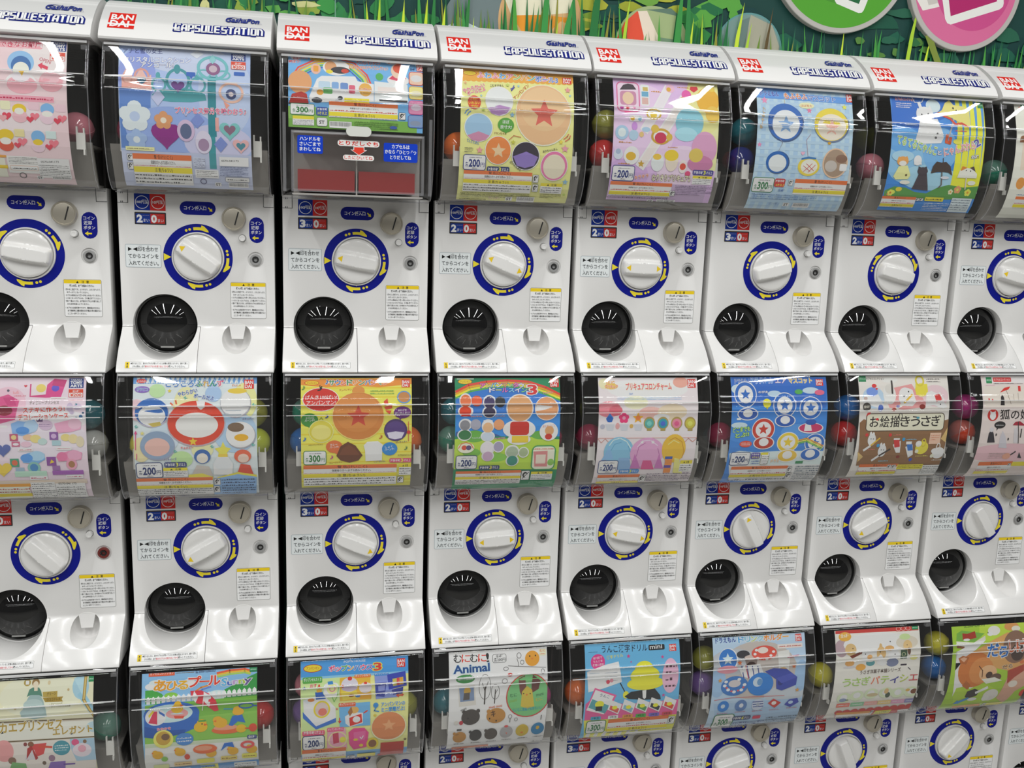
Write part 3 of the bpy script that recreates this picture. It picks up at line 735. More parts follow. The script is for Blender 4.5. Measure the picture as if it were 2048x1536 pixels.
# ------------------------------------------------------------------ the drawer front of the rainbow bus machine
def drawer_parts(root, zoff):
    L = (0, 0, zoff)
    bm = bmesh.new()
    fy = -.0925
    for a_ in ((-.101, .101, fy, fy + .004, .1950, .1992), (-.101, .101, fy, fy + .004, .1085, .1125), (-.101, -.097, fy, fy + .004, .1085, .1992), (.097, .101, fy, fy + .004, .1085, .1992), (-.1135, -.1087, -.088, -.080, .108, .225), (.1087, .1135, -.088, -.080, .108, .225)): add_box(bm, *a_)
    bevelled(bm, .0008, 1); link('drawer_frame', bm_mesh(bm, 'drawer_frame', M['flange'], smooth=40), root, L)
    bm = bmesh.new(); add_box(bm, -.097, .097, fy + .0012, fy + .0022, .1125, .1950); link('drawer_pane', bm_mesh(bm, 'drawer_pane', M['cover']), root, L)
    bm = bmesh.new(); n = 12; hw, hh = .019, .0074; pts = []
    for s, t0 in ((1, -90), (-1, 90)):
        for k in range(n + 1): t = math.radians(t0 + 180 * k / n); pts.append((s * (hw - hh) + hh * math.cos(t), .2010 + hh * math.sin(t)))
    f0 = [bm.verts.new((x, fy - .006, z)) for x, z in pts]; f1 = [bm.verts.new((x, fy, z)) for x, z in pts]
    bm.faces.new(f0); bm.faces.new(f1[::-1])
    for i in range(len(pts)): j = (i + 1) % len(pts); bm.faces.new((f0[i], f0[j], f1[j], f1[i]))
    bevelled(bm, .0012, 2); link('drawer_knob', bm_mesh(bm, 'drawer_knob', M['knobclear'], smooth=40), root, L)
    bm = bmesh.new(); add_box(bm, -.100, .100, -.030, -.027, .1060, .1985); add_box(bm, -.100, .100, -.088, -.027, .1040, .1062); add_box(bm, -.100, .100, -.088, -.027, .1965, .1985); add_box(bm, -.0035, -.0015, -.076, -.03, .1062, .1965)
    link('drawer_tray', bm_mesh(bm, 'drawer_tray', mat('drawer_grey', (.52, .50, .47), .5)), root, L)
    for x0, x1 in ((-.092, -.0055), (.0005, .088)):
        bm = bmesh.new(); add_box(bm, x0, x1, -.078, -.03, .1105, .1425); bevelled(bm, .001, 1)
        link('red_block', bm_mesh(bm, 'red_block', M['red'], smooth=40), root, L)
    def bl(x0, x1, z1, z0, rows):
        a = Art(flat_surface(fy + .0010)); a.rrect(x0, -z1, x1, -z0, '0a3cc0', 26); h = (z1 - z0) / (len(rows) + .5)
        for i, (s, k) in enumerate(rows): w = (x1 - x0) * k; a.text(s, (x0 + x1 - w) / 2, -z1 + h * (i + 1.02), (x0 + x1 + w) / 2, -z1 + h * (i + 1.02), h * .78, 'eef4fb', bold=.02)
        link('drawer_sticker', a.mesh('drawer_sticker', M['sticker']), root, L)
    bl(-918, -538, 1920, 1655, [('ハンドルを', .8), ('さいごまで', .82), ('まわしてね', .82)]); bl(382, 905, 1868, 1585, [('カプセルは', .52), ('かならずひとつずつ', .92), ('とりだしてね', .62)])
    a = Art(flat_surface(fy + .0010))
    a.rrect(-318, -1880, 318, -1790, 'eceae6', 44); a.text('とりだしぐち', -296, -1804, 296, -1804, 66, 'd8342a', bold=.03)
    a.poly([(-78, -1788), (88, -1788), (88, -1742), (128, -1742), (6, -1656), (-124, -1742), (-78, -1742)], 'f2f0ec'); a.poly([(-68, -1780), (78, -1780), (78, -1734), (108, -1734), (6, -1666), (-104, -1734), (-68, -1734)], 'e2412e')
    a.rrect(-236, -1662, 236, -1582, 'eceae6', 38); a.text('したにひいてね', -212, -1594, 212, -1594, 58, 'd8342a', bold=.02)
    link('drawer_sticker', a.mesh('drawer_sticker', M['sticker']), root, L)
# ------------------------------------------------------------------ the machines
ROWN = ('top', 'middle', 'bottom')
SHORT = {(0, 0): 'pink egg toys', (1, 0): 'blue crown and wand', (2, 0): 'rainbow bus', (3, 0): 'pale yellow ball toys', (4, 0): 'lilac magic wands', (5, 0): 'blue gingham pouches', (6, 0): 'yellow striped umbrella', (7, 0): 'beige strip',
         (0, 1): 'pink jewel cases', (1, 1): 'blue checked plush balls', (2, 1): 'bright yellow brown ball', (3, 1): 'green rainbow dolls', (4, 1): 'pale rose charms', (5, 1): 'deep blue sky balls', (6, 1): 'brown rabbit drawing', (7, 1): 'pale pink parasol',
         (0, 2): 'cream ball gown', (1, 2): 'duck pool', (2, 2): 'toy kitchen appliances', (3, 2): 'white squeeze animals', (4, 2): 'sky blue drill book', (5, 2): 'swim ring', (6, 2): 'pastry baking rabbits', (7, 2): 'lime green sleeping dog', (8, 1): '', (8, 2): ''}
DIAL = {(0, 0): (-9, ''), (1, 0): (-35, 'L'), (2, 0): (-10, 'L'), (3, 0): (-22, 'LR'), (4, 0): (-1, 'LR'), (5, 0): (14, ''), (6, 0): (-13, ''), (7, 0): (-12, 'L'),
        (0, 1): (-46, ''), (1, 1): (30, 'L'), (2, 1): (-24, 'R'), (3, 1): (4, 'LR'), (4, 1): (-12, 'LR'), (5, 1): (-62, 'L'), (6, 1): (28, 'L'), (7, 1): (-56, ''),
        (0, 2): (-10, 'L'), (1, 2): (-5, 'L'), (2, 2): (12, 'LR'), (3, 2): (8, 'L'), (4, 2): (-40, 'L'), (5, 2): (15, ''), (6, 2): (-66, ''), (7, 2): (48, 'L')}
COUNT3 = {(2, 0), (5, 0), (2, 1), (4, 2), (5, 2)}
PLAIN = {(0, 0), (5, 0), (6, 0), (0, 1)}
def position(c, r): return (c * PITCH + DX[c], 0.0, Z0 - r * ROW - BASE)
def machine(c, r):
    root = empty('capsule_machine', position(c, r))
    where = 'white capsule toy machine with the %s card, %s row' % (SHORT[c, r], ROWN[r])
    if c == 8: where = 'white capsule toy machine mostly cut off at the right edge, %s row' % ROWN[r]
    tag(root, where, 'vending machine', 'capsule machines stacked along the wall')
    L = (0, 0, BASE)
    def p(name, me, par=root, loc=L): return link(name, me, par, loc)
    p('cabinet', me_cab); p('housing', me_house); p('chute_cover', me_chute)
    if r == 0:
        cp = p('cap', me_cap); p('cap_lettering', me_capt, cp, (0, 0, 0)); tag(p('brand_sticker', me_brand, cp, (0, 0, 0)), 'red square sticker with white lettering')
    p('window_cover', me_cov); p('window_lower_rail', me_fl1); p('window_rail_highlight', me_fl2)
    for s in (-.1110, .1110): p('window_clip', me_clip, root, (s, 0, BASE))
    for s in (-1, 1): p('window_edge', me_edge[s])
    for m_ in me_ridge_highlight: p('window_ridge_highlight', m_)
    if (c, r) != (2, 0):
        p('hopper', me_hop)
        for s in (-.0925, .0995): p('poster_holder', me_tab, root, (s, 0, BASE))
    for s in (-1, 1): p('hinge_tab', me_hinge[s])
    tag(p('dial_ring', me_ring['B' if (c, r) in PLAIN else 'A']), 'blue ring sticker with yellow arrows'); p('dial_collar', me_collar)
    ang, marks = DIAL.get((c, r), (-10, 'L'))
    d = p('dial', me_dial); d.rotation_euler = (0, -math.radians(ang), 0)
    for s in marks: tag(p('arrow_mark', me_arrow[s], d, (0, 0, 0)), 'yellow triangle mark')
    cs = p('coin_slot', me_slot, root, (.0570, 0, BASE + .0635)); p('slot', me_slit, cs, (0, 0, 0))
    p('return_button', me_btn, root, (.0693, 0, BASE + .0328)); p('key_lock', me_lockr if (c, r) == (0, 1) else me_lock, root, (.0893, 0, BASE - .0015))
    p('coin_sticker', me_coins); p('counter_display', me_count[3 if (c, r) in COUNT3 else 2]); p('coin_entry_sticker', me_entry); p('coin_return_sticker', me_back)
    if (c, r) not in PLAIN: p('instruction_sticker', me_instr)
    p('caution_sticker', me_caut); p('warning_strip', me_strip); p('coin_return_flap', me_flap)
    dm = p('chute_dome', me_dome, root, (HOLE[0], .0185, BASE + HOLE[1])); dm.rotation_euler = (math.radians(4), 0, 0)
    for n, m_ in (('dome_rim', me_rim), ('dome_grip', me_grip), ('dome_rib', me_rib)): p(n, m_, dm, (0, 0, 0))
    if (c, r) == (2, 0): drawer_parts(root, BASE)
    return root
for c in range(8):
    for r in range(3): machine(c, r)
machine(8, 1); machine(8, 2)
# ------------------------------------------------------------------ printed cards in the windows
POSTERS = [
[0,0,-920,875,-46,2199,'f1ccd0',[['E',585,297,310,356,'f6dcdc'],['E',179,1268,474,230,'f5d9dc'],['Q',-127,61,543,186,'e9a3ad'],['T','できなお部屋',-18,186,531,157,94,'cf4d66','ffffff'],['tomy',651,47,864,198],['yen',647,218,852,348],['T','OPEN',503,353,652,404,53,'c96a78',''],['P','d8405a',[488,426,554,380,548,411,629,443,618,493,546,461,541,490]],['E',273,690,204,139,'f6f2f0'],['E',280,728,203,127,'eea9b4'],['E',261,400,177,173,'8fbde6'],['E',266,451,133,147,'3a6fae'],['E',268,512,108,118,'f4ead8'],['E',267,614,119,71,'e8dfe8'],['P','f0b83a',[239,537,311,532,285,603]],['E',670,665,161,141,'eea6b0'],['E',659,608,128,87,'f2bac2'],['Q',-160,871,708,966,'f4a0b0','ffffff'],['ln',-16,890,684,944,1,'c03058'],['Q',-21,962,114,1085,'f1e4bf'],['Q',350,960,496,1074,'f2c5cf'],['Q',705,978,856,1083,'f2c5cf'],['E',229,1075,94,80,'f2c531'],['E',232,1170,102,88,'f4b6bf'],['E',227,1098,62,46,'f7efdc'],['E',603,1055,92,84,'7db3e2'],['E',597,1169,99,96,'f3cad6'],['E',600,1122,74,38,'f7efdc'],['heart',60,1169,62,'d8455a'],['heart',4,1201,54,'f3a8ad'],['heart',433,1159,62,'ea7a88'],['heart',366,1204,51,'d8455a'],['heart',799,1174,63,'ea7a88'],['heart',732,1210,52,'d8455a'],['E',22,1438,106,81,'f2c531'],['E',11,1583,103,86,'d9593c'],['E',12,1524,73,50,'f7efdc'],['E',452,1445,92,89,'7db3e2'],['E',442,1582,93,87,'f3cad6'],['E',444,1523,67,43,'f2c531'],['heart',237,1523,66,'ea7a88'],['heart',167,1575,48,'d8455a'],['heart',659,1532,67,'ea7a88'],['heart',589,1584,52,'d8455a'],['R',140,1351,273,1457,'efd9a0'],['R',560,1359,699,1466,'cfe2e0'],['P','f2a03a',[-200,1720,-10,1731,-10,1761,-208,1771]],['R',-242,1770,-37,2076,'f4ead4'],['R',-233,1879,-15,1929,'efc527'],['R',-10,1735,401,1998,'f3e4e2'],['ln',13,1747,404,1854,5,'555555'],['Q',17,1878,395,1953,'ffffff','d9863a'],['ln',48,1899,366,1940,1,'333333'],['R',399,1751,835,2061,'f5efee'],['T','0570-041173',446,1822,690,1811,29,'333333',''],['ln',404,1845,821,2036,7,'666666'],['ring',165,2036,49,50,11,'555555'],['st',353,2034,435,2095],['bar',560,2031,819,2089]]],
[1,0,-951,911,23,2166,'a9bde8',[['E',-32,185,637,240,'c3cdf0'],['E',-695,497,264,413,'8f9fdc'],['E',556,698,393,619,'b9c8ec'],['P','5f86c8',[-940,690,-504,664,-520,1527,-943,1547]],['E',-236,1259,639,336,'93abe0'],['E',441,1425,495,282,'c8c8ec'],['R',-963,1583,922,2169,'c3cbea'],['T','アナと雪の女王',-892,160,-345,133,79,'3a4684',''],['T','クリスタルコレクション',-879,297,57,254,87,'f4f6ff','5d75c0'],['T','アンコール!',-641,365,-187,347,88,'f4f6ff','44559f'],['P','e9b9ae',[-911,527,-849,396,-800,487,-723,536,-641,361,-553,524,-497,466,-488,711,-893,687]],['ring',-826,540,75,91,23,'d99c90'],['ring',-629,506,110,129,30,'d99c90'],['heart',-628,571,64,'2f6a86'],['R',-903,615,-490,695,'e3a79b'],['P','4fa0a8',[-489,761,-352,675,-219,686,-122,641,71,649,263,717,281,805,67,843,-223,854,-433,836]],['ring',-390,613,107,118,31,'4fa0a8'],['ring',-122,533,177,191,42,'3f939c'],['ring',158,589,120,128,31,'4fa0a8'],['E',-135,358,46,72,'3f939c'],['E',-402,471,31,51,'4fa0a8'],['E',147,477,31,52,'4fa0a8'],['heart',-122,620,96,'6a3f86'],['R',299,441,416,1326,'2f8793'],['R',295,1326,394,1807,'3a97a0'],['ring',369,310,227,194,43,'6fb9bf'],['ring',243,406,105,72,23,'6fb9bf'],['ring',517,410,110,77,24,'6fb9bf'],['E',375,323,102,98,'8d5a86'],['E',375,323,59,55,'c7b3c0'],['P','8fc8cc',[365,93,416,179,368,249,318,186]],['P','d7dcf2',[140,43,238,92,143,176,44,106]],['Q',-5,393,123,457,'2f62b8'],['P','2f62b8',[40,458,89,455,66,503]],['Q',674,347,832,405,'2f62b8'],['ring',636,673,181,155,35,'f0b9a6'],['E',635,695,75,76,'3d4a78'],['E',635,696,35,36,'d7c7c9'],['P','e89a86',[525,801,613,856,563,919]],['R',401,1045,450,1243,'e9a6a0'],['flo',-736,1087,229,'d9e2f0','b8c8e4'],['flo',-724,1418,154,'9fb8de','d9e2f0'],['heart',-306,1329,213,'8d2f84'],['flo',-336,1124,135,'d89a6a','f0dcc8'],['T','プリンセス気分を味わおう♪',-165,1014,848,987,91,'e56f92','ffffff'],['P','c0c6ea',[-400,677,-308,793,-406,923,-499,804]],['P','7d90cf',[151,991,245,1098,144,1218,50,1108]],['P','7d90cf',[474,1320,570,1426,466,1551,372,1435]],['S','d8d0e0',10,[-71,934,-16,1049,36,928]],['E',-23,1256,125,158,'cfb8d4'],['E',-23,1266,82,111,'5d6a8c'],['E',225,1413,118,168,'d8d2e4'],['E',223,1452,79,92,'a58aa8'],['heart',606,1224,151,'7cc2c0'],['heart',606,1214,87,'8d6a80'],['heart',762,1437,120,'ecb4b4'],['heart',762,1447,68,'4d8a9a'],['tomy',631,61,841,169],['yen',633,187,843,309],['R',-887,1519,-482,1575,'f0e6a8'],['ln',-867,1535,-502,1562,1,'6b5a2a'],['ic',-878,1626,-797,1724],['ic',-882,1754,-799,1860],['warn',-799,1616,35,2103,1],['R',60,1638,229,1794,'cbd2ea'],['ln',70,1648,229,1794,5,'555577'],['R',77,1821,417,1955,'eef0f7'],['ln',97,1832,398,1936,4,'666666'],['R',439,1614,866,1750,'eef0f7'],['T','0570-041173',469,1689,719,1682,29,'333333',''],['ln',440,1761,853,1913,6,'4d5a88'],['Q',511,1924,869,2007,'eef0f7','777788'],['ln',542,1948,840,1987,1,'333333'],['ring',186,2017,48,49,12,'555577'],['st',353,2025,444,2096],['bar',554,2015,847,2109]]],
[2,0,-1050,991,-57,1123,'6fb0e4',[['E',-950,43,70,42,'ffffff'],['E',-788,-8,47,31,'ffffff'],['E',493,29,82,32,'ffffff'],['E',954,49,73,43,'ffffff'],['E',614,-6,146,37,'ffffff'],['S','e2483a',25,[-1042,442,-904,208,-671,74,-342,11,-59,82,130,265,212,460]],['S','f0a02c',25,[-1019,465,-880,237,-659,107,-354,49,-78,115,106,292,186,475]],['S','f3e03a',25,[-996,488,-857,269,-648,140,-361,83,-97,151,82,318,157,489]],['S','5fb04a',23,[-973,512,-834,297,-634,173,-366,118,-116,183,58,345,128,503]],['S','3a6cc0',21,[-949,536,-815,323,-624,204,-371,149,-131,213,34,372,104,518]],['R',-1078,957,900,1138,'79b04c'],['R',-1076,813,176,999,'8cbf5c'],['T','お友だちと',-974,84,-764,58,52,'d84a5a','ffffff'],['T','遊ぼう!',-1043,146,-869,128,47,'d84a5a','ffffff'],['E',-620,42,108,44,'f0c42c'],['T','アンパンマン',-704,74,-535,62,34,'b03018',''],['E',-641,214,75,87,'f0b8a8'],['Q',-678,163,-601,261,'f0a03a'],['E',-334,176,203,129,'ffffff'],['E',-418,168,89,94,'d9a070'],['E',-273,215,142,57,'30303a'],['E',-437,247,52,31,'f3d43a'],['E',-202,223,57,36,'c8402f'],['T','アンパンマンタウン',-30,99,338,88,63,'e04a3a','ffffff'],['T','まちめぐりGOGO!ドライブコレクション',-142,180,457,169,63,'e07a30','ffffff'],['E',321,282,58,61,'4fae5a'],['E',609,321,169,91,'ffffff'],['P','d63a5a',[465,306,563,209,671,202,736,288,609,334]],['E',607,166,107,126,'e8c8b0'],['E',624,126,92,79,'d9502f'],['S','d04a5a',19,[469,44,517,6,566,19]],['E',-876,440,176,183,'dda06c'],['P','b02a22',[-1043,776,-996,635,-857,591,-776,622,-747,760]],['P','1f1f24',[-1047,765,-754,760,-754,779,-1047,786]],['P','eef1f4',[-741,667,-625,377,-555,323,-48,302,-13,375,236,409,235,681,-723,747]],['Q',-602,407,-426,533,'bcd3ea'],['Q',-403,409,-297,522,'7fa8d8'],['Q',-274,413,-156,526,'6a8ec8'],['Q',-144,443,-50,581,'d8607a'],['Q',-532,503,-391,603,'5aa85a'],['E',-578,586,51,43,'e0a03a'],['E',-625,707,79,41,'30343c'],['E',-298,700,56,42,'c8ccd2'],['E',-274,658,38,33,'30343c'],['E',105,505,100,105,'f0b050'],['T','ビッグサイズ',9,530,199,539,57,'c0401f','ffffff'],['P','dfe4e8',[244,358,754,388,763,663,242,692]],['R',295,442,704,545,'f0d9d4'],['R',318,640,751,669,'2f3038'],['R',-215,649,164,724,'f2d838'],['ln',-192,673,140,707,1,'b05a20'],['T','全4種',794,145,884,144,42,'1c2f7a',''],['bd',899,36,1014,150],['Q',775,165,1004,387,'f0c0a8','d03a30'],['E',889,277,88,57,'d8d8d8'],['Q',772,405,1000,615,'f3dc8a','e0a02a'],['E',885,520,83,46,'e8e0c0'],['Q',767,632,1007,846,'d88ab0','c04a8a'],['E',886,739,83,47,'d8c8d8'],['Q',759,853,1009,1047,'7f9cc8','3a5aa8'],['E',876,977,83,38,'8a98b0'],['price',-1025,770,-661,939,300,'2f7a3a'],['Q',-638,807,-458,935,'2f4fa0'],['T','対象年齢',-621,860,-472,856,37,'ffffff',''],['T','3才以上',-617,922,-472,919,47,'f4e04a',''],['warn',-444,713,603,948,0],['ic',620,827,724,936],['R',-987,954,-669,1000,'ead83a'],['R',-987,1000,-669,1088,'e8eaf0'],['ln',-976,1010,-683,1083,4,'555566'],['Q',-631,963,-468,1092,'e4e8ee','888888'],['st',-608,993,-496,1069],['bar',-439,1008,-104,1106],['ln',-62,985,609,1102,4,'4a6a2a'],['E',537,1060,58,24,'3a5aa8']]],
[3,0,-903,938,-13,2209,'f3ea94',[['P','f0a63c',[-899,30,975,7,961,186,-905,245]],['E',-863,237,45,27,'f0a63c'],['E',-778,235,45,27,'f0a63c'],['E',-693,233,45,27,'f0a63c'],['E',-608,231,45,27,'f0a63c'],['E',-523,229,45,27,'f0a63c'],['E',-438,227,45,27,'f0a63c'],['E',-352,225,45,27,'f0a63c'],['E',-266,222,46,27,'f0a63c'],['E',-180,220,46,27,'f0a63c'],['E',-94,218,46,27,'f0a63c'],['E',-7,216,46,27,'f0a63c'],['E',79,214,46,27,'f0a63c'],['E',166,212,46,27,'f0a63c'],['E',253,210,46,27,'f0a63c'],['E',341,208,46,27,'f0a63c'],['E',428,206,46,27,'f0a63c'],['E',516,204,47,27,'f0a63c'],['E',604,202,47,27,'f0a63c'],['E',692,200,47,27,'f0a63c'],['E',780,197,47,27,'f0a63c'],['E',869,195,47,27,'f0a63c'],['ring',-752,119,110,40,10,'b03018'],['E',-752,119,100,35,'f2cf30'],['T','アンパンマン',-823,143,-678,138,32,'b03018',''],['T','ふ',-630,191,-524,192,108,'e88ab4','ffffff'],['T','わ',-513,192,-407,193,108,'5aa0d8','ffffff'],['T','ふ',-396,192,-290,193,108,'e88ab4','ffffff'],['T','わ',-279,192,-173,193,108,'5aa0d8','ffffff'],['T','ア',-161,193,-55,194,108,'e07a9a','ffffff'],['T','ン',-43,193,64,194,109,'8cc05a','ffffff'],['T','パ',75,193,182,194,109,'f0a04a','ffffff'],['T','ン',194,194,301,195,109,'5ab0b0','ffffff'],['T','マ',313,194,421,195,109,'c88ad0','ffffff'],['T','ン',432,194,541,195,109,'e07a9a','ffffff'],['T','ボール3',313,203,679,205,104,'5a80d0','ffffff'],['bd',759,99,905,203],['T','やわらか~い',-850,467,-508,338,77,'e0607a','ffffff'],['T','ボールだよ',-786,504,-499,399,72,'e0607a','ffffff'],['E',-688,600,105,110,'d6402a'],['T','くちに',-748,582,-633,575,51,'f4e23a',''],['T','いれない',-778,640,-594,630,50,'f4e23a',''],['T','でね!',-742,692,-628,685,48,'f4e23a',''],['T','こむすびまん',-428,333,-213,319,41,'444444',''],['S','5a5ab0',15,[-100,348,-36,318,-88,378,-48,298,-43,287]],['E',-287,555,227,237,'ffffff'],['E',-287,560,214,227,'e2e6f0'],['P','b48ac0',[-473,677,-283,622,-101,656,-166,744,-284,787,-405,764]],['T','アンパンマン',-24,526,212,281,62,'c8402f',''],['E',433,736,462,490,'f8f0d0'],['E',433,731,449,475,'e3b98c'],['E',442,639,385,352,'e8c294'],['star',445,723,232,'d8685a'],['E',-615,985,230,221,'ffffff'],['E',-615,985,217,211,'9cc0dc'],['P','c88aa8',[-794,1114,-613,1045,-436,1103,-497,1171,-609,1201,-722,1182]],['S','5a90d0',15,[-835,780,-806,731,-776,712]],['S','5a90d0',15,[-800,803,-770,760,-746,744]],['E',-176,926,131,111,'58a03c'],['P','58a03c',[-211,1013,-135,1016,-176,1066]],['T','ほぼ',-227,910,-121,907,58,'ffffff',''],['T','原寸大!',-265,989,-78,984,58,'ffffff',''],['T','ドキンちゃん',-358,1080,-166,1080,41,'8a4a2a',''],['E',-288,1324,215,223,'ffffff'],['E',-288,1324,203,213,'e98a4a'],['star',-283,1330,122,'f6c9a0'],['T','てんどんまん',-806,1210,-606,1256,53,'4a80c0',''],['E',167,1392,231,225,'ffffff'],['E',167,1391,218,215,'3a3440'],['P','8f7ac0',[-39,1404,171,1321,372,1398,315,1536,163,1580,32,1548]],['T','ばいきんまん',-94,1505,91,1641,49,'444444',''],['T','あかちゃんまん',450,1328,685,1273,39,'444444',''],['E',647,1530,229,240,'ffffff'],['E',647,1530,219,230,'e07aa8'],['E',648,1539,182,195,'f6dcc4'],['star',838,310,57,'e89a9a'],['star',-586,1332,60,'f0a0a0'],['star',809,1248,68,'f0a0b0'],['star',-77,764,46,'8ab8d8'],['star',859,1781,53,'8ab8d8'],['star',874,404,26,'a0c8d8'],['star',-149,286,36,'c8d870'],['star',28,293,25,'a0c8d8'],['star',-827,291,30,'f0b080'],['star',-544,704,35,'b8d060'],['star',-576,486,25,'a0c8d8'],['star',-50,1186,41,'c8c850'],['star',735,1148,42,'e8d050'],['star',872,2005,32,'b8d060'],['S','c86a4a',10,[-118,1153,-44,1084,71,1103]],['S','d8705a',16,[808,1133,871,1088,887,1043]],['S','d8705a',16,[780,1097,836,1058,855,1020]],['price',-844,1403,-475,1648,200,'1c2f7a'],['age',-453,1574,-86,1662,3,'24386e'],['ln',-829,1292,-691,1376,3,'555555'],['warn',-823,1650,297,2004,1],['ic',310,1681,408,1810],['ic',318,1837,417,1970],['caut',455,1810,817,1988],['ln',-852,2017,296,2118,4,'5a5a3a'],['ln',468,2000,824,2079,3,'5a5a3a'],['T','ガシャポン',-379,2160,-189,2158,66,'c8a0a0',''],['st',-96,2083,15,2172],['bar',89,2069,389,2189],['ln',-853,2138,-418,2212,2,'5a5a3a']]],
[4,0,-866,957,8,2066,'d9b8e2',[['E',-371,805,577,689,'e2c8ea'],['E',363,1473,443,369,'e6cfe6'],['E',-595,1627,385,278,'cfaadc'],['R',-843,1739,853,2143,'c9b0d2'],['E',702,414,323,626,'f0e29a'],['P','f2e6a8',[713,995,969,755,989,1484,768,1517]],['Q',-817,95,-419,613,'f3cfe0','d86a9a'],['P','3a2f3a',[-760,242,-694,151,-609,125,-526,139,-471,223]],['Q',-758,257,-480,495,'c88aa8'],['E',-619,376,96,105,'f0c8a8'],['E',-732,545,33,31,'c040a0'],['E',-637,539,36,34,'d83a4a'],['E',-526,532,31,29,'e07ab0'],['R',-690,602,-582,623,'e8508a'],['Q',-402,126,-254,490,'dfe8f2','ffffff'],['R',-362,168,-274,238,'c8b060'],['R',-386,250,-270,334,'6aa8c8'],['R',-383,353,-275,465,'d8b0a8'],['ln',-219,212,-24,262,1,'c88a2a'],['ln',246,114,449,157,1,'c88a2a'],['S','f4f2f4',157,[76,187,-157,598,-321,867]],['S','e6dfe8',113,[76,187,-157,598,-321,867]],['E',114,169,79,75,'f0b8d0'],['E',89,186,39,40,'d8a83a'],['E',-186,609,111,107,'ffffff'],['ring',-186,622,131,92,29,'c8a83a'],['E',-191,639,58,55,'e0c03a'],['E',-309,877,72,40,'a8c8e0'],['S','f4f2f4',173,[335,366,-73,988,-351,1439]],['S','e4dcd8',123,[335,366,-73,988,-351,1439]],['E',394,269,84,93,'e05aa8'],['E',336,361,64,58,'d8a83a'],['E',-49,976,131,130,'f6ecec'],['ring',-49,976,170,130,39,'c8a03a'],['E',-53,999,102,89,'c83a5a'],['star',-358,1428,63,'c8a03a'],['E',-157,858,68,67,'d8b84a'],['E',97,980,54,58,'d8b84a'],['P','d02a3a',[475,110,587,103,607,152,528,212,458,162]],['E',441,732,245,253,'8cc8d8'],['E',387,921,196,113,'a8d8e4'],['E',768,337,199,222,'edb02f'],['E',843,573,124,142,'f0c050'],['E',723,1131,223,271,'d8a0c4'],['E',674,1383,223,137,'c880a8'],['E',585,1250,123,113,'d8c060'],['E',844,136,60,46,'f2c84a'],['Q',-604,652,-376,759,'f4f2f4','c8b8d0'],['E',-547,711,38,35,'e0b03a'],['E',-422,711,34,35,'8ab8d0'],['E',-721,942,114,115,'a8c8e0'],['E',-721,942,67,71,'d8e4f0'],['E',-521,977,81,84,'b0cce0'],['E',-385,959,38,44,'e0c080'],['E',-510,831,48,67,'c890d8'],['ln',-765,1073,-550,1117,1,'c88a2a'],['ln',83,1123,254,1156,1,'c88a2a'],['E',-764,1289,81,84,'d0d8e4'],['E',-767,1244,43,44,'a8b8d0'],['E',-535,1301,134,147,'eef0f6'],['E',-546,1312,86,67,'d8b03a'],['ln',-750,1418,-546,1452,1,'c88a2a'],['E',-77,1394,112,144,'dfe8f4'],['E',-91,1303,73,49,'e8c04a'],['E',170,1349,113,181,'f6d8c8'],['E',156,1270,122,90,'f0c83a'],['E',372,1442,74,109,'f0dcd8'],['E',372,1442,54,55,'d8503a'],['E',474,1552,49,41,'d84a7a'],['price',-843,1464,-453,1720,200,'1c2f7a'],['age',561,1483,929,1568,3,'3a3a8a'],['caut',573,1583,916,1725],['T','キラキラ',-435,1689,-203,1639,65,'e8805a','ffffff'],['T','なりきりプリキュア2',-140,1695,535,1686,108,'f4ecc8','7a5a3a'],['warn',-845,1727,232,1974,0],['ic',212,1853,310,1945],['ln',293,1748,953,1920,6,'6a5a74'],['ln',-864,1982,212,2031,1,'6a5a74'],['st',-150,2033,-40,2108],['bar',16,2021,345,2107],['T','ガシャポン',-425,2112,-252,2110,65,'c09aa8','']]],
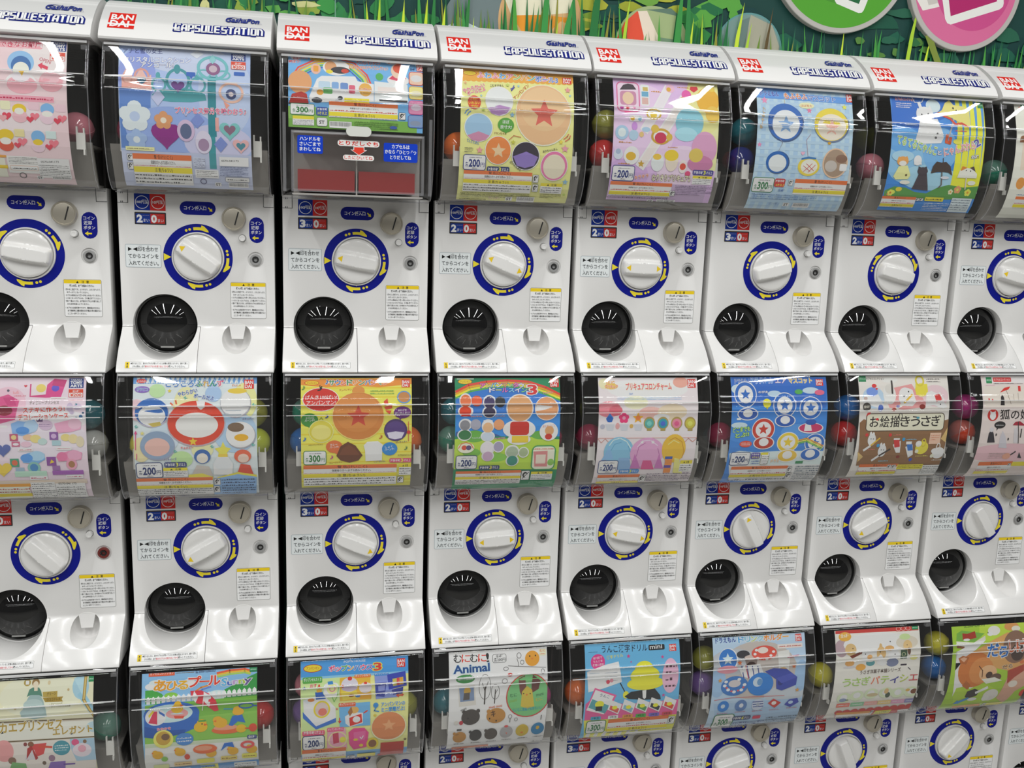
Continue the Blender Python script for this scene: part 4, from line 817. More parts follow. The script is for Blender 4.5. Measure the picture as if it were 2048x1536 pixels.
[5,0,-840,930,-54,2150,'a9c9ea',[['R',-1138,173,-1068,2239,'bcd6f0'],['R',-987,163,-917,2228,'bcd6f0'],['R',-837,153,-766,2217,'bcd6f0'],['R',-685,144,-614,2206,'bcd6f0'],['R',-533,134,-462,2195,'bcd6f0'],['R',-381,124,-310,2184,'bcd6f0'],['R',-227,114,-155,2176,'bcd6f0'],['R',-73,104,-1,2168,'bcd6f0'],['R',82,94,155,2160,'bcd6f0'],['R',238,84,311,2152,'bcd6f0'],['R',394,74,467,2144,'bcd6f0'],['R',551,64,624,2136,'bcd6f0'],['R',708,53,781,2129,'bcd6f0'],['R',866,43,940,2121,'bcd6f0'],['R',1024,33,1098,2112,'bcd6f0'],['R',-1275,147,1065,205,'b4d0ee'],['R',-1283,283,1049,339,'b4d0ee'],['R',-1291,415,1038,472,'b4d0ee'],['R',-1294,547,1028,602,'b4d0ee'],['R',-1286,674,1023,727,'b4d0ee'],['R',-1281,798,1034,850,'b4d0ee'],['R',-1273,921,1042,973,'b4d0ee'],['R',-1263,1044,1054,1096,'b4d0ee'],['R',-1251,1166,1067,1218,'b4d0ee'],['R',-1237,1289,1085,1341,'b4d0ee'],['R',-1218,1413,1106,1465,'b4d0ee'],['R',-1197,1537,1133,1591,'b4d0ee'],['R',-1170,1665,1165,1719,'b4d0ee'],['R',-1139,1795,1203,1851,'b4d0ee'],['R',-1097,1932,1250,1993,'b4d0ee'],['P','5c96dc',[-817,44,-243,44,-207,196,-829,164]],['P','5c96dc',[-1137,141,-300,112,1053,132,1039,253,325,236,-1145,224]],['T','ドラえもん',-765,186,-432,185,93,'4a4aa8','a8c8f4'],['T','もふもふ',-333,220,92,213,114,'f08a4a','ffffff'],['T','マスコット',118,228,612,218,101,'3a66b4','ffffff'],['star',-701,268,67,'e890b8'],['star',115,402,57,'e07aa0'],['star',-784,1020,46,'e890b8'],['E',68,318,141,55,'f4f0b8'],['T','ほぼ等大',-38,346,170,344,45,'d07a4a',''],['S','c8b890',8,[-332,153,-333,329]],['E',-324,637,329,324,'3f5a88'],['E',-336,619,318,315,'2f68b8'],['E',-323,663,250,247,'dfe3ee'],['star',-323,670,154,'7fa8d8'],['T','ポーチタイプ',-749,761,-683,399,53,'f4d070','8a7ac0'],['E',-421,1300,215,189,'3f5a88'],['E',-435,1295,205,180,'2464b0'],['E',-428,1311,164,143,'dfe4ee'],['S','9a9aa8',8,[-430,1114,-366,973,-423,907]],['E',156,1344,203,158,'e8d050'],['E',164,1344,156,121,'f2e4d8'],['P','3a78b8',[7,1210,133,1177,279,1193,270,1222,138,1214,11,1238]],['S','c84a4a',10,[58,1336,196,1424]],['S','c84a4a',10,[110,1299,259,1410]],['S','c84a4a',10,[74,1429,214,1294]],['S','c84a4a',10,[159,1437,275,1315]],['S','a88a9a',8,[119,1170,68,906,141,809]],['E',528,641,328,291,'6a7a9a'],['E',515,623,317,281,'eed042'],['E',527,668,266,226,'f3dccc'],['star',527,675,149,'f0b0a0'],['ring',642,1269,237,251,24,'eec0a0'],['E',642,1268,210,230,'a8917c'],['E',568,1319,113,96,'c4bcb4'],['E',752,1190,108,72,'8a6a58'],['Q',734,1273,869,1393,'ffffff'],['star',777,307,54,'f0e85a'],['heart',20,1128,37,'f0b0c8'],['E',496,939,32,24,'d0a030'],['bd',826,66,990,211],['price',-826,1554,-429,1812,300,'2f7a4a'],['Q',-426,1565,-230,1708,'c83a3a'],['T','対象年齢',-413,1628,-247,1626,43,'ffffff',''],['T','6才以上',-392,1695,-231,1693,43,'f4e04a',''],['T','全4種',-333,1786,-208,1786,45,'5a7ab0',''],['ic',-168,1578,-85,1679],['warn',-50,1555,953,1823,2],['ln',-801,1827,-105,1942,3,'5a7aa8'],['ln',-97,1840,426,1930,3,'5a7aa8'],['T','ガシャポン',-427,2047,-230,2044,56,'8aa0c0',''],['st',-163,1988,-49,2056],['bar',20,1982,333,2076]]],
[6,0,-831,1010,-28,2064,'3f8ad8',[['P','2a6cc8',[-790,9,454,-16,411,312,-346,614,-845,540]],['E',-469,1110,445,438,'8cc0ea'],['E',-581,821,333,219,'6aaae4'],['E',0,175,143,125,'cfe0f4'],['E',-16,1436,563,223,'a4d0f0'],['E',132,958,338,393,'7ab4e6'],['R',479,-22,1150,1678,'5a9ade'],['P','f1e642',[450,11,525,12,585,1637,443,1643]],['P','f1e642',[589,3,664,3,711,1632,568,1638]],['P','f1e642',[729,-6,804,-6,837,1627,694,1633]],['P','f1e642',[869,-15,944,-14,964,1622,820,1628]],['P','f1e642',[1009,-24,1085,-23,1091,1617,946,1623]],['P','5a9a4a',[-821,1693,-649,1609,-419,1626,-228,1695,6,1712,199,1601,411,1542,711,1580,1020,1543,1072,1776,-789,1875]],['E',-675,1713,67,41,'d8e05a'],['E',-551,1657,61,40,'e8d040'],['E',-719,1753,44,31,'e08a5a'],['flo',609,1623,74,'f0a070','f4e060'],['flo',827,1667,69,'f2e45a','e0a030'],['flo',-699,1726,61,'f0e060','d08030'],['flo',480,1667,51,'f4f0c0','e0a030'],['T','カプセルコレクション',-731,113,-357,111,55,'d83a4a','ffffff'],['ln',-732,144,-429,252,3,'e8f0f8'],['epoch',891,48,999,162],['S','e8eef4',14,[-425,-9,-359,130,-218,121,-138,-11]],['P','f2f2f4',[-284,442,62,410,185,735,136,836,-299,870,-372,824]],['E',-181,344,169,142,'f2f2f2'],['P','f2f2f2',[-346,303,-318,236,-214,269]],['P','f2f2f2',[-138,260,-69,166,-27,285]],['E',-243,349,14,18,'444444'],['E',-115,329,14,18,'444444'],['S','e8e8ec',62,[-276,139,-243,271]],['E',49,678,22,19,'6a6a6a'],['E',25,748,25,22,'6a6a6a'],['E',-169,480,23,21,'d87a5a'],['S','b8b0a8',26,[390,391,258,756]],['S','d8603a',56,[251,695,239,807,308,823,319,741]],['P','f0dc82',[160,247,237,107,331,46,404,137,602,152,708,214,709,505,675,534,485,451,348,381,182,325,86,291]],['S','d6503a',37,[76,305,180,346,318,395,410,490,541,467,670,529]],['E',389,198,17,22,'2a2a2a'],['E',524,252,17,22,'2a2a2a'],['E',447,236,14,14,'2a2a2a'],['ln',387,582,630,632,1,'c85a6a'],['ln',-567,517,-343,569,1,'d8e4f0'],['E',460,796,85,44,'f4e05a'],['T','てるてるにゃんこ',-739,878,45,1052,161,'a8cc6a','fafafa'],['T','と',92,1045,170,1031,83,'ffffff','5a4a9a'],['T','にゃんぶれら',225,1058,835,902,148,'f09aa0','ffffff'],['T','2',844,877,927,828,129,'5a5ab0','ffffff'],['T','全6種',762,1074,905,1062,59,'e8eef8','3a4a8a'],['E',-583,1090,216,97,'a8d0f0'],['P','f3e7a0',[-641,1263,-471,1243,-389,1412,-425,1475,-665,1490,-719,1438]],['E',-578,1175,111,82,'e8a45a'],['E',-572,1211,72,44,'f8f0e0'],['P','e8a45a',[-682,1143,-665,1098,-602,1115]],['P','e8a45a',[-558,1113,-505,1086,-471,1138]],['E',-474,1408,22,20,'6a5a3a'],['E',-290,1150,78,87,'e8f0f8'],['P','e8f0f8',[-351,1153,-225,1147,-200,1219,-353,1226]],['P','4a4148',[-233,1380,-76,1361,18,1660,-307,1642]],['E',-164,1328,101,68,'4a4148'],['P','4a4148',[-253,1320,-257,1246,-190,1273]],['P','4a4148',[-157,1271,-97,1244,-70,1317]],['S','6a625c',23,[216,1325,255,1548,213,1600]],['P','4a3d38',[0,1358,23,1234,86,1153,187,1166,271,1150,368,1219,432,1378,346,1332,244,1323,131,1328]],['S','4a3d38',14,[206,1091,217,1177]],['P','efe6dc',[536,1411,567,1285,686,1231,819,1250,922,1332,925,1408]],['P','d98a3a',[583,1297,610,1209,715,1234]],['P','5a4a44',[758,1232,839,1204,886,1297]],['E',695,1280,11,12,'2a2a2a'],['E',783,1288,11,12,'2a2a2a'],['S','d8cfc4',23,[721,1403,748,1605]],['E',847,1494,80,40,'f4ead8'],['E',294,1421,85,25,'dcdce4'],['E',-473,1532,100,35,'e8e4d8'],['warn',-831,1785,-161,1991,0],['ic',-168,1797,-97,1855],['ic',-92,1794,-18,1852],['R',15,1773,383,1847,'e8d83a'],['ln',38,1789,356,1837,1,'5a5a2a'],['R',552,1769,955,2045,'d4e0e8'],['ln',565,1785,927,2015,5,'6a7a8a'],['ln',19,1868,532,2035,5,'dfe8ee']]],
[7,0,-880,930,-37,2150,'efe6da',[['epoch',-743,-1,-563,89],['R',-789,85,946,114,'c86a3a'],['R',-806,720,879,745,'8a5a3a'],['E',-745,681,58,60,'8a5a3a'],['E',-675,1459,88,106,'e09a4a'],['R',-743,744,917,1223,'e6d6c4'],['E',285,386,425,245,'d8a46a'],['ln',-688,1645,474,1684,1,'4a6a9a'],['warn',-686,1696,385,1919,0]]],
[0,1,-930,911,79,2106,'f0d3de',[['E',-186,474,248,252,'f3c0cf'],['E',467,732,505,149,'f6e2ea'],['E',260,1077,736,325,'f4dbe6'],['P','cf4f86',[110,181,360,149,360,393,108,381]],['P','f0d8dc',[132,149,360,139,358,340,127,360]],['E',268,245,70,64,'e8d070'],['P','d8508f',[353,192,455,96,632,118,554,383,330,393]],['E',472,246,55,51,'6a5ac8'],['P','c2427a',[446,107,628,122,598,225,421,203]],['P','d65a8e',[-341,389,-190,338,-34,432,-92,727,-304,788,-373,576]],['E',-240,587,114,79,'8a3040'],['P','c84a80',[-265,389,-113,380,-70,516,-183,536]],['heart',50,212,23,'d03a4a'],['P','e8a8b0',[-125,286,-95,317,-58,275,-37,328,-124,332]],['E',-192,281,19,19,'5a5a6a'],['ln',-113,345,60,380,1,'d87a8a'],['R',408,383,642,419,'f6ecec'],['ln',420,394,626,415,1,'b05a6a'],['Q',-362,813,-206,851,'f6ecec'],['T','ディズニープリンセス',111,496,527,491,50,'8a6a72','ffffff'],['T','ステキに作ろう!',24,625,611,601,84,'d8423a','ffffff'],['T','デコレーションケース',-44,736,662,710,87,'d8423a','ffffff'],['tomy',664,92,874,243],['yen',663,264,871,387],['ln',662,416,868,442,1,'d04a4a'],['E',685,543,47,72,'c8b8d0'],['E',793,533,59,51,'cfc0d6'],['E',715,617,35,34,'bfb0ca'],['P','4a8a9a',[765,475,797,497,766,518]],['E',841,685,27,27,'3a6a9a'],['E',874,629,16,15,'3a5a7a'],['P','4a8a9a',[767,681,796,702,764,721]],['P','8ab4e4',[-155,789,-54,748,41,760,177,730,232,815,171,920,-6,981,-137,937]],['E',125,835,100,97,'b0ccee'],['E',8,897,96,59,'5a94d8'],['P','eda8c4',[455,796,563,766,740,725,847,779,834,886,695,927,499,945]],['E',748,800,94,85,'f2bccf'],['E',338,816,97,80,'d0b8d0'],['ln',242,795,406,848,2,'8a6a9a'],['P','5a3a6a',[206,720,225,747,250,720,273,741,293,714,296,763,211,762]],['R',-179,948,-64,1055,'c05a7a'],['E',-122,1001,38,38,'e8d090'],['R',-157,1066,-42,1147,'c86a8a'],['E',-99,1109,42,21,'f0e0e8'],['E',80,1004,73,47,'e8c0a0'],['E',184,1027,77,64,'ecd48a'],['E',279,1072,66,52,'bcd4d0'],['E',45,1111,77,43,'e8c0d0'],['R',384,923,507,1048,'8a5aa0'],['E',443,988,39,39,'d0b0d8'],['R',414,1057,540,1139,'a8c8d0'],['E',613,1012,70,56,'ecd48a'],['E',720,1035,71,74,'e8d4a0'],['E',816,1080,59,87,'dcd0b0'],['Q',-76,1171,136,1224,'f6ecec'],['ln',-57,1184,120,1215,1,'c04a6a'],['Q',467,1159,692,1212,'f6ecec'],['ln',483,1172,673,1203,1,'c04a6a'],['P','7ab0e2',[-46,1306,54,1253,192,1222,296,1268,299,1357,195,1424,-17,1408]],['E',186,1300,112,80,'a8cef0'],['E',39,1331,87,67,'5a98dc'],['R',-200,1338,-75,1474,'4a9a7a'],['E',-136,1406,42,46,'d86a4a'],['E',130,1493,93,98,'8ac0b4'],['E',130,1492,58,65,'4a8ac0'],['R',-136,1488,-10,1569,'9ab4c8'],['R',-154,1549,303,1647,'b8dcc8'],['P','e890b4',[458,1316,561,1251,720,1210,836,1256,819,1368,629,1387,491,1396]],['E',724,1299,102,85,'f0a8c4'],['E',546,1318,78,76,'e07aa4'],['R',319,1319,452,1463,'8a4a9a'],['P','e8c83a',[387,1359,431,1406,361,1428]],['R',392,1465,500,1546,'9a6aa8'],['E',673,1447,79,93,'e8a0b8'],['E',673,1446,47,56,'a87850'],['R',384,1550,832,1623,'a05ab0'],['R',50,1637,304,1707,'f6ecec'],['ln',65,1652,284,1697,1,'c04a6a'],['R',573,1626,821,1691,'f6ecec'],['ln',587,1641,804,1681,1,'c04a6a'],['heart',-317,1505,135,'e8c84a'],['heart',-287,1192,115,'5a6aa8'],['R',-502,1712,868,1790,'d8c8b8'],['R',-551,1772,18,2188,'f2e8d8'],['R',-512,1772,59,1831,'f0a03a'],['ln',-454,1845,22,1962,2,'b04a3a'],['R',-553,1971,31,2044,'efd02c'],['R',42,1752,392,2144,'f0e6ea'],['ln',57,1765,383,2108,8,'5a5a62'],['R',398,1783,832,2170,'f0eeee'],['T','0570-041173',445,1803,703,1806,38,'333333',''],['ln',410,1837,817,2134,7,'666666']]],
[1,1,-936,929,82,2132,'d8e2f0',[['R',-942,77,931,183,'6aa0da'],['P','e8eef6',[-865,81,-834,81,-868,176,-898,176]],['P','e8eef6',[-792,81,-762,81,-795,177,-825,177]],['P','e8eef6',[-719,81,-689,81,-722,177,-753,177]],['P','e8eef6',[-646,81,-616,81,-649,177,-680,177]],['P','e8eef6',[-573,81,-543,81,-576,177,-607,177]],['P','e8eef6',[-500,81,-469,81,-503,177,-534,177]],['P','e8eef6',[-427,81,-396,81,-430,178,-461,178]],['P','e8eef6',[-353,81,-322,81,-357,178,-387,178]],['P','e8eef6',[-279,81,-249,81,-283,178,-314,178]],['P','e8eef6',[-205,82,-175,82,-209,178,-240,178]],['P','e8eef6',[-131,82,-101,82,-135,178,-166,178]],['P','e8eef6',[-57,82,-26,82,-61,179,-92,179]],['P','e8eef6',[17,82,48,82,13,179,-18,179]],['P','e8eef6',[91,82,122,82,87,179,56,179]],['P','e8eef6',[166,82,197,82,162,179,131,179]],['P','e8eef6',[241,82,272,82,236,179,205,179]],['P','e8eef6',[316,82,347,82,311,180,280,180]],['P','e8eef6',[391,82,422,82,386,180,355,180]],['P','e8eef6',[466,82,497,83,461,180,430,180]],['P','e8eef6',[541,83,573,83,536,180,505,180]],['P','e8eef6',[617,83,648,83,612,180,580,180]],['P','e8eef6',[692,83,724,83,687,181,656,181]],['P','e8eef6',[768,83,800,83,763,181,732,181]],['P','e8eef6',[844,83,876,83,839,181,807,181]],['P','cfe0f2',[-891,81,-871,81,-831,177,-851,176]],['P','cfe0f2',[-818,81,-798,81,-759,177,-779,177]],['P','cfe0f2',[-746,81,-725,81,-686,177,-706,177]],['P','cfe0f2',[-673,81,-652,81,-613,177,-633,177]],['P','cfe0f2',[-600,81,-579,81,-540,177,-560,177]],['P','cfe0f2',[-526,81,-506,81,-467,178,-487,177]],['P','cfe0f2',[-453,81,-433,81,-393,178,-414,178]],['P','cfe0f2',[-380,81,-359,81,-320,178,-340,178]],['P','cfe0f2',[-306,81,-285,81,-246,178,-267,178]],['P','cfe0f2',[-232,81,-212,82,-172,178,-193,178]],['P','cfe0f2',[-158,82,-138,82,-98,179,-119,178]],['P','cfe0f2',[-84,82,-64,82,-24,179,-45,179]],['P','cfe0f2',[-10,82,11,82,50,179,29,179]],['P','cfe0f2',[64,82,85,82,124,179,104,179]],['P','cfe0f2',[139,82,160,82,199,179,178,179]],['P','cfe0f2',[214,82,234,82,274,180,253,179]],['P','cfe0f2',[289,82,309,82,349,180,328,180]],['P','cfe0f2',[364,82,384,82,424,180,403,180]],['P','cfe0f2',[439,82,460,82,499,180,478,180]],['P','cfe0f2',[514,83,535,83,574,180,553,180]],['P','cfe0f2',[589,83,610,83,650,181,629,180]],['P','cfe0f2',[665,83,686,83,725,181,704,181]],['P','cfe0f2',[741,83,762,83,801,181,780,181]],['P','cfe0f2',[817,83,838,83,877,181,856,181]],['E',-578,294,122,108,'bfe0a8'],['E',-146,514,184,283,'f6e2ac'],['E',264,341,124,131,'a8c4ec'],['E',744,454,189,287,'f6e6a0'],['E',-875,594,120,173,'f2c4cc'],['E',-482,1036,224,243,'c8d8f2'],['E',594,963,335,336,'aecbee'],['E',-834,1230,141,203,'f6d9a8'],['E',-230,1401,165,140,'bfe0a0'],['P','f2dc5a',[402,1113,442,1204,525,1228,460,1296,478,1413,396,1352,310,1410,335,1294,274,1224,369,1203]],['E',87,1245,166,137,'f4e8b0'],['E',-814,137,73,35,'d84a4a'],['T','さわれる',-868,159,-755,159,35,'ffffff',''],['T','ころころふれんず',-453,239,429,233,119,'3a78c0','fdfdfd'],['T','ふ',4,232,101,232,106,'8cc04a',''],['T','れ',107,232,200,232,106,'e0b02a',''],['T','ん',210,228,304,228,102,'40a060',''],['T','ず',314,228,418,229,102,'e05a7a',''],['T','ぜん5しゅ',543,229,680,229,40,'e08a4a',''],['bd',732,119,883,267],['E',-800,272,109,52,'8a6ac0'],['T','ガラピコ',-880,297,-719,298,52,'3a8ac0','ffffff'],['T','やわらかい',-261,393,28,319,74,'2f5fb0','ffffff'],['T','ボールだよ',-35,409,265,455,74,'2f5fb0','ffffff'],['star',-395,295,33,'e8d04a'],['S','d8603a',24,[-376,489,-334,533]],['S','d8603a',24,[-301,451,-290,501]],['S','e8c83a',24,[-350,533,-313,559]],['E',-650,644,254,229,'c0b8c8'],['E',-658,631,246,221,'2f68b4'],['E',-655,687,202,165,'f0eee8'],['P','c8b45a',[-719,812,-536,781,-517,836,-639,867]],['E',6,822,441,369,'b8a8b0'],['E',3,809,428,356,'d84a34'],['E',14,842,321,203,'f4e8e2'],['P','f4f0ec',[7,459,141,460,132,558,80,601,29,558]],['star',-50,1106,70,'e8c43a'],['E',608,497,238,237,'b0aeb8'],['E',602,484,226,224,'eceae6'],['R',452,605,692,699,'b8c0c8'],['E',628,300,147,44,'ecc84a'],['E',681,1016,231,219,'a8a8b0'],['E',673,1002,223,210,'efece6'],['E',606,882,126,75,'7a6450'],['E',687,1050,109,58,'edb02f'],['T','スキッパー',705,771,880,768,44,'2f5fb0','ffffff'],['E',-584,1172,260,238,'9aa0b8'],['E',-587,1158,252,228,'8ea4bf'],['E',-589,1188,187,148,'e2b8ae'],['T','チョロミー',-239,1224,-47,1223,41,'d83a3a','ffffff'],['T','アッチィーゴ',-502,1417,-312,1406,43,'4a5a9a','ffffff'],['S','d8508a',12,[-900,950,-911,1226]],['P','d8508a',[-925,972,-898,917,-876,972]],['S','d8508a',12,[-898,1293,-903,1384]],['star',-803,962,36,'f0dc8a'],['S','6abab0',12,[-179,404,-154,387,-162,426,-130,409]],['S','6abab0',12,[-911,853,-887,836,-896,874,-863,857]],['S','6abab0',12,[213,1188,239,1171,229,1212,263,1194]],['S','6abab0',13,[843,1165,868,1147,859,1188,893,1170]],['S','6abab0',12,[-347,1258,-322,1241,-331,1281,-298,1264]],['S','6abab0',13,[860,520,885,502,878,542,911,525]],['E',83,1355,125,121,'3a68ac'],['E',82,1383,87,84,'e8ddd0'],['P','c8c0b8',[-102,1697,-7,1499,179,1527,233,1705]],['P','e8e8ec',[244,1480,312,1362,479,1365,549,1487,530,1687,245,1680]],['E',391,1484,139,111,'dfe2ea'],['R',333,1318,469,1368,'e8c84a'],['E',701,1360,131,113,'e06a4a'],['E',710,1395,85,76,'f0ccbc'],['P','d8503a',[592,1715,665,1489,812,1517,869,1722]],['P','f0d850',[-142,1670,68,1650,232,1718,230,1758,-147,1747]],['P','f0d850',[295,1733,617,1638,909,1697,906,1777,293,1760]],['P','8cb4e2',[251,1758,615,1677,907,1736,878,2265,217,2177]],['R',-990,1720,215,2112,'f2f2f2'],['price',-925,1440,-525,1716,200,'26366e'],['age',-498,1439,-160,1530,3,'34407a'],['caut',-519,1539,-152,1706],['warn',-951,1721,221,2079,1],['ic',243,1749,340,1882],['ic',227,1899,325,2055],['ln',356,1747,880,2096,6,'3a4a6a']]],
[2,1,-902,885,94,2008,'f2e060',[['R',-900,248,890,267,'e8cf3a'],['R',-900,399,889,419,'e8cf3a'],['R',-900,551,886,571,'e8cf3a'],['R',-900,704,887,724,'e8cf3a'],['R',-901,857,888,876,'e8cf3a'],['R',-902,1010,890,1030,'e8cf3a'],['R',-904,1166,892,1186,'e8cf3a'],['R',-905,1325,895,1345,'e8cf3a'],['R',-907,1489,900,1511,'e8cf3a'],['R',-909,1663,906,1686,'e8cf3a'],['R',-912,1849,914,1874,'e8cf3a'],['P','ee8f34',[-900,110,889,95,887,196,354,249,-32,223,-509,246,-900,208]],['R',-896,91,-603,115,'f4f0e8'],['ring',-728,174,118,39,9,'b03018'],['E',-728,174,108,34,'f2c42c'],['T','アンパンマン',-804,194,-646,194,34,'b03018',''],['T','サ',-457,217,-366,217,94,'3a8a4a','ffffff'],['T','ウ',-360,216,-270,216,94,'2f6ab0','ffffff'],['T','ン',-264,215,-173,216,94,'d8503a','ffffff'],['T','ド',-167,215,-76,215,94,'3a8a4a','ffffff'],['T','ア',-70,214,21,214,94,'e0902a','ffffff'],['T','ン',27,213,119,214,94,'3a8a4a','ffffff'],['T','パ',125,213,216,213,94,'2f6ab0','ffffff'],['T','ン',222,212,314,212,95,'d8503a','ffffff'],['T','マ',320,211,412,211,95,'3a8a4a','ffffff'],['T','ン',419,211,511,211,95,'e06a3a','ffffff'],['T','♪',-509,197,-466,197,74,'2f6ab0','ffffff'],['bd',720,120,855,251],['T','アンパンマン',-290,315,-92,301,34,'c03a2a',''],['E',-585,445,293,194,'ffffff'],['E',-585,445,281,184,'cf362c'],['P','cf362c',[-403,563,-308,612,-367,519]],['T','げんき100ばい!',-827,443,-329,441,68,'ffffff',''],['T','アンパンマン!',-811,536,-344,529,73,'ffffff',''],['T','♪',-639,309,-544,299,98,'2a2a2a',''],['E',16,309,101,88,'d9944a'],['E',14,728,427,400,'f4d070'],['E',14,721,412,390,'cf8440'],['E',2,666,359,320,'d48c48'],['star',14,727,192,'c84a38'],['E',-765,779,136,113,'3f8a3a'],['P','3f8a3a',[-829,852,-746,853,-765,911]],['T','メロメロ',-826,770,-694,761,44,'ffffff',''],['T','パーンチ!',-840,813,-685,805,44,'ffffff',''],['E',-582,969,199,187,'f0f0a0'],['E',-582,969,189,177,'d8cc4a'],['E',-582,983,156,123,'f0dc80'],['S','8aa030',12,[-605,777,-581,738,-553,777]],['T','メロンパンナちゃん',-784,1209,-554,1197,30,'8a6a2a',''],['E',-373,1227,134,107,'d9703a'],['P','d9703a',[-381,1320,-309,1296,-321,1370]],['T','カレー',-435,1220,-321,1206,46,'ffffff',''],['T','パーンチ!',-445,1260,-302,1248,41,'ffffff',''],['P','6a3a22',[-340,1386,-273,1220,-153,1146,-33,1211,84,1381,17,1474,-128,1511,-273,1468]],['P','7a4428',[-297,1373,-237,1259,-141,1196,-45,1262,40,1380]],['T','カレーパンマン',-450,1528,-244,1511,32,'8a4a2a',''],['P','e4e4ea',[99,1213,159,1151,329,1141,415,1206,404,1296,401,1482,133,1490,124,1304]],['P','f6f4f0',[116,1219,169,1168,324,1156,398,1213,384,1296,382,1465,148,1471,141,1304]],['T','しょくぱんまん',273,1520,461,1510,33,'5a6a9a',''],['E',525,1278,127,114,'2f86cc'],['T','しょく',452,1271,574,1257,47,'ffffff',''],['T','パーンチ!',448,1317,599,1299,41,'ffffff',''],['E',729,666,142,100,'6a2f7a'],['P','6a2f7a',[667,733,745,734,692,800]],['T','おれさま',656,649,798,641,34,'ffffff',''],['T','ばいきんまん!',608,695,852,687,36,'ffffff',''],['E',620,960,190,185,'4a3468'],['E',615,970,166,160,'584080'],['P','d8d4e4',[479,1004,620,981,762,1001,719,1096,609,1115,511,1093]],['T','ばいきんまん',627,1181,813,1168,31,'5a4a7a',''],['E',756,414,113,104,'6a9ad0'],['E',756,413,93,84,'c88a50'],['P','d8503a',[424,483,485,434,501,525,443,557]],['P','d8503a',[428,574,557,541,564,595,460,618]],['P','d8503a',[447,630,549,631,521,694]],['ln',208,286,596,372,2,'8ab85a'],['S','c84a3a',10,[829,822,832,1148]],['E',835,997,34,30,'d0402f'],['T','♪',-886,288,-825,281,68,'6a9a4a',''],['T','♪',-515,753,-453,747,70,'3a4aa0',''],['T','♪',-870,1127,-809,1121,69,'3a7ac0',''],['T','♪',-441,1443,-378,1436,75,'c04a8a',''],['T','♪',353,1103,416,1097,70,'c05a2a',''],['T','♪',766,1302,830,1296,73,'6a8a4a',''],['price',-868,1292,-500,1539,300,'2f7a3a'],['age',524,1445,889,1521,3,'d84a7a'],['ln',662,1368,884,1408,2,'8a6a2a'],['warn',-868,1546,646,1954,1],['caut',686,1544,885,1762],['ic',663,1792,768,1923]]],
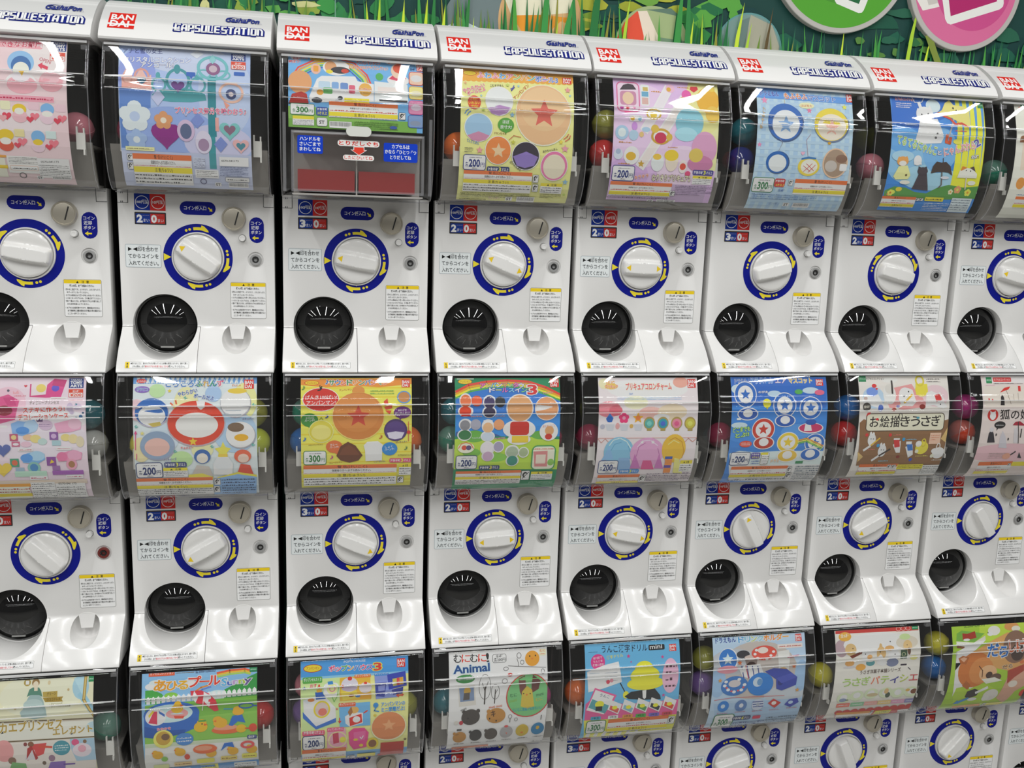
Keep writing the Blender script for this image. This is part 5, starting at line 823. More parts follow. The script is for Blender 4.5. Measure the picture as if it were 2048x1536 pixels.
[3,1,-885,921,98,2212,'1f8a5c',[['P','3a7cd0',[-878,416,-655,279,-273,205,111,201,496,258,928,451,932,1110,-879,1084]],['P','3a8fe0',[-880,705,927,722,932,1110,-879,1084]],['S','e0483a',38,[-871,328,-653,216,-348,159,11,139,370,160,678,259,930,388]],['S','f0a02c',33,[-872,368,-642,254,-336,197,9,177,356,199,656,295,929,423]],['S','f0e23a',33,[-873,403,-630,289,-325,233,8,213,341,235,639,330,928,456]],['S','58b04a',28,[-873,436,-618,322,-316,266,6,246,330,268,623,361,927,484]],['P','b8d848',[-890,1135,-552,1063,-143,1146,370,1102,934,1162,941,1724,-881,1679]],['E',-551,1089,177,103,'6ab04a'],['E',603,1079,182,78,'6ab04a'],['P','3a60a0',[-879,1084,-868,1007,-805,995,-778,1085]],['P','3a60a0',[-399,1091,-300,1015,-145,1068,-93,1095]],['E',-592,1377,152,81,'7aba4a'],['E',-179,1467,206,83,'8ac850'],['R',-851,102,-561,122,'c8e0d0'],['ring',-712,158,121,43,10,'b03018'],['E',-712,158,111,38,'f2cf30'],['T','アンパンマン',-793,178,-632,178,36,'b03018',''],['T','ア',-458,270,-371,270,86,'f07ab0','3a3aa0'],['T','ン',-364,267,-277,267,86,'f0e25a','3a3aa0'],['T','パ',-270,263,-183,264,87,'8ad0f0','3a3aa0'],['T','ン',-175,260,-89,260,87,'f4f4f4','3a3aa0'],['T','マ',-81,256,6,257,87,'f0a04a','3a3aa0'],['T','ン',14,260,101,261,87,'8ae07a','3a3aa0'],['T','タ',108,265,196,265,87,'f07ab0','3a3aa0'],['T','ウ',203,269,291,269,87,'f4f4f4','3a3aa0'],['T','ン',299,273,386,273,87,'f0c04a','3a3aa0'],['T','ド',-302,344,-205,344,86,'f4f4f4','3a3aa0'],['T','ー',-193,344,-96,345,86,'f0e25a','3a3aa0'],['T','ル',-83,345,14,345,86,'f07ab0','3a3aa0'],['T','ス',27,345,124,346,86,'8ad0f0','3a3aa0'],['T','イ',137,346,235,346,86,'f4f4f4','3a3aa0'],['T','ン',248,346,346,347,86,'8ae07a','3a3aa0'],['T','グ',359,347,457,347,86,'f0a04a','3a3aa0'],['T','3',363,380,513,375,163,'d83a3a','ffffff'],['bd',746,109,903,259],['E',-709,479,105,125,'ffffff'],['E',-711,656,130,96,'ffffff'],['E',-306,507,112,121,'ffffff'],['E',-308,672,122,102,'ffffff'],['E',-712,883,111,101,'ffffff'],['E',-724,1060,121,102,'ffffff'],['E',-328,913,107,117,'ffffff'],['E',-328,1087,122,93,'ffffff'],['E',216,613,236,244,'ffffff'],['E',211,971,283,165,'ffffff'],['E',212,1152,201,94,'ffffff'],['E',-326,1302,123,128,'ffffff'],['E',-314,1437,108,99,'ffffff'],['E',103,1364,124,120,'ffffff'],['E',114,1530,114,108,'ffffff'],['E',-709,484,90,105,'e87a4a'],['E',-716,655,100,81,'e0482a'],['E',-520,486,91,90,'e8603a'],['P','d8352a',[-789,743,-761,679,-648,680,-621,745]],['E',-306,512,91,101,'453a66'],['E',-307,679,101,87,'3a3450'],['E',-122,503,87,91,'2f3034'],['T','ドキンちゃん',-613,763,-431,754,30,'d03a4a','ffffff'],['T','ばいきんまん',-208,762,-37,753,30,'5a4a9a','ffffff'],['E',-717,895,85,86,'8a8a90'],['E',-718,1060,106,82,'3a7a4a'],['E',-536,885,91,91,'a8a8b8'],['R',-405,811,-252,887,'f0f0f0'],['E',-327,938,86,87,'e8b88a'],['E',-328,1092,102,72,'c8d4e4'],['E',-140,889,92,92,'e8a070'],['T','てんどんまん',-596,1129,-419,1121,31,'ffffff',''],['T','ジャムおじさん',-209,1145,-25,1132,31,'d0483a','ffffff'],['E',216,613,216,224,'dba470'],['E',681,622,208,205,'ffffff'],['E',681,622,195,195,'e0a070'],['Q',52,842,379,1073,'c8342a'],['R',88,1087,372,1204,'f0c83a'],['T','アンパンマン',622,373,795,361,31,'d83a4a','ffffff'],['E',726,1019,162,161,'ffffff'],['T','おたまもうごく',619,949,833,936,41,'d0603a',''],['E',736,1003,78,83,'dba470'],['E',724,1107,63,52,'c8342a'],['E',-328,1302,102,107,'e6dfe8'],['E',-314,1442,87,88,'c8a8c4'],['E',-138,1273,97,101,'ffffff'],['E',-138,1272,82,87,'a8a0bc'],['E',103,1369,103,98,'a8b8a0'],['E',114,1530,93,91,'3a8a7a'],['E',301,1381,94,98,'ffffff'],['E',301,1380,78,82,'a8b890'],['E',-692,1282,142,95,'f0e8d0'],['S','e07a3a',15,[-818,1292,-775,1214,-695,1189,-611,1217,-565,1297]],['E',-722,1281,45,42,'d8503a'],['E',-646,1282,46,42,'5a4a7a'],['Q',447,1259,868,1724,'e8f0d0','3a9a5a'],['P','d88a8a',[474,1368,722,1359,735,1659,511,1654]],['R',525,1426,695,1596,'e8d8c8'],['E',792,1573,58,64,'8ac05a'],['ln',472,1304,825,1345,1,'d04a4a'],['price',-857,1418,-490,1679,200,'24386e'],['age',-454,1611,-98,1694,3,'24386e'],['warn',-843,1718,288,2015,1],['ic',293,1728,446,1931],['caut',468,1754,846,1933],['ln',446,1969,874,2029,2,'b8e0c8']]],
[4,1,-873,942,95,2091,'f3dcdf',[['E',28,296,737,189,'f6e8e6'],['E',630,180,140,96,'f0a898'],['E',-690,645,217,141,'e88a96'],['E',-569,669,121,94,'d86a7a'],['E',70,722,221,119,'f0b8b0'],['E',464,702,273,143,'f4d4b8'],['E',-203,530,219,117,'f4e2c0'],['E',-770,200,96,94,'f6e0b8'],['R',-893,863,928,1102,'eadfe2'],['E',269,795,148,61,'f8f6f4'],['T','HUG',-724,224,-579,225,71,'f0a03a','ffffff'],['E',-640,248,121,52,'f4c05a'],['T','プリキュア',-751,285,-521,281,61,'e8603a','ffffff'],['T','プリキュアコロンチャーム',-376,314,460,308,123,'e0506a','fbe8b8'],['bd',759,121,909,277],['T','Color!!',-323,394,-257,394,33,'5a8ad0',''],['ln',-539,438,639,490,2,'7ab0e0'],['P','cfd2da',[-755,902,-581,904,-604,1022,-715,1021]],['P','cfd2da',[-501,905,-326,907,-349,1025,-461,1024]],['P','cfd2da',[-245,908,-69,910,-92,1029,-204,1027]],['P','2a80d0',[-673,716,-606,798,-633,868,-710,867,-741,808]],['E',-675,821,58,51,'1f60b8'],['flo',-417,800,97,'e83a7a','f0a0b8'],['star',-161,803,103,'f0b02a'],['E',-161,803,44,42,'e8803a'],['E',-799,948,43,43,'b8b8c8'],['E',-529,940,39,57,'e0a8a8'],['E',-278,943,34,38,'d8b05a'],['E',46,893,103,109,'b09a50'],['E',46,900,84,85,'5aa8a0'],['E',46,902,44,43,'7ac8c0'],['R',8,983,96,1031,'b09a50'],['E',297,896,104,110,'b09a50'],['E',298,903,84,86,'2f9ab0'],['E',298,905,45,43,'4a6ac8'],['R',259,986,349,1034,'b09a50'],['E',551,898,105,110,'b09a50'],['E',551,905,85,86,'e08aa0'],['E',551,907,45,43,'d85a8a'],['R',513,989,603,1037,'b09a50'],['E',800,901,105,110,'b09a50'],['E',801,908,85,86,'c8c04a'],['E',801,910,45,43,'d8d86a'],['R',763,992,853,1041,'b09a50'],['S','c86a4a',7,[-872,1161,-807,1235,-739,1163,-661,1237,-594,1170]],['S','c86a4a',8,[638,1172,721,1247,789,1174,871,1242,940,1176]],['S','d88a7a',7,[-866,1152,939,1164]],['E',-479,1398,269,267,'86bfdc'],['S','cfe8f2',17,[-658,1286,-592,1190,-473,1155,-346,1218,-263,1342]],['S','5a9cc4',10,[-625,1386,-562,1264,-443,1229]],['S','5a9cc4',10,[-316,1292,-252,1444,-265,1547]],['P','8ab8e0',[-777,1562,-658,1286,-560,1541]],['P','88b0d8',[-481,1761,-465,1517,-268,1521,-208,1768]],['E',42,1435,310,284,'dca4cc'],['S','f0d0e4',17,[-142,1320,-53,1210,94,1200,227,1301]],['S','b060a0',10,[-147,1498,-117,1320,0,1248]],['S','b060a0',10,[232,1351,288,1506,274,1668]],['star',-63,1235,39,'f6f0f4'],['star',135,1238,40,'f6f0f4'],['P','c878b8',[-237,1739,-178,1445,-38,1744]],['P','c878b8',[213,1750,269,1454,389,1754]],['P','d85a90',[-35,1758,-14,1578,136,1582,215,1765]],['E',531,1365,221,268,'eebb3a'],['S','c88a20',12,[442,1206,538,1158,670,1234,726,1411,706,1541]],['S','f6dc8a',17,[424,1280,517,1207,622,1258]],['R',401,1535,532,1847,'e8904a'],['P','f0e08a',[585,1849,567,1538,659,1566,770,1884]],['R',391,1510,529,1562,'3a5aa8'],['R',395,1686,521,1742,'5a4aa0'],['price',-820,1564,-458,1834,200,'1f3a7a'],['age',-426,1752,-58,1839,3,'3a8ad0'],['caut',690,1590,914,1826],['warn',-797,1866,-19,2116,2],['ic',-31,1888,104,2053],['ln',102,1844,741,2054,5,'6a5a74'],['ln',759,1841,978,2031,4,'6a5a74']]],
[5,1,-913,944,82,2232,'3f86d6',[['P','2f6cc6',[-892,81,963,100,910,653,-925,590]],['E',-783,304,128,87,'c8dcf4'],['E',-90,391,130,58,'bcd4f2'],['E',-755,955,154,54,'c8dcf4'],['E',622,334,159,58,'c4d8f2'],['E',349,1093,290,150,'5a9ae0'],['E',-610,1154,336,124,'4a90de'],['P','d6e6f6',[-890,1480,-704,1431,-388,1463,80,1446,191,1474,345,1451,961,1462,1210,2277,-755,2120]],['P','f4f6f8',[-860,1714,1000,1743,1210,2277,-755,2120]],['T','ドラえもん',-837,202,-533,198,83,'3a4ab0','cfe4ff'],['T','ドラえもん',-524,213,-104,204,113,'3a8ad8','ffffff'],['T','エア',-52,204,158,200,103,'f4f4f4','8a5ab0'],['T','マスコット',205,205,660,196,99,'f0c04a','ffffff'],['bd',735,125,879,249],['E',-647,400,216,236,'ffffff'],['E',-647,400,200,221,'2f6cc0'],['E',-647,400,144,159,'e6ebf4'],['star',-647,400,100,'2f6cc0'],['E',101,599,225,234,'ffffff'],['E',101,599,209,219,'2f6cc0'],['E',101,599,150,158,'e6ebf4'],['star',101,598,105,'2f6cc0'],['E',610,652,222,211,'ffffff'],['E',610,652,206,196,'2f6cc0'],['E',610,652,148,142,'e6ebf4'],['star',610,650,103,'2f6cc0'],['E',-289,1036,223,212,'ffffff'],['E',-289,1036,208,197,'c8402f'],['E',-289,1035,150,142,'e6ebf4'],['star',-289,1034,104,'c8402f'],['E',213,1283,216,195,'ffffff'],['E',213,1282,201,180,'e8c83a'],['E',213,1280,144,129,'e6ebf4'],['star',213,1279,100,'e8c83a'],['E',746,1304,203,182,'ffffff'],['E',746,1303,187,166,'2f6cc0'],['E',746,1302,135,119,'e6ebf4'],['star',746,1301,94,'2f6cc0'],['E',-606,750,201,117,'ffffff'],['E',-606,750,180,102,'2f5cb0'],['E',-606,735,93,74,'eceef4'],['E',121,880,204,117,'ffffff'],['E',121,880,183,103,'2f5cb0'],['E',121,865,94,73,'eceef4'],['E',-258,1285,204,122,'ffffff'],['E',-258,1285,183,107,'b83a2a'],['E',-260,1269,94,76,'eceef4'],['E',243,1546,207,132,'ffffff'],['E',243,1545,186,115,'e8c04a'],['E',240,1527,96,81,'eceef4'],['E',692,1527,209,132,'ffffff'],['E',692,1526,188,115,'2f6cc0'],['E',689,1509,97,81,'eceef4'],['E',633,1021,250,100,'ffffff'],['E',633,1016,228,85,'c83a6a'],['P','f4f0e8',[520,945,625,937,660,1071,506,1074]],['E',628,910,106,54,'2f5cb0'],['E',-244,559,78,82,'e8e03a'],['P','b8b03a',[-271,631,-219,632,-237,673]],['R',-812,822,-735,858,'dfe8f4'],['T','どこまでも',-872,1088,-540,1061,93,'b8dc7a','4a8a3a'],['T','とぶ!',-812,1187,-558,1154,84,'b8dc7a','4a8a3a'],['E',-606,1299,119,61,'e0503a'],['ln',-697,1266,-516,1329,2,'ffffff'],['T','ドラミ',-56,1684,101,1676,74,'f0b070','ffffff'],['T','のび太',-401,382,-214,378,43,'ffffff','4a6ab0'],['E',383,357,79,44,'5ab05a'],['E',792,371,96,49,'e06a8a'],['R',434,1657,582,1709,'3a8a5a'],['S','f0a03a',21,[420,1244,574,1208,914,1355]],['S','f0e04a',21,[410,1275,578,1239,906,1386]],['S','7ac05a',21,[415,1305,576,1267,899,1418]],['price',-863,1452,-480,1719,200,'24386e'],['Q',-470,1468,-292,1592,'5a4aa0'],['T','対象年齢',-456,1520,-310,1523,37,'ffffff',''],['T','6才以上',-442,1574,-301,1577,40,'f4e04a',''],['Q',-268,1466,-115,1721,'eceaf0','8a8a6a'],['R',-284,1472,-142,1514,'ead83a'],['ln',-248,1530,-122,1710,5,'6a6a6a'],['ln',-442,1615,-284,1711,2,'4a6ab0'],['warn',-799,1747,312,2024,0],['ic',302,1772,396,1905],['ic',330,1911,422,2069],['ln',464,1750,1056,2148,8,'5a6a7a'],['ln',-792,2034,372,2128,1,'5a6a7a']]],
[6,1,-918,928,72,2088,'e4dfd9',[['E',-631,474,222,202,'b8d0ea'],['P','eba0a0',[-211,292,166,219,310,461,474,481,423,647,-22,701,-316,660,-374,531,-183,458]],['E',644,444,271,205,'eccad0'],['E',-276,143,163,56,'e8e4e0'],['R',-907,71,-758,179,'2f8a5a'],['T','EPOCH',-892,138,-772,142,37,'a8d8b8',''],['T','カプセルコレクション',-754,146,-389,147,49,'3a3a3a',''],['ln',485,107,777,202,2,'6a6460'],['P','f2efe9',[-874,491,-705,382,-526,420,-437,604,-476,678,-680,621,-841,565]],['E',-654,364,117,81,'7a9ae0'],['E',-605,254,49,37,'d83a3a'],['E',-559,309,24,18,'d83a3a'],['E',-495,664,53,64,'4a6ac0'],['E',-793,483,40,29,'c8b0a8'],['E',-302,421,130,177,'ece8e2'],['E',-298,310,90,92,'d9d6d0'],['R',-259,153,-224,403,'3a3432'],['P','f2efe9',[-93,348,76,293,176,331,239,554,155,636,-71,625,-124,496]],['E',19,367,107,81,'f4f1ec'],['E',-8,450,14,15,'2a2a2a'],['E',91,364,14,15,'2a2a2a'],['S','e0b83a',37,[158,423,13,552,-70,607]],['S','e8e4dc',53,[-29,589,-191,680]],['E',-218,695,49,31,'b84a3a'],['E',-142,634,37,26,'8a8ac0'],['E',362,331,132,123,'e6d84a'],['R',243,220,488,424,'e6d84a'],['ring',339,163,95,105,33,'d8c83a'],['P','f2efe9',[461,388,568,351,688,407,881,651,803,689,590,612,423,647]],['P','d03a3a',[624,426,751,408,771,520,653,560]],['S','f4f4f0',29,[731,389,813,520]],['E',746,613,92,56,'f0ece6'],['E',361,644,62,45,'8a3028'],['E',736,603,13,13,'2a2a2a'],['E',-777,640,81,78,'4a4440'],['T','全6種',-838,663,-713,664,51,'e8e0d0',''],['P','8f6a48',[-900,933,-824,870,-578,928,115,898,638,951,925,888,1111,1814,-820,1788]],['Q',-776,762,846,1103,'e9e2cc','5a4a3a'],['ring',25,932,790,154,0,'5a4a3a'],['P','d83a3a',[-782,824,-750,751,-690,742,-698,779,-748,797]],['T','お',-698,1025,-511,1028,208,'2a2422',''],['T','絵',-490,1024,-302,1027,209,'2a2422',''],['T','描',-280,1023,-91,1025,209,'2a2422',''],['T','き',-69,1022,121,1024,210,'2a2422',''],['T','う',143,1021,333,1023,210,'2a2422',''],['T','さ',356,1020,547,1022,211,'2a2422',''],['T','ぎ',570,1018,762,1021,211,'2a2422',''],['E',-551,872,32,22,'d83a3a'],['E',287,853,33,22,'4a9ab0'],['ring',-74,831,41,74,16,'4a4440'],['P','d8b878',[812,1260,931,1030,974,1361]],['P','d8b878',[-862,1489,-729,1594,-812,1710]],['R',576,1142,807,1360,'ecc0a8'],['ln',598,1170,782,1297,3,'d07a5a'],['E',-618,1258,81,116,'f2efe9'],['E',-650,1152,24,49,'f2efe9'],['E',-596,1162,24,49,'f2efe9'],['E',-636,1242,10,10,'2a2a2a'],['E',-587,1243,10,10,'2a2a2a'],['E',-367,1480,82,122,'f2efe9'],['E',-408,1368,25,51,'f2efe9'],['E',-353,1379,25,52,'f2efe9'],['E',-387,1462,10,10,'2a2a2a'],['E',-338,1463,10,10,'2a2a2a'],['S','e0b83a',29,[-459,1231,-638,1383]],['S','e8e8ec',45,[-638,1383,-743,1461]],['S','3a3432',33,[-213,1451,-427,1590]],['S','e8e8ec',45,[-427,1590,-526,1674]],['P','f2efe9',[-172,1361,-20,1286,10,1526,-73,1525]],['P','d03a3a',[-166,1274,-57,1247,-18,1404,-127,1422]],['R',-169,1236,-46,1269,'f4f4f4'],['E',-9,1609,38,30,'8a3028'],['P','f2efe9',[96,1406,243,1368,291,1572,207,1636]],['P','3a78c8',[118,1366,229,1348,269,1480,167,1488]],['R',101,1304,216,1357,'f4f4f4'],['E',271,1676,34,39,'3a5ac0'],['E',445,1434,134,130,'e6d84a'],['ring',465,1334,54,87,25,'d8c83a'],['E',364,1352,63,60,'f2efe9'],['E',818,1545,127,118,'f0ece6'],['ring',788,1419,46,81,21,'e4e0da'],['E',724,1499,63,53,'f4f1ec'],['E',-734,1164,32,32,'d83a3a'],['E',-473,1372,33,34,'3a9ad0'],['E',-254,1171,33,33,'d83a3a'],['E',38,1258,33,33,'3a9ad0'],['E',354,1502,38,39,'f4ecd0'],['E',699,1603,38,41,'f4ecd0'],['ln',-664,1430,-521,1466,1,'e87a6a'],['ln',-389,1668,-192,1712,1,'8ac8e8'],['ln',-193,1150,-7,1192,1,'e87a6a'],['ln',96,1241,307,1280,1,'8ac8e8'],['ln',351,1576,625,1620,1,'e8d86a'],['ln',717,1671,962,1715,1,'efeae0'],['warn',-752,1757,55,2034,0],['ic',-166,1778,-82,1867],['ic',-74,1780,10,1869],['R',40,1779,580,1888,'e8d83a'],['ln',62,1798,559,1873,2,'4a4a2a'],['R',66,1906,257,1993,'e8e4dc'],['R',585,1805,1027,2044,'e4e6e8'],['ln',601,1823,1004,2026,5,'5a5a5a']]],
[7,1,-885,930,75,2208,'ecd8d4',[['P','dcbcc4',[-799,243,-595,243,-692,356,-809,356]],['R',-804,75,158,206,'efe0e0'],['R',-848,263,123,661,'e8dcd2'],['E',-208,1578,879,196,'e4bcc4'],['epoch',-779,93,-656,214],['Q',-627,100,-234,186,'d83a3a'],['T','カプセルコレクション',-608,163,-255,163,46,'ffffff',''],['ln',-624,202,14,240,1,'4a4a4a'],['P','d8342c',[-506,391,-407,301,-271,273,-313,330]],['S','9a8a7a',11,[-367,339,-283,605]],['P','2a2426',[-509,631,-491,471,-453,429,-424,490,-421,632]],['E',-750,517,17,23,'d83a3a'],['E',-678,530,17,23,'d83a3a'],['R',-106,264,-51,368,'d83a3a'],['R',-220,415,-209,549,'b8aca4'],['R',-122,397,-109,549,'b8aca4'],['E',-656,818,116,114,'c8302a'],['E',-654,835,64,76,'f2ece4'],['P','f2ece4',[-713,793,-718,727,-672,774]],['P','f2ece4',[-644,775,-605,728,-600,794]],['T','狐の嫁入り',-499,905,552,916,191,'2a2424',''],['E',-485,1009,121,70,'2a2628'],['P','2a2628',[-548,1062,-504,1067,-546,1124]],['ln',-566,996,-398,1029,1,'ffffff'],['P','2f2c34',[-705,1355,-704,1177,-653,1080,-596,1178,-539,1353]],['E',-650,1100,47,46,'d8d4d8'],['P','cfccd4',[-434,1462,-443,1240,-410,1122,-324,1241,-246,1476]],['E',-538,1199,17,28,'4a4444'],['E',-259,1292,17,28,'4a4444'],['P','a8243a',[-209,1018,-154,951,-57,942,39,1002,152,1032]],['S','3a3436',17,[-95,952,-23,1376]],['P','d4d0d4',[-135,1364,-166,1087,-96,1049,-34,1376]],['R',-15,1089,11,1266,'4a4444'],['ln',-600,1566,-183,1700,4,'b09a98'],['E',-201,1648,88,67,'eca890'],['S','3a3438',31,[-114,1617,-38,1553]],['P','2f2c34',[55,1687,53,1565,148,1700]],['warn',-746,1766,-4,2130,0],['ic',-91,1811,-24,1872],['R',-10,1782,427,1879,'e8d83a']]],
[0,2,-930,801,124,2150,'ece2c2',[['E',11,380,615,349,'f0e8cc'],['E',607,284,125,195,'a8cede'],['P','9cc8dc',[558,410,639,329,843,671,838,769,776,765]],['P','b8dae8',[497,137,706,150,631,415]],['S','a88a3a',46,[680,138,658,493,821,791]],['S','d8c07a',21,[680,138,658,493,821,791]],['epoch',723,123,832,213],['E',-200,167,53,55,'b0984a'],['T','1',-219,196,-178,196,60,'ffffff',''],['P','9fb8b8',[-291,705,-247,548,-181,403,-142,352,-9,361,45,462,89,616,99,735,-90,762]],['E',-107,516,143,86,'b4c8c6'],['E',-115,638,183,83,'a8bebe'],['P','5a8a78',[-165,276,-115,247,-22,253,10,309,33,407,-19,371,-142,363,-202,391]],['E',-73,175,57,64,'9a7a48'],['E',-72,207,41,55,'f0d8c0'],['R',-94,244,-42,304,'f0d8c0'],['P','b8a050',[35,328,256,325,255,422,43,408]],['T','グリーン',98,388,237,384,47,'4a3a1a',''],['P','a88c3a',[37,418,345,418,322,459,343,499,76,490]],['T','ロココドレス',100,474,301,475,43,'4a3a1a',''],['T','・クイーンヘア',144,541,335,541,30,'6a5a3a',''],['T','・グリーンロココ人形',144,585,459,585,31,'6a5a3a',''],['E',128,188,21,34,'d8c8a0'],['E',421,315,17,22,'c8b080'],['E',-369,561,20,22,'d0bc88'],['P','cfc6b8',[-797,757,863,799,849,1154,-815,1130]],['P','efe8da',[-798,798,861,846,851,1124,-813,1087]],['S','6a5a3a',20,[-797,771,862,813]],['S','6a5a3a',20,[-814,1111,850,1134]],['E',812,957,125,96,'b8d4de'],['T','カエプリンセス',-604,962,334,952,176,'b8983a','f4ecd8'],['T','エレガント',180,1067,779,1050,135,'b8983a','f4ecd8'],['P','e6ded6',[-815,1130,849,1154,736,2162,-977,2155]],['E',-565,1285,141,204,'e8a0a0'],['P','d84a4a',[-151,1189,75,1185,19,1385,-239,1497]],['E',-161,1189,45,50,'8a5a40'],['P','d8d4d8',[-279,1479,-187,1262,-118,1294,-70,1487]],['P','b02a2a',[-218,1260,-153,1215,-71,1459,-112,1500,-148,1292,-247,1469]],['S','d8503a',41,[-32,1239,141,1267]],['E',294,1298,132,140,'4a98a8'],['ln',191,1231,397,1358,3,'d8f0f0'],['P','a8c8dc',[429,1142,849,1154,819,1581,500,1575,438,1321]],['E',508,1212,58,61,'e05a8a'],['E',602,1367,145,133,'e8d8e0'],['E',604,1338,62,68,'e8a8b8'],['E',654,1207,29,36,'8a6a4a'],['E',-462,1474,60,71,'8a6a58'],['P','7ab070',[-557,1732,-465,1502,-266,1550,-254,1772]],['E',133,1481,49,66,'9a7a90'],['P','8a6ab8',[10,1808,105,1561,334,1557,298,1848]],['S','6a4aa0',33,[305,1631,461,1634]],['E',11,1568,29,41,'6a5a4a'],['E',-242,1182,28,35,'8a3a3a']]],
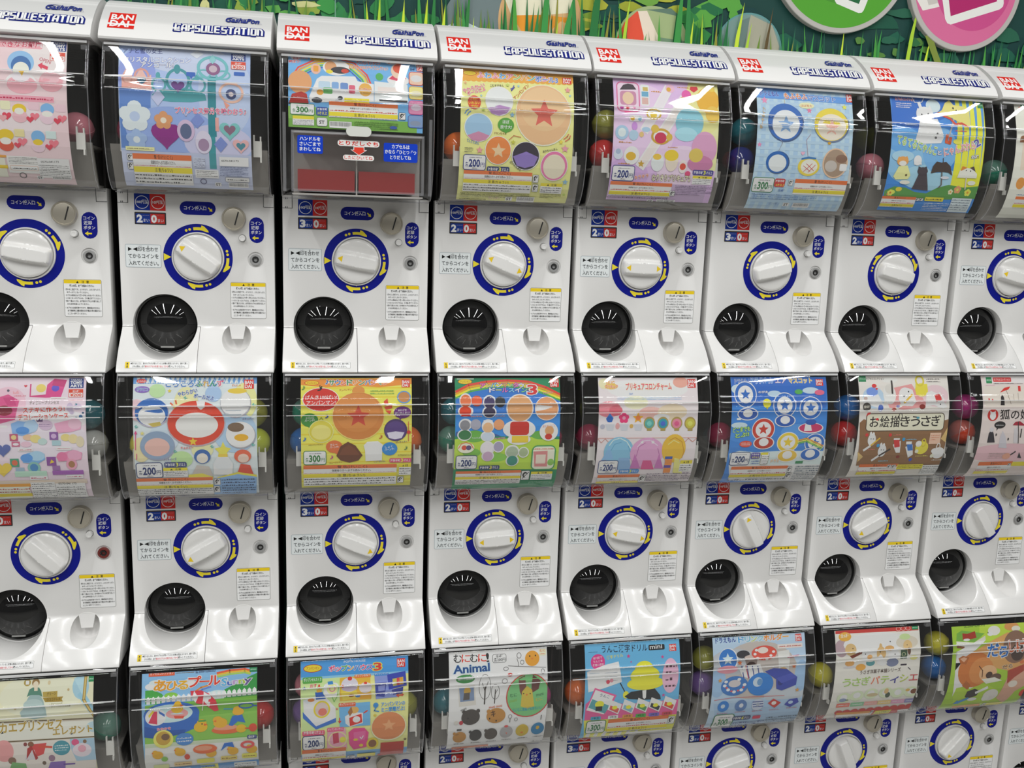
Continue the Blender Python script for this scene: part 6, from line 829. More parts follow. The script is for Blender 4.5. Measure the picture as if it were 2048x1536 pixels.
[1,2,-983,856,143,2150,'8abce8',[['E',-783,359,150,66,'ffffff'],['E',-245,328,109,58,'e8f2fa'],['E',216,559,175,81,'d0e6f6'],['E',-741,296,129,44,'d8eafa'],['S','e8603a',33,[212,202,410,170,654,163,743,191]],['S','f0c03a',29,[213,233,410,201,654,192,744,220]],['S','a8d05a',26,[226,263,411,232,655,221,740,249]],['S','6a8ad8',26,[-112,514,-26,454,105,418]],['S','e8903a',26,[-156,489,-48,419,105,384]],['P','3a9a4a',[325,477,501,399,633,341,744,280,895,223,895,825,324,734]],['P','4aa84a',[-928,415,-804,413,-674,476,-608,546,-608,659,-925,636]],['E',-523,520,108,53,'8ac84a'],['P','f4f4f2',[-908,642,-908,552,-879,519,-848,552,-848,642]],['P','f4f4f2',[-829,639,-829,550,-800,517,-769,549,-769,639]],['P','f4f4f2',[-750,637,-750,547,-721,514,-690,547,-690,637]],['P','f4f4f2',[-670,635,-670,545,-641,512,-610,544,-610,634]],['P','f4f4f2',[-591,632,-591,542,-562,509,-531,542,-531,632]],['P','f4f4f2',[-511,630,-512,539,-482,507,-451,539,-451,629]],['P','f4f4f2',[-432,627,-432,537,-403,504,-371,537,-371,627]],['P','f4f4f2',[-352,625,-352,535,-323,502,-292,534,-291,624]],['P','f4f4f2',[-272,622,-272,532,-243,499,-211,532,-211,622]],['P','f4f4f2',[-192,620,-192,530,-162,497,-131,529,-131,619]],['P','f4f4f2',[-111,617,-112,527,-82,494,-51,527,-50,617]],['P','f4f4f2',[-31,615,-31,525,-1,492,30,524,30,614]],['P','f4f4f2',[50,612,49,522,79,489,111,522,111,612]],['P','f4f4f2',[131,610,130,520,160,486,192,519,192,609]],['P','f4f4f2',[212,607,211,517,241,484,273,517,273,607]],['P','f4f4f2',[293,605,292,515,323,481,354,514,355,604]],['P','f4f4f2',[374,602,374,512,404,479,436,512,436,602]],['P','f4f4f2',[456,600,455,510,486,476,517,509,518,599]],['P','f4f4f2',[538,597,537,507,568,473,599,507,600,597]],['P','f4f4f2',[619,595,619,504,650,471,681,504,682,594]],['P','f4f4f2',[702,592,701,502,732,468,763,502,764,592]],['P','f4f4f2',[784,589,783,499,814,465,846,499,846,589]],['P','f4f4f2',[866,587,866,497,897,463,928,496,929,587]],['S','f0f0ee',17,[-925,587,891,564]],['P','7ab848',[-929,658,-198,631,891,605,879,1385,-953,1349]],['P','8cc454',[-939,1020,15,901,888,872,880,1331,-953,1349]],['P','cfdcc0',[-953,1349,880,1357,855,2158,-1001,2084]],['P','ece8e2',[-954,1432,878,1428,856,2140,-1029,2154]],['R',-878,125,-469,195,'e0603a'],['T','カプセルコレクション',-856,175,-490,172,44,'ffffff',''],['ln',-454,148,-161,174,1,'8a6a3a'],['T','各200円(税込)',-143,185,179,174,49,'4a4a6a',''],['epoch',734,136,855,217],['T','あ',-793,435,-600,440,185,'f0a02a','ffffff'],['T','ひ',-600,437,-419,441,168,'f0a02a','ffffff'],['T','る',-421,432,-252,434,155,'f0b02a','ffffff'],['T','プ',-248,412,-52,416,186,'e0402a','ffffff'],['T','ー',-70,388,83,390,134,'e0402a','ffffff'],['T','ル',72,398,256,401,178,'e0402a','ffffff'],['T','S',285,412,377,409,121,'5ab0e0','ffffff'],['T','u',377,409,474,406,89,'4a6ac0','ffffff'],['T','n',470,397,563,394,90,'c0a0d0','ffffff'],['T','n',563,394,656,391,90,'a8c84a','ffffff'],['T','y',651,387,763,385,99,'6a5a98','ffffff'],['E',-516,838,441,222,'2f6ac0'],['P','2f6ac0',[-944,804,-83,870,-99,1090,-298,1173,-755,1236,-957,1192]],['E',-548,821,366,160,'c8e4f0'],['P','2458a8',[-950,1019,-642,1119,-296,1123,-321,1197,-756,1262,-958,1218]],['E',-768,871,163,148,'f4f0ec'],['P','d83a5a',[-884,963,-794,768,-741,772,-746,999]],['P','3a6ac0',[-719,762,-624,828,-624,875,-709,810]],['P','f0d03a',[-881,832,-815,755,-783,769,-871,880]],['ring',-430,831,177,85,73,'e8a0a0'],['P','e0503a',[-484,863,-312,876,-334,922,-464,916]],['E',-428,746,95,78,'f2b82a'],['E',-415,677,60,63,'f2b82a'],['P','e86a2a',[-376,664,-319,696,-378,717]],['E',-60,1099,109,95,'f2b82a'],['E',-43,1032,79,74,'f2b82a'],['P','e86a2a',[-10,1035,54,1065,-7,1085]],['R',-97,976,23,1005,'4aa04a'],['E',-37,1045,11,15,'2a2a2a'],['E',360,1181,247,82,'e87040'],['E',339,1139,194,51,'f0a080'],['E',257,1050,114,90,'f0b030'],['E',214,991,79,65,'f0b030'],['P','e86a2a',[144,1010,192,994,191,1034]],['P','2f70c8',[388,1105,454,936,609,923,662,1078,540,1043,450,1123]],['E',548,871,93,63,'f0b030'],['E',533,826,66,53,'f0b030'],['E',593,1180,84,77,'f2b82a'],['E',783,1178,67,78,'d8503a'],['S','d8503a',22,[660,1179,727,1185]],['ring',677,772,124,53,22,'2f60b0'],['S','2f60b0',22,[793,781,889,788]],['S','4a9ab0',26,[323,805,455,815]],['P','d83a4a',[-217,463,-47,463,85,527,194,648,235,823,169,837,17,711,-112,673,-198,552]],['P','f4f0ec',[-156,467,-90,571,-133,659,-187,576]],['P','f4f0ec',[-4,488,-3,634,82,752,118,574]],['S','e8e0dc',13,[-2,566,-28,803]],['E',-659,1276,159,173,'f0e070'],['E',-659,1260,116,130,'c8a040'],['E',-625,1235,65,62,'7a5a40'],['E',-325,1304,143,122,'4a8ad0'],['ln',-444,1249,-216,1367,2,'ffffff'],['T','おなかを',-750,1110,-534,1103,49,'e05a7a','ffffff'],['Q',685,1315,841,1391,'3a4a8a'],['T','全5種',700,1373,823,1380,54,'ffffff',''],['E',-764,1593,86,85,'f0b030'],['E',-804,1539,47,52,'f0b030'],['P','e86a2a',[-865,1543,-834,1529,-836,1563]],['E',-407,1562,87,84,'f0b030'],['E',-448,1508,48,51,'f0b030'],['P','e86a2a',[-509,1514,-478,1500,-480,1534]],['E',88,1637,88,89,'f0b030'],['E',47,1582,48,55,'f0b030'],['P','e86a2a',[-15,1585,16,1570,14,1608]],['E',445,1624,89,88,'f0b030'],['E',403,1568,49,54,'f0b030'],['P','e86a2a',[340,1571,372,1557,370,1593]],['E',753,1617,90,88,'f0b030'],['E',710,1561,49,54,'f0b030'],['P','e86a2a',[647,1564,679,1550,677,1586]],['E',-663,1688,52,57,'8ac05a'],['E',-301,1675,44,64,'d8503a'],['E',-6,1531,193,100,'e87040'],['E',-27,1511,140,51,'f0a080'],['P','2f70c8',[245,1599,307,1444,441,1428,471,1546,349,1505]],['ring',685,1505,116,81,45,'e05a5a'],['Q',-852,1817,-604,1919,'d8e0a0'],['Q',-521,1790,-237,1888,'f0c890'],['Q',-154,1749,133,1857,'f0e060'],['Q',237,1727,504,1833,'f0d070'],['Q',585,1700,833,1819,'f0e060'],['ln',-499,1816,-259,1867,1,'8a5a2a'],['ln',259,1754,482,1811,1,'8a5a2a'],['ln',608,1726,810,1789,1,'8a5a2a'],['P','4a90d0',[-981,1937,870,1881,856,2140,-1013,2163]],['R',-106,1904,183,2139,'e8e050'],['ln',-82,1940,158,2122,2,'4a4a2a'],['R',444,1911,819,2168,'dfe8f0'],['ln',455,1946,795,2172,3,'5a6a7a'],['R',-951,1962,-271,2159,'efeae4']]],
[2,2,-944,889,98,2148,'f0ea96',[['P','4a9adc',[-943,96,905,86,895,390,-942,394]],['P','8ac4ec',[-942,363,896,363,895,402,-942,406]],['P','cfe6a0',[-942,406,-286,400,-287,1287,-931,1343]],['P','7ab0e0',[-955,1877,912,1878,904,2172,-962,2174]],['ring',-741,223,159,67,12,'b03018'],['E',-741,223,145,57,'f2cf30'],['T','アンパンマン',-846,244,-634,248,52,'b03018',''],['T',"POP'N HOUSE",-216,164,152,162,38,'e8f4fc',''],['T','ポ',-470,297,-373,298,101,'e84a7a','ffffff'],['T','ッ',-363,299,-266,300,101,'e84a7a','ffffff'],['T','プ',-256,301,-158,302,101,'58a84a','ffffff'],['T','ン',-149,302,-51,304,101,'f0a02a','ffffff'],['T','ハ',-41,304,57,306,101,'3a6ac0','ffffff'],['T','ウ',67,306,166,308,101,'e84a7a','ffffff'],['T','ス',175,308,274,310,102,'8a5ab0','ffffff'],['T','3',299,321,422,319,126,'d83a3a','f4e04a'],['bd',692,146,837,291],['Q',-909,366,-582,471,'5aa84a'],['T','ポップンせんたくき',-890,438,-596,438,58,'ffffff',''],['star',-880,548,36,'2f60b0'],['T','おす',-784,545,-673,542,62,'d8402f','ffffff'],['P','d8402f',[-649,501,-620,498,-620,534,-596,533,-630,570,-669,535,-649,534]],['P','e8eef4',[-902,756,-577,659,-360,925,-348,1196,-689,1308,-892,990]],['P','d8e0ea',[-902,756,-577,659,-541,718,-843,824]],['P','3a72c8',[-911,962,-689,1252,-350,1114,-350,1196,-689,1314,-905,1082]],['ring',-590,942,140,158,29,'e8d030'],['E',-590,941,111,126,'d8c4c0'],['E',-578,988,73,70,'e07a6a'],['P','2f62b8',[-702,626,-553,619,-524,753,-686,759]],['P','f0b030',[-678,579,-589,572,-589,626,-674,630]],['E',-770,760,58,31,'d8803a'],['E',-432,601,145,141,'cfe0c0'],['Q',-553,487,-311,713,'e8ecf0'],['E',-413,586,92,88,'f0e6a0'],['ring',-413,585,53,49,15,'d87a9a'],['P','3a8ad0',[-492,459,-407,452,-395,508,-485,512]],['S','7ac05a',12,[-420,714,-384,820,-335,733,-306,567]],['P','f0b83a',[-286,412,229,384,240,814,-287,814]],['Q',-36,372,241,430,'f0803a'],['T','ポップンおなべ',-22,412,229,409,39,'ffffff',''],['P','f2d050',[-274,606,-18,587,31,773,-238,805]],['E',-120,532,142,121,'d8d4e0'],['E',-121,599,132,44,'c0b0c8'],['E',-115,430,39,34,'d83a2a'],['E',149,601,108,91,'dcd4d8'],['E',149,525,29,26,'d83a2a'],['E',-238,552,24,24,'d83a2a'],['P','e8a82a',[31,708,252,697,248,802,56,795]],['E',-91,725,54,26,'a05a2a'],['E',19,741,44,26,'4a80c0'],['P','8a9ad8',[303,389,514,373,699,809,327,820]],['Q',303,373,546,416,'3a8ad0'],['T','ポップンテレビ',313,404,536,399,34,'ffffff',''],['P','3a48b0',[521,403,838,362,860,609,549,662]],['P','c8c060',[612,482,799,457,805,580,623,605]],['R',686,469,736,591,'d84a4a'],['R',744,463,789,585,'e0a03a'],['P','2f3a98',[598,666,798,629,786,750,624,764]],['P','3a48a8',[314,535,512,524,475,792,327,769]],['P','8a94d0',[363,588,487,576,479,670,370,677]],['P','d8503a',[669,780,724,745,719,771,774,765,769,743,811,772,779,807,774,791,724,797,724,818]],['P','70b4e4',[-299,865,228,860,235,1304,-287,1301]],['Q',-306,849,-18,919,'d8603a'],['T','ポップントースター',-292,899,-28,898,46,'ffffff',''],['P','e8ecf2',[-201,1099,-67,1029,105,1056,106,1250,-115,1307,-189,1238]],['P','d8342c',[-128,1132,81,1067,96,1234,-115,1296]],['E',-3,1171,64,61,'ffffff'],['E',-47,990,83,65,'e0b060'],['P','a8703a',[-153,1022,-91,919,-67,1029,-116,1106]],['P','d8402f',[-299,1118,-282,1119,-282,1174,-258,1176,-287,1230,-321,1176,-299,1178]],['S','d8402f',25,[179,1021,125,1057]],['T','アンパンマンの',421,964,830,958,80,'3a90d8','f4f0c0'],['T','ミニ家電だよ!',422,1068,826,1061,87,'3a90d8','f4f0c0'],['E',327,931,45,48,'3a8ad0'],['S','3a8ad0',20,[327,979,303,1031,377,1050]],['Q',-919,1333,-543,1428,'e0507a'],['T','対象年齢3才以上',-900,1393,-561,1407,65,'f8e0e0',''],['P','f0a8bc',[-495,1325,-189,1324,-162,1782,-503,1778]],['Q',-502,1297,-218,1378,'e0608a'],['T','ポップンれいぞうこ',-487,1354,-228,1354,45,'ffffff',''],['ring',-323,1564,162,183,20,'f4f0a0'],['P','c83a5a',[-409,1422,-311,1401,-299,1624,-397,1647]],['E',-237,1565,54,65,'f4e04a'],['P','e04a90',[-139,1417,-54,1341,132,1346,207,1450,175,1785,-49,1828,-125,1678]],['P','e86aa4',[-53,1425,157,1408,147,1603,-39,1618]],['E',-15,1586,40,27,'f0d040'],['E',81,1730,35,36,'f0d040'],['S','ffffff',15,[59,1535,84,1575,114,1516]],['E',276,1711,105,139,'f0d03a'],['E',276,1708,70,94,'8a5a3a'],['star',313,1119,35,'d8c03a'],['star',845,1662,36,'6a5a3a'],['star',-336,948,24,'e05a5a'],['E',555,1365,306,301,'f4e8c0'],['E',550,1353,290,284,'d98a58'],['R',419,1707,828,2158,'b83428'],['star',555,1331,125,'e8a878'],['price',-922,1428,-544,1750,200,'24386e'],['warn',-932,1743,-180,2146,0],['ic',-159,2012,-20,2158],['R',17,1969,334,2136,'ead83a'],['ln',45,2146,324,2159,1,'3a4a7a'],['Q',373,2038,539,2148,'c83a30']]],
[3,2,-886,893,100,2142,'ecebe8',[['T','む',-803,284,-660,288,152,'2a2a2a',''],['T','に',-660,288,-510,292,153,'d8402f',''],['T','む',-510,292,-371,296,153,'2a2a2a',''],['T','に',-366,296,-216,300,153,'d8402f',''],['T','!',-211,301,-164,298,153,'2a2a2a',''],['T','Animal',-801,467,-162,453,139,'24508f','c8dcf0'],['Q',-105,175,145,325,'f0efec','4a4a4a'],['T','全6種',-43,236,83,234,49,'2a2a2a',''],['T','各200円',-81,303,128,301,60,'2a2a2a',''],['E',-598,570,169,75,'3f8a4a'],['P','3f8a4a',[-551,505,-504,491,-526,544]],['T','森の仲間達編',-726,591,-459,583,55,'ffffff',''],['P','d8d4cc',[-730,700,-428,685,-400,1062,-704,1082]],['P','7a8fb0',[-709,721,-448,708,-433,976,-685,990]],['E',-562,792,62,69,'c8a040'],['P','5a5450',[-621,828,-518,822,-521,955,-634,961]],['ring',-246,738,109,233,8,'5a5654'],['S','3a3430',23,[-250,1059,-241,722]],['S','3a3430',10,[-240,802,-191,642]],['S','3a3430',10,[-244,828,-295,660]],['ring',-57,843,78,140,8,'5a5654'],['S','3a3430',16,[-68,1060,-58,802]],['S','3a3430',8,[-57,882,-19,805]],['E',618,286,132,135,'e2a038'],['P','e08040',[589,276,642,280,615,311]],['E',572,243,13,15,'2a2a2a'],['E',678,239,13,15,'2a2a2a'],['Q',744,132,877,247,'f4e6c8'],['T','むに',760,184,861,180,45,'d8602f',''],['ln',758,202,859,232,1,'d8602f'],['S','4a4644',8,[178,389,440,418,863,457]],['S','5a5654',8,[338,274,368,363,362,406]],['ring',377,221,42,50,8,'5a5654'],['ring',135,437,47,35,8,'5a5654'],['ring',432,342,37,40,8,'5a5654'],['ring',807,524,32,50,8,'5a5654'],['E',205,546,47,30,'c83a34'],['ring',110,652,52,49,10,'8a8684'],['ring',541,960,403,423,21,'c84a40'],['E',541,957,382,401,'7ac07e'],['P','7a4a44',[357,627,475,571,506,802,444,987,388,874]],['P','6a3c38',[621,568,767,682,731,844,600,916,602,728]],['P','cfb848',[410,1153,428,876,518,770,612,849,663,1172,532,1215]],['E',516,937,16,17,'d87a3a'],['E',458,911,11,14,'2a2a2a'],['E',579,920,11,14,'2a2a2a'],['T','むに',217,970,338,957,71,'3a6a4a',''],['T','muni',696,984,825,960,61,'3a6a4a',''],['T','muni',210,1070,341,1047,61,'8ab04a',''],['T','むに',691,1085,818,1061,67,'c8b84a',''],['T','むにむに感触が気持ちいい',270,1258,800,1243,71,'3a9ab0',''],['E',-491,1300,166,161,'4a4542'],['E',-360,1182,36,40,'4a4542'],['E',-614,1184,36,34,'4a4542'],['E',-537,1321,13,18,'2a2624'],['E',-32,1307,173,156,'c08a44'],['E',-167,1207,37,41,'c08a44'],['S','5a3a20',18,[-124,1239,-59,1224]],['S','5a3a20',18,[-117,1284,-50,1266]],['S','5a3a20',18,[-94,1204,-74,1317]],['E',-145,1355,13,18,'2a2a2a'],['E',-24,1412,13,19,'2a2a2a'],['T','muni',-666,1168,-569,1131,44,'4a4a4a',''],['T','muni muni',-164,1152,71,1132,50,'d8704a',''],['E',-671,1736,120,136,'c08a44'],['S','5a3a20',13,[-739,1672,-696,1659]],['E',-768,1634,26,36,'c08a44'],['Q',-728,1534,-642,1572,'4a4a4a'],['E',-380,1717,111,143,'3c3a3c'],['E',-483,1622,26,36,'3c3a3c'],['E',-102,1711,117,142,'544c46'],['E',-203,1616,26,36,'544c46'],['E',180,1692,118,148,'b0aeb0'],['P','d87a6a',[167,1698,200,1701,188,1755]],['E',169,1551,37,26,'d85a5a'],['E',471,1680,119,147,'d0b440'],['E',468,1730,27,22,'d8803a'],['E',757,1667,120,146,'2f80b0'],['E',754,1635,33,44,'d8b040'],['E',-746,1393,41,43,'d8d4cc'],['E',-658,1401,36,44,'c03a48'],['ring',227,1343,37,42,8,'7a7674'],['ring',337,1414,32,38,8,'7a7674'],['S','5a5654',11,[229,1388,229,1467]],['S','3a3634',11,[807,1361,800,1456]],['ln',-761,1887,-581,1934,1,'6a6664'],['ln',-455,1884,-273,1931,1,'6a6664'],['ln',-176,1878,7,1924,1,'6a6664'],['ln',107,1865,291,1907,1,'6a6664'],['ln',400,1860,586,1901,1,'6a6664'],['ln',686,1846,873,1887,1,'6a6664'],['P','d8703a',[-791,2033,-124,2019,-105,2156,-779,2139]],['ln',-608,2148,-259,2146,1,'4a4a4a'],['ic',-95,2144,-24,2164],['ln',-4,2086,714,2152,3,'5a5654'],['ln',712,1996,919,2167,3,'7a7674']]],
[4,2,-879,942,102,2145,'69b4df',[['P','e0609a',[-852,1212,-745,1114,-80,1275,957,1248,986,1588,-847,1569]],['P','efe45a',[-859,1567,972,1586,1098,2168,-773,2158]],['P','f4f2ec',[-767,2015,-729,1876,-678,1883,-682,2164]],['P','f4f2ec',[-612,2026,-576,1884,-524,1890,-534,2138]],['P','f4f2ec',[-457,2036,-422,1891,-370,1897,-373,2164]],['P','f4f2ec',[-300,2047,-268,1898,-215,1904,-225,2138]],['P','f4f2ec',[-142,2060,-113,1905,-60,1911,-62,2164]],['P','f4f2ec',[20,2086,43,1912,97,1921,87,2139]],['P','f4f2ec',[184,2112,201,1923,255,1932,251,2165]],['P','eeeef0',[76,1998,1039,2024,1078,2145,111,2131]],['T','うんこ漢字ドリル',-558,271,315,285,131,'1c2a40',''],['Q',339,178,651,276,'1c2024'],['T','mini',367,255,600,250,80,'ffffff',''],['bd',738,186,877,314],['ln',-813,233,-640,257,1,'2a4a70'],['E',-638,425,134,140,'d8408a'],['T','全例文で',-726,378,-556,365,42,'fce0ec',''],['T','うんこを',-724,439,-549,426,42,'fce0ec',''],['T','使用に成功',-736,504,-531,488,42,'fce0ec',''],['T','漢字ドリル',-470,389,-155,361,61,'e8dc5a',''],['P','e4ecf2',[-850,588,-536,490,-530,923,-814,979]],['P','eef4f8',[-536,490,-246,438,-182,822,-530,923]],['ln',-514,543,-276,572,1,'6a7a90'],['ln',-512,615,-277,643,1,'6a7a90'],['ln',-507,691,-273,723,1,'6a7a90'],['ln',-502,768,-271,798,1,'6a7a90'],['E',-446,804,35,40,'d8405a'],['E',-379,784,35,35,'e090a0'],['ln',-801,609,-615,637,1,'a8b8c8'],['S','1e2024',18,[-211,845,-95,1059]],['E',-94,1080,56,74,'f0e13a'],['P','22262c',[-118,1110,4,1027,257,1007,461,996,573,1136,592,1218,270,1207,-38,1168]],['P','ffffff',[220,1017,296,1010,298,1167,269,1193,236,1163]],['E',241,604,178,148,'efe13a'],['E',276,881,358,128,'efe13a'],['E',259,727,281,176,'efe13a'],['E',754,769,160,334,'f0b8d0'],['ln',661,511,867,1019,4,'5a3a4a'],['star',-54,355,40,'d04a90'],['star',601,406,36,'d04a90'],['star',637,1140,36,'d04a90'],['star',-7,459,20,'d04a90'],['P','e8609a',[-855,1348,-693,899,-271,1072,-465,1485]],['P','f0f2f0',[-831,1336,-679,938,-321,1089,-489,1453]],['P','5aa0a8',[-797,1285,-733,1115,-396,1276,-470,1440]],['E',-588,1234,86,71,'efe13a'],['T','うんこ',-597,1073,-419,1129,63,'3a5a7a',''],['R',-657,1274,-531,1370,'22262c'],['P','f4f2f0',[-428,1356,-380,1155,-157,1268,-213,1478]],['P','d8605a',[-395,1353,-376,1272,-203,1352,-229,1447]],['E',-291,1326,51,39,'efe13a'],['P','f4f2f0',[-162,1364,-115,1162,110,1276,55,1487]],['P','8ab8c8',[-129,1361,-110,1280,64,1361,39,1456]],['E',-25,1334,51,39,'efe13a'],['P','f4f2f0',[105,1359,152,1156,378,1270,324,1482]],['P','5a9a5a',[138,1356,156,1274,332,1355,307,1450]],['E',243,1328,52,39,'efe13a'],['P','f4f2f0',[361,1366,408,1163,636,1277,582,1490]],['P','3a3a44',[394,1363,413,1281,590,1362,566,1458]],['E',500,1336,52,39,'efe13a'],['P','f4f2f0',[631,1360,677,1157,907,1271,854,1484]],['P','d8503a',[664,1357,683,1276,861,1357,837,1452]],['E',770,1330,52,39,'efe13a'],['Q',-733,1493,-540,1571,'4aa8c8'],['Q',-401,1493,-206,1572,'f4f0f0'],['Q',-121,1498,75,1577,'e89a4a'],['Q',135,1503,333,1583,'4ab04a'],['Q',392,1505,591,1585,'7a6ac8'],['Q',650,1501,850,1581,'d84a5a'],['T','1年生',-701,1549,-569,1553,48,'2a2a2a',''],['T','2年生',-368,1550,-235,1553,48,'2a2a2a',''],['T','3年生',-88,1555,46,1558,48,'2a2a2a',''],['T','4年生',169,1560,303,1563,48,'2a2a2a',''],['T','5年生',426,1563,561,1566,49,'2a2a2a',''],['T','6年生',684,1559,820,1562,49,'2a2a2a',''],['price',-800,1581,-421,1917,300,'2f7a4a'],['warn',-383,1585,794,1931,0],['ic',786,1617,927,1820],['ln',-356,1911,492,1959,1,'3a3a2a']]],
[5,2,-892,987,123,2141,'b7cfe6',[['E',3,802,807,573,'c2bab4'],['E',-486,596,476,250,'bcc0c6'],['E',589,1309,414,176,'c4ccd4'],['E',-784,988,159,293,'9ec0e2'],['E',906,948,138,325,'9ec0e2'],['P','a8c4e0',[-833,1419,1020,1427,1203,2135,-673,2149]],['T','ドラえもん',-831,234,-426,224,105,'2f3a98','b8d8f8'],['T','ド',-372,246,-254,243,115,'4aa0d8','ffffff'],['T','リ',-244,245,-126,242,115,'7ab8d0','ffffff'],['T','ン',-115,243,3,240,115,'b8c870','ffffff'],['T','ク',13,242,132,239,115,'8ac0d0','ffffff'],['T','ホ',142,240,261,237,115,'f0902a','ffffff'],['T','ル',272,239,391,236,116,'e8802a','ffffff'],['T','ダ',402,238,522,235,116,'f0902a','ffffff'],['T','ー',532,236,652,233,116,'f0a03a','ffffff'],['bd',789,143,917,276],['R',412,315,927,394,'f0dcd8'],['ln',439,335,900,379,1,'c05a4a'],['E',-595,539,194,213,'f0f4f8'],['E',-603,538,179,198,'3a7cc8'],['star',-603,531,116,'cfe0f4'],['E',-606,727,212,79,'e89aa8'],['E',-293,458,133,72,'3a3a40'],['P','8a7a74',[-271,527,-5,531,-39,747,-213,735]],['E',-138,524,133,48,'c8b8b0'],['E',-135,675,97,74,'3a2420'],['E',135,455,257,136,'d8584a'],['E',111,405,107,58,'e8d8d0'],['E',-53,468,32,24,'f2ece8'],['E',-6,544,32,24,'f2ece8'],['E',266,511,32,24,'f2ece8'],['E',325,442,32,24,'f2ece8'],['E',182,567,32,25,'f2ece8'],['E',-22,397,32,24,'f2ece8'],['P','dcdcd8',[405,447,651,424,642,870,442,935]],['E',518,849,114,94,'d8a858'],['S','d04a7a',33,[614,556,832,545]],['P','e8e8ee',[-367,751,-274,662,46,658,126,835,-150,933,-300,884]],['S','3a4a90',19,[-327,672,-272,911]],['S','3a4a90',19,[-219,680,-165,919]],['S','3a4a90',19,[-111,688,-57,926]],['S','3a4a90',19,[-2,696,51,934]],['S','c84a4a',16,[-248,664,-178,923]],['E',-447,1063,273,200,'3a78c0'],['E',-451,1011,123,75,'d0c8c8'],['E',-647,1044,37,30,'e8e4e8'],['E',-574,1130,37,30,'e8e4e8'],['E',-450,1180,38,31,'e8e4e8'],['E',-306,1150,38,30,'e8e4e8'],['E',-248,1047,38,30,'e8e4e8'],['E',-626,966,37,29,'e8e4e8'],['E',-364,932,37,29,'e8e4e8'],['E',-604,1088,24,19,'d85a5a'],['E',-505,1162,24,19,'d85a5a'],['E',-372,1158,24,19,'d85a5a'],['E',-270,1099,24,19,'d85a5a'],['E',75,1062,265,234,'2f80d0'],['E',17,1012,97,97,'c8d8e8'],['E',58,1015,54,70,'6a9ac8'],['P','3a4aa8',[152,811,325,758,597,789,825,962,813,1124,525,1227,410,1176,392,985]],['E',484,1046,55,71,'2a3680'],['P','4a58b8',[390,958,710,875,820,967,509,1075]],['star',-367,607,53,'d8703a'],['star',745,747,49,'d8703a'],['star',-748,930,48,'d8a05a'],['star',853,1233,50,'d8a05a'],['S','d06a6a',11,[-831,1332,-489,1303,48,1317,594,1338]],['E',-629,1485,113,125,'2f80d0'],['E',-637,1482,43,46,'c8d8e8'],['E',-270,1496,120,133,'5a80b8'],['E',-264,1493,44,49,'d8dce4'],['E',76,1502,121,134,'c8d0e0'],['R',-39,1422,175,1443,'4a5a98'],['R',-30,1477,185,1499,'4a5a98'],['R',-20,1533,194,1555,'4a5a98'],['E',76,1499,38,43,'a8b0c0'],['P','c83a34',[278,1486,383,1388,552,1494,438,1611]],['E',406,1491,50,44,'f0e0dc'],['P','3a48a8',[630,1547,719,1432,880,1415,926,1511,769,1619]],['E',753,1502,50,38,'b7cfe6'],['ln',-725,1632,-518,1667,1,'c85a6a'],['ln',-365,1627,-156,1662,1,'c85a6a'],['ln',-13,1635,198,1670,1,'c85a6a'],['ln',341,1636,554,1671,1,'c85a6a'],['ln',694,1622,909,1657,1,'c85a6a'],['price',-771,1677,-350,2108,300,'2f7a4a'],['age',-382,1753,-9,1870,6,'24386e'],['Q',35,1776,198,1867,'d83a5a'],['ln',-334,1922,326,2100,2,'4a5a98'],['ln',327,1831,1134,2176,5,'5a6a7a'],['P','e8dc4a',[-688,2146,295,2138,294,2135,-689,2143]],['ln',-415,2110,-10,2171,1,'5a5a2a']]],
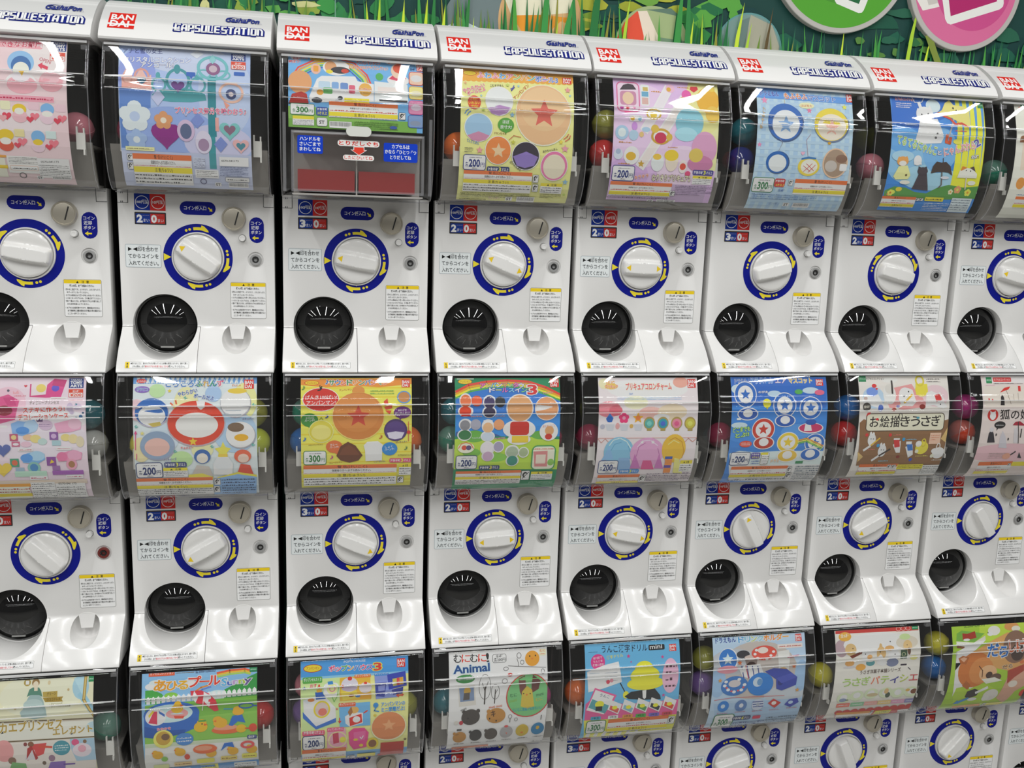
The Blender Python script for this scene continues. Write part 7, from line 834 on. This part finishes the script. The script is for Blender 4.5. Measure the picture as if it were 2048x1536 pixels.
[6,2,-888,932,134,2169,'e8e2da',[['E',-767,471,138,164,'b8a0a8'],['E',-17,412,703,207,'f0ebe4'],['E',645,428,238,125,'d8d0c0'],['E',606,321,119,58,'c8dca0'],['P','c8403a',[-867,137,916,120,915,217,426,207,-873,194]],['Q',420,123,764,216,'c8403a'],['epoch',772,126,910,199],['ring',479,169,52,41,9,'e8c0b8'],['ring',584,166,52,41,9,'e8c0b8'],['ring',690,164,52,41,10,'e8c0b8'],['E',-679,254,134,86,'eab04a'],['T','全6種',-773,273,-587,271,73,'fbf0d8',''],['E',-572,503,120,115,'d8b880'],['E',-525,485,12,12,'2a2a2a'],['P','7a3a2a',[-602,626,-321,538,-311,580,-544,672]],['E',-253,611,84,151,'f4f0ea'],['E',-280,489,23,74,'f4f0ea'],['E',-264,604,12,13,'2a2a2a'],['E',-146,790,94,62,'5a9aa0'],['E',-161,745,85,26,'e8e4e0'],['E',-172,666,56,46,'e8b070'],['E',76,609,99,130,'d8b47a'],['E',72,489,33,70,'d8b47a'],['E',53,581,12,13,'2a2a2a'],['E',289,428,118,95,'f2eee8'],['E',257,520,98,50,'d8a868'],['E',279,397,12,12,'2a2a2a'],['E',347,668,128,111,'ece8e6'],['E',371,643,12,13,'2a2a2a'],['E',327,809,133,84,'7a82a0'],['P','f2eee8',[-45,708,64,624,220,814,130,874,9,822]],['E',653,491,95,104,'e0c088'],['E',641,480,10,10,'2a2a2a'],['R',496,569,639,748,'3f5a44'],['ring',560,657,43,41,10,'c8c8a0'],['E',681,598,33,72,'6a4a3a'],['E',-591,772,98,57,'e0a860'],['E',-352,864,108,66,'eaa848'],['E',787,739,82,46,'e8e090'],['R',508,854,640,885,'3a3440'],['S','3a3440',14,[680,933,734,982]],['E',-586,848,140,22,'d0ccd0'],['T','うさぎ洋菓子本舗シリーズ',-355,1012,522,1004,83,'6a5a54',''],['T','う',-708,1255,-530,1259,183,'a8cc6a',''],['T','さ',-506,1252,-327,1257,184,'a8cc6a',''],['T','ぎ',-302,1250,-123,1254,184,'a8cc6a',''],['T','パ',-98,1248,82,1252,184,'e87a5a',''],['T','テ',107,1246,288,1250,184,'a8c85a',''],['T','ィ',313,1244,495,1248,185,'4a4a9a',''],['T','シ',520,1241,703,1246,185,'b8c858',''],['T','エ',728,1239,912,1243,185,'c84a50',''],['E',-626,1508,148,124,'d6e2c0'],['E',-628,1495,76,68,'f2eee8'],['E',-350,1479,148,122,'d6e2c0'],['E',-353,1466,77,68,'f2eee8'],['E',-49,1452,149,120,'d6e2c0'],['E',-52,1440,77,69,'f2eee8'],['E',271,1453,151,120,'d6e2c0'],['E',269,1441,78,69,'f2eee8'],['E',539,1476,152,123,'d6e2c0'],['E',537,1463,78,69,'f2eee8'],['E',828,1474,153,123,'d6e2c0'],['E',825,1461,79,69,'f2eee8'],['E',-639,1557,76,44,'8a98b8'],['E',-19,1479,121,42,'c8b890'],['E',320,1508,54,64,'4a5a4a'],['E',275,1413,49,63,'d8b880'],['E',886,1464,74,59,'7a4a30'],['E',744,1426,49,32,'d8b060'],['R',-580,1550,-520,1568,'3a3440'],['R',-739,1640,-459,1740,'e87a6a'],['R',-438,1640,-156,1741,'8cc49a'],['R',-143,1639,141,1741,'eaa8a0'],['R',151,1641,437,1743,'eac888'],['R',449,1646,738,1749,'dca0c0'],['R',745,1645,1036,1749,'8a88b8'],['ln',-710,1669,-488,1711,1,'f4f0ec'],['ln',-409,1669,-185,1711,1,'f4f0ec'],['ln',-113,1669,112,1711,1,'f4f0ec'],['ln',180,1671,407,1713,1,'f4f0ec'],['ln',479,1676,707,1718,1,'f4f0ec'],['ln',775,1675,1005,1718,1,'f4f0ec'],['P','c8403a',[-707,1894,-473,1887,48,1880,180,1845,619,1860,1075,1844,1229,2173,239,2180,-627,2131]],['E',-639,1891,83,60,'c8403a'],['E',-470,1886,83,59,'c8403a'],['E',-301,1881,84,58,'c8403a'],['E',-131,1877,84,58,'c8403a'],['E',40,1872,84,57,'c8403a'],['E',211,1867,85,56,'c8403a'],['E',383,1862,85,55,'c8403a'],['E',555,1857,85,54,'c8403a'],['E',728,1853,86,54,'c8403a'],['E',901,1848,86,55,'c8403a'],['E',1075,1844,87,55,'c8403a'],['P','e8e2da',[-669,1961,108,1967,185,2170,-610,2141]],['P','e8a04a',[-682,1896,60,1915,104,2012,-647,1987]],['ln',-440,2082,82,2149,1,'4a4a4a'],['ln',-496,2160,134,2160,1,'b05a4a'],['R',191,1933,543,2110,'e8e03a'],['ln',218,1971,526,2095,2,'4a4a2a'],['P','eceaea',[687,1965,1094,1949,1222,2182,763,2135]],['ln',727,1998,1151,2128,2,'6a6a6a'],['ic',84,1900,148,2042]]],
[7,2,-880,930,192,2163,'a6cc3e',[['P','bcd84a',[-245,139,910,135,859,563,-136,506,-268,329]],['P','b2d244',[-774,1417,-28,1425,433,1687,585,2095,-580,2040]],['ln',-787,141,-422,166,1,'d83a4a'],['T','各200円(税込)',-604,230,-132,213,50,'3a5a2a',''],['P','7ab04a',[-772,326,-658,275,-147,357,-384,513,-797,469]],['P','dcd8cc',[-384,513,-138,400,-138,485,-391,663]],['P','e8e6dc',[-797,479,-398,523,-403,662,-794,575]],['P','8a5a3a',[-794,553,-415,629,-414,674,-795,607]],['P','a83a2a',[-650,329,-541,345,-365,302,-339,431,-526,463,-649,456]],['E',-563,461,73,25,'f0ece6'],['R',-622,534,-537,630,'f4f0ea'],['E',68,315,139,93,'e6e2dc'],['E',-24,374,64,42,'efece8'],['E',-72,350,12,11,'2a2a2a'],['E',474,252,165,85,'d89a5a'],['E',570,300,100,56,'ece0d0'],['P','f0efe8',[-804,684,-384,513,-133,485,-616,856,-787,1075,-771,1316,-716,1699,-684,1477,-181,1413,-373,1529]],['P','d8a464',[-477,730,-13,513,376,364,741,449,913,1098,416,1158,-102,1028]],['E',555,669,302,336,'8a6a58'],['E',597,775,152,184,'4a3a34'],['E',-343,1100,375,386,'cf7a3a'],['E',-189,1126,276,290,'d88f50'],['E',-32,1179,202,171,'e6b88a'],['P','b86a34',[-740,826,-646,776,-495,819,-556,962,-695,930]],['P','e0b090',[-703,839,-619,806,-543,838,-612,912]],['P','b86a34',[-572,1433,-501,1312,-373,1437,-421,1539]],['E',4,1227,76,75,'4a342c'],['E',166,1288,127,85,'6a5040'],['S','6a3f20',20,[-252,1018,-164,1118,-151,1264]],['P','f0e6d8',[-154,1313,141,1286,335,1375,-28,1425]],['P','d8a890',[773,1041,467,1162,420,1408,341,1837,593,2029,711,1683,911,1528,1042,1106]],['P','b04a3a',[416,1158,657,1080,773,1041,795,1185,601,1320,461,1465]],['E',604,1476,104,82,'e8dcd0'],['T','だ',-86,845,155,838,282,'2f70c0','ffffff'],['T','ら',204,881,389,852,253,'2f70c0','ffffff'],['T','し',409,786,541,771,270,'d8704a','ffffff'],['T','け',573,787,823,766,271,'d8704a','ffffff'],['T','犬',838,790,1104,784,272,'d8704a','ffffff'],['T','だら',286,1126,515,1106,95,'8a5a34','f0dcc0'],['E',720,990,51,38,'d87a4a'],['P','3a3236',[-421,1726,-409,1580,-250,1526,-118,1592,-160,1721,-318,1767]],['S','e8f0f8',67,[-192,1630,24,1522]],['S','4a90d0',68,[-523,1878,-337,1782]],['P','4a90d0',[-618,1920,-551,1809,-482,1917]],['E',-226,1810,105,48,'f0ece6'],['E',167,1731,172,161,'dedad4'],['E',76,1810,79,82,'e8e4de'],['E',921,1738,80,98,'d83a2a'],['P','e8983a',[-579,2017,38,1994,152,2155,-514,2145]],['ic',124,1995,199,2164],['R',204,1992,588,2159,'e8d83a'],['ln',-493,2161,143,2140,1,'5a5a3a']]],
]
LABELS = {(0, 0): 'pink card of egg-shaped toys and hearts in the leftmost top window', (1, 0): 'blue card with teal crown and wand in a top window', (2, 0): 'short rainbow card with a white toy bus above the clear drawer', (3, 0): 'pale yellow card of round ball toys, one large tan ball', (4, 0): 'lilac card with two diagonal magic wands', (5, 0): 'blue gingham card with two large round pouches', (6, 0): 'blue card with yellow stripes, white cat charm and umbrella', (7, 0): 'beige card mostly cut off at the right edge of the top row', (0, 1): 'pink card of jewel cases and butterfly in the leftmost middle window', (1, 1): 'card with blue checked top edge and big red-orange plush ball', (2, 1): 'bright yellow card with one large brown ball and speech bubbles', (3, 1): 'green edged card with a rainbow and rows of small dolls', (4, 1): 'pale rose card with a row of seven small charms', (5, 1): 'deep blue sky card with clouds and round balls on white-blue discs', (6, 1): 'white and brown card with rabbit paint tools and big black title', (7, 1): 'pale pink card with red parasol at the right edge of the middle row', (0, 2): 'cream card with a grey-green ball gown in the leftmost bottom window', (1, 2): 'bright card of yellow ducks in a blue paddling pool', (2, 2): 'yellow card of toy washing machine, pots and toaster', (3, 2): 'white card with small round animal heads and drawn trees', (4, 2): 'sky blue and pink card with open book pages and yellow heap', (5, 2): 'pale blue card of blue swim rings and drinks', (6, 2): 'cream card with red scalloped edges and small rabbits baking', (7, 2): 'lime green card with an orange dog lying asleep'}
for c, r, u0, u1, s0, s1, bgc, items in POSTERS:
    s0 = max(s0, 15)
    f, br = profile_surface(PROF, .0045 if (c, r) != (2, 0) else .0045)
    a = Art(f, br, (u0, u1, s0, s1), step=1e-5)
    a.rect(u0, s0, u1, s1, bgc)
    for it in items: a.item(it)
    # back of the card
    n = len(a.v); lay = a.layer; a.layer = -8; a.rect(u0, s0, u1, s1, 'e8e6e0'); a.layer = lay
    x, y, z = position(c, r)
    root = empty('poster_card', (x, y - .08, z + BASE + .105))
    me = a.mesh('poster_card', M['print'], 1.1)
    bpy.data.objects.remove(root)
    o = link('poster_card', me, None, (x, y, z + BASE))
    tag(o, LABELS[c, r], 'poster', 'cards in the machine windows')
# ------------------------------------------------------------------ capsules seen beside the cards
CC = dict(pink=(.62, .22, .27), crimson=(.28, .02, .06), orange=(.80, .17, .03), clear=(.55, .55, .52), olive=(.33, .33, .05), red=(.62, .03, .03), teal=(.02, .16, .20), navy=(.02, .03, .22), lime=(.55, .62, .05), green=(.02, .26, .16), magenta=(.42, .03, .20), yellow=(.68, .62, .06), blue=(.02, .16, .50), violet=(.18, .10, .32), scarlet=(.80, .08, .03))
CN = dict(clear='clear', scarlet='orange red', teal='dark teal', navy='dark blue', olive='olive green', crimson='dark red')
CR = .0245
def capsule_mesh(col):
    bm = bmesh.new(); prof = []
    for k in range(17):
        t = PI * k / 16; r = CR * math.sin(t); y = CR * math.cos(t)
        prof.append((r, y))
    prof[8:9] = [(CR, .0016), (CR + .0007, .0014), (CR + .0007, -.0014), (CR, -.0016)]
    add_lathe(bm, [(max(r, 0) if r > 1e-6 else 0, y) for r, y in prof], 32, cap=False)
    for f in bm.faces: f.material_index = 1 if f.calc_center_median().y > .0015 else 0
    for v in bm.verts: v.co = Vector((v.co.x, v.co.z, v.co.y))
    m1 = mat('capsule_' + col, CC[col], .12, coat=.4); m1.node_tree.nodes['Principled BSDF'].inputs['Transmission Weight'].default_value = .15
    k = tuple(.55 * x + .10 for x in CC[col]) if col in ('scarlet', 'green') else CC[col]
    m2 = mat('capsule_top_' + col, k, .12, coat=.4)
    return bm_mesh(bm, 'toy_capsule', m1, m2, smooth=40)
CAPM = {}
STACK = [((0, 0, 'right'), ['pink']), ((1, 0, 'left'), ['crimson']), ((3, 0, 'left'), ['orange']), ((3, 0, 'right'), ['clear']), ((4, 0, 'left'), ['red', 'olive']), ((4, 0, 'right'), ['red']), ((5, 0, 'left'), ['navy', 'teal']), ((5, 0, 'right'), ['navy', 'lime']), ((6, 0, 'left'), ['pink']), ((7, 0, 'left'), ['green']), ((0, 1, 'right'), ['clear', 'teal']), ((1, 1, 'left'), ['yellow']), ((1, 1, 'right'), ['lime', 'olive']), ((2, 1, 'left'), ['blue', 'green']), ((2, 1, 'right'), ['orange']), ((3, 1, 'left'), ['green', 'teal']), ((3, 1, 'right'), ['crimson', 'lime']), ((4, 1, 'left'), ['crimson']), ((4, 1, 'right'), ['teal']), ((5, 1, 'left'), ['crimson']), ((5, 1, 'right'), ['red']), ((6, 1, 'left'), ['red', 'blue']), ((6, 1, 'right'), ['crimson']), ((7, 1, 'left'), ['scarlet', 'magenta']), ((0, 2, 'right'), ['green']), ((1, 2, 'left'), ['navy', 'blue']), ((1, 2, 'right'), ['red']), ((2, 2, 'left'), ['violet', 'pink']), ((2, 2, 'right'), ['olive']), ((3, 2, 'left'), ['teal']), ((3, 2, 'right'), ['magenta']), ((4, 2, 'left'), ['orange']), ((5, 2, 'left'), ['violet', 'olive']), ((6, 2, 'left'), ['yellow']), ((7, 2, 'left'), ['blue', 'yellow'])]
for (c, r, side), lst in STACK:
    for k, col in enumerate(lst):
        if col not in CAPM: CAPM[col] = capsule_mesh(col)
        x, y, z = position(c, r); s = -1 if side == 'left' else 1
        zz = .1658 + CR + .0002 + k * (2 * CR + .0002)
        o = link('toy_capsule', CAPM[col], None, (x + s * (.0860 - .004 * (k % 2)), -.0245 + .004 * (k % 2), z + BASE + zz))
        o.rotation_euler = (R.uniform(-.5, .5), R.uniform(-.6, .6), 0)
        lv = '' if len(lst) == 1 else (', lower one' if k == 0 else ', upper one')
        tag(o, '%s capsule beside the %s edge of the %s card%s' % (CN.get(col, col), side, SHORT[c, r], lv), 'capsule', 'toy capsules in the machine windows')
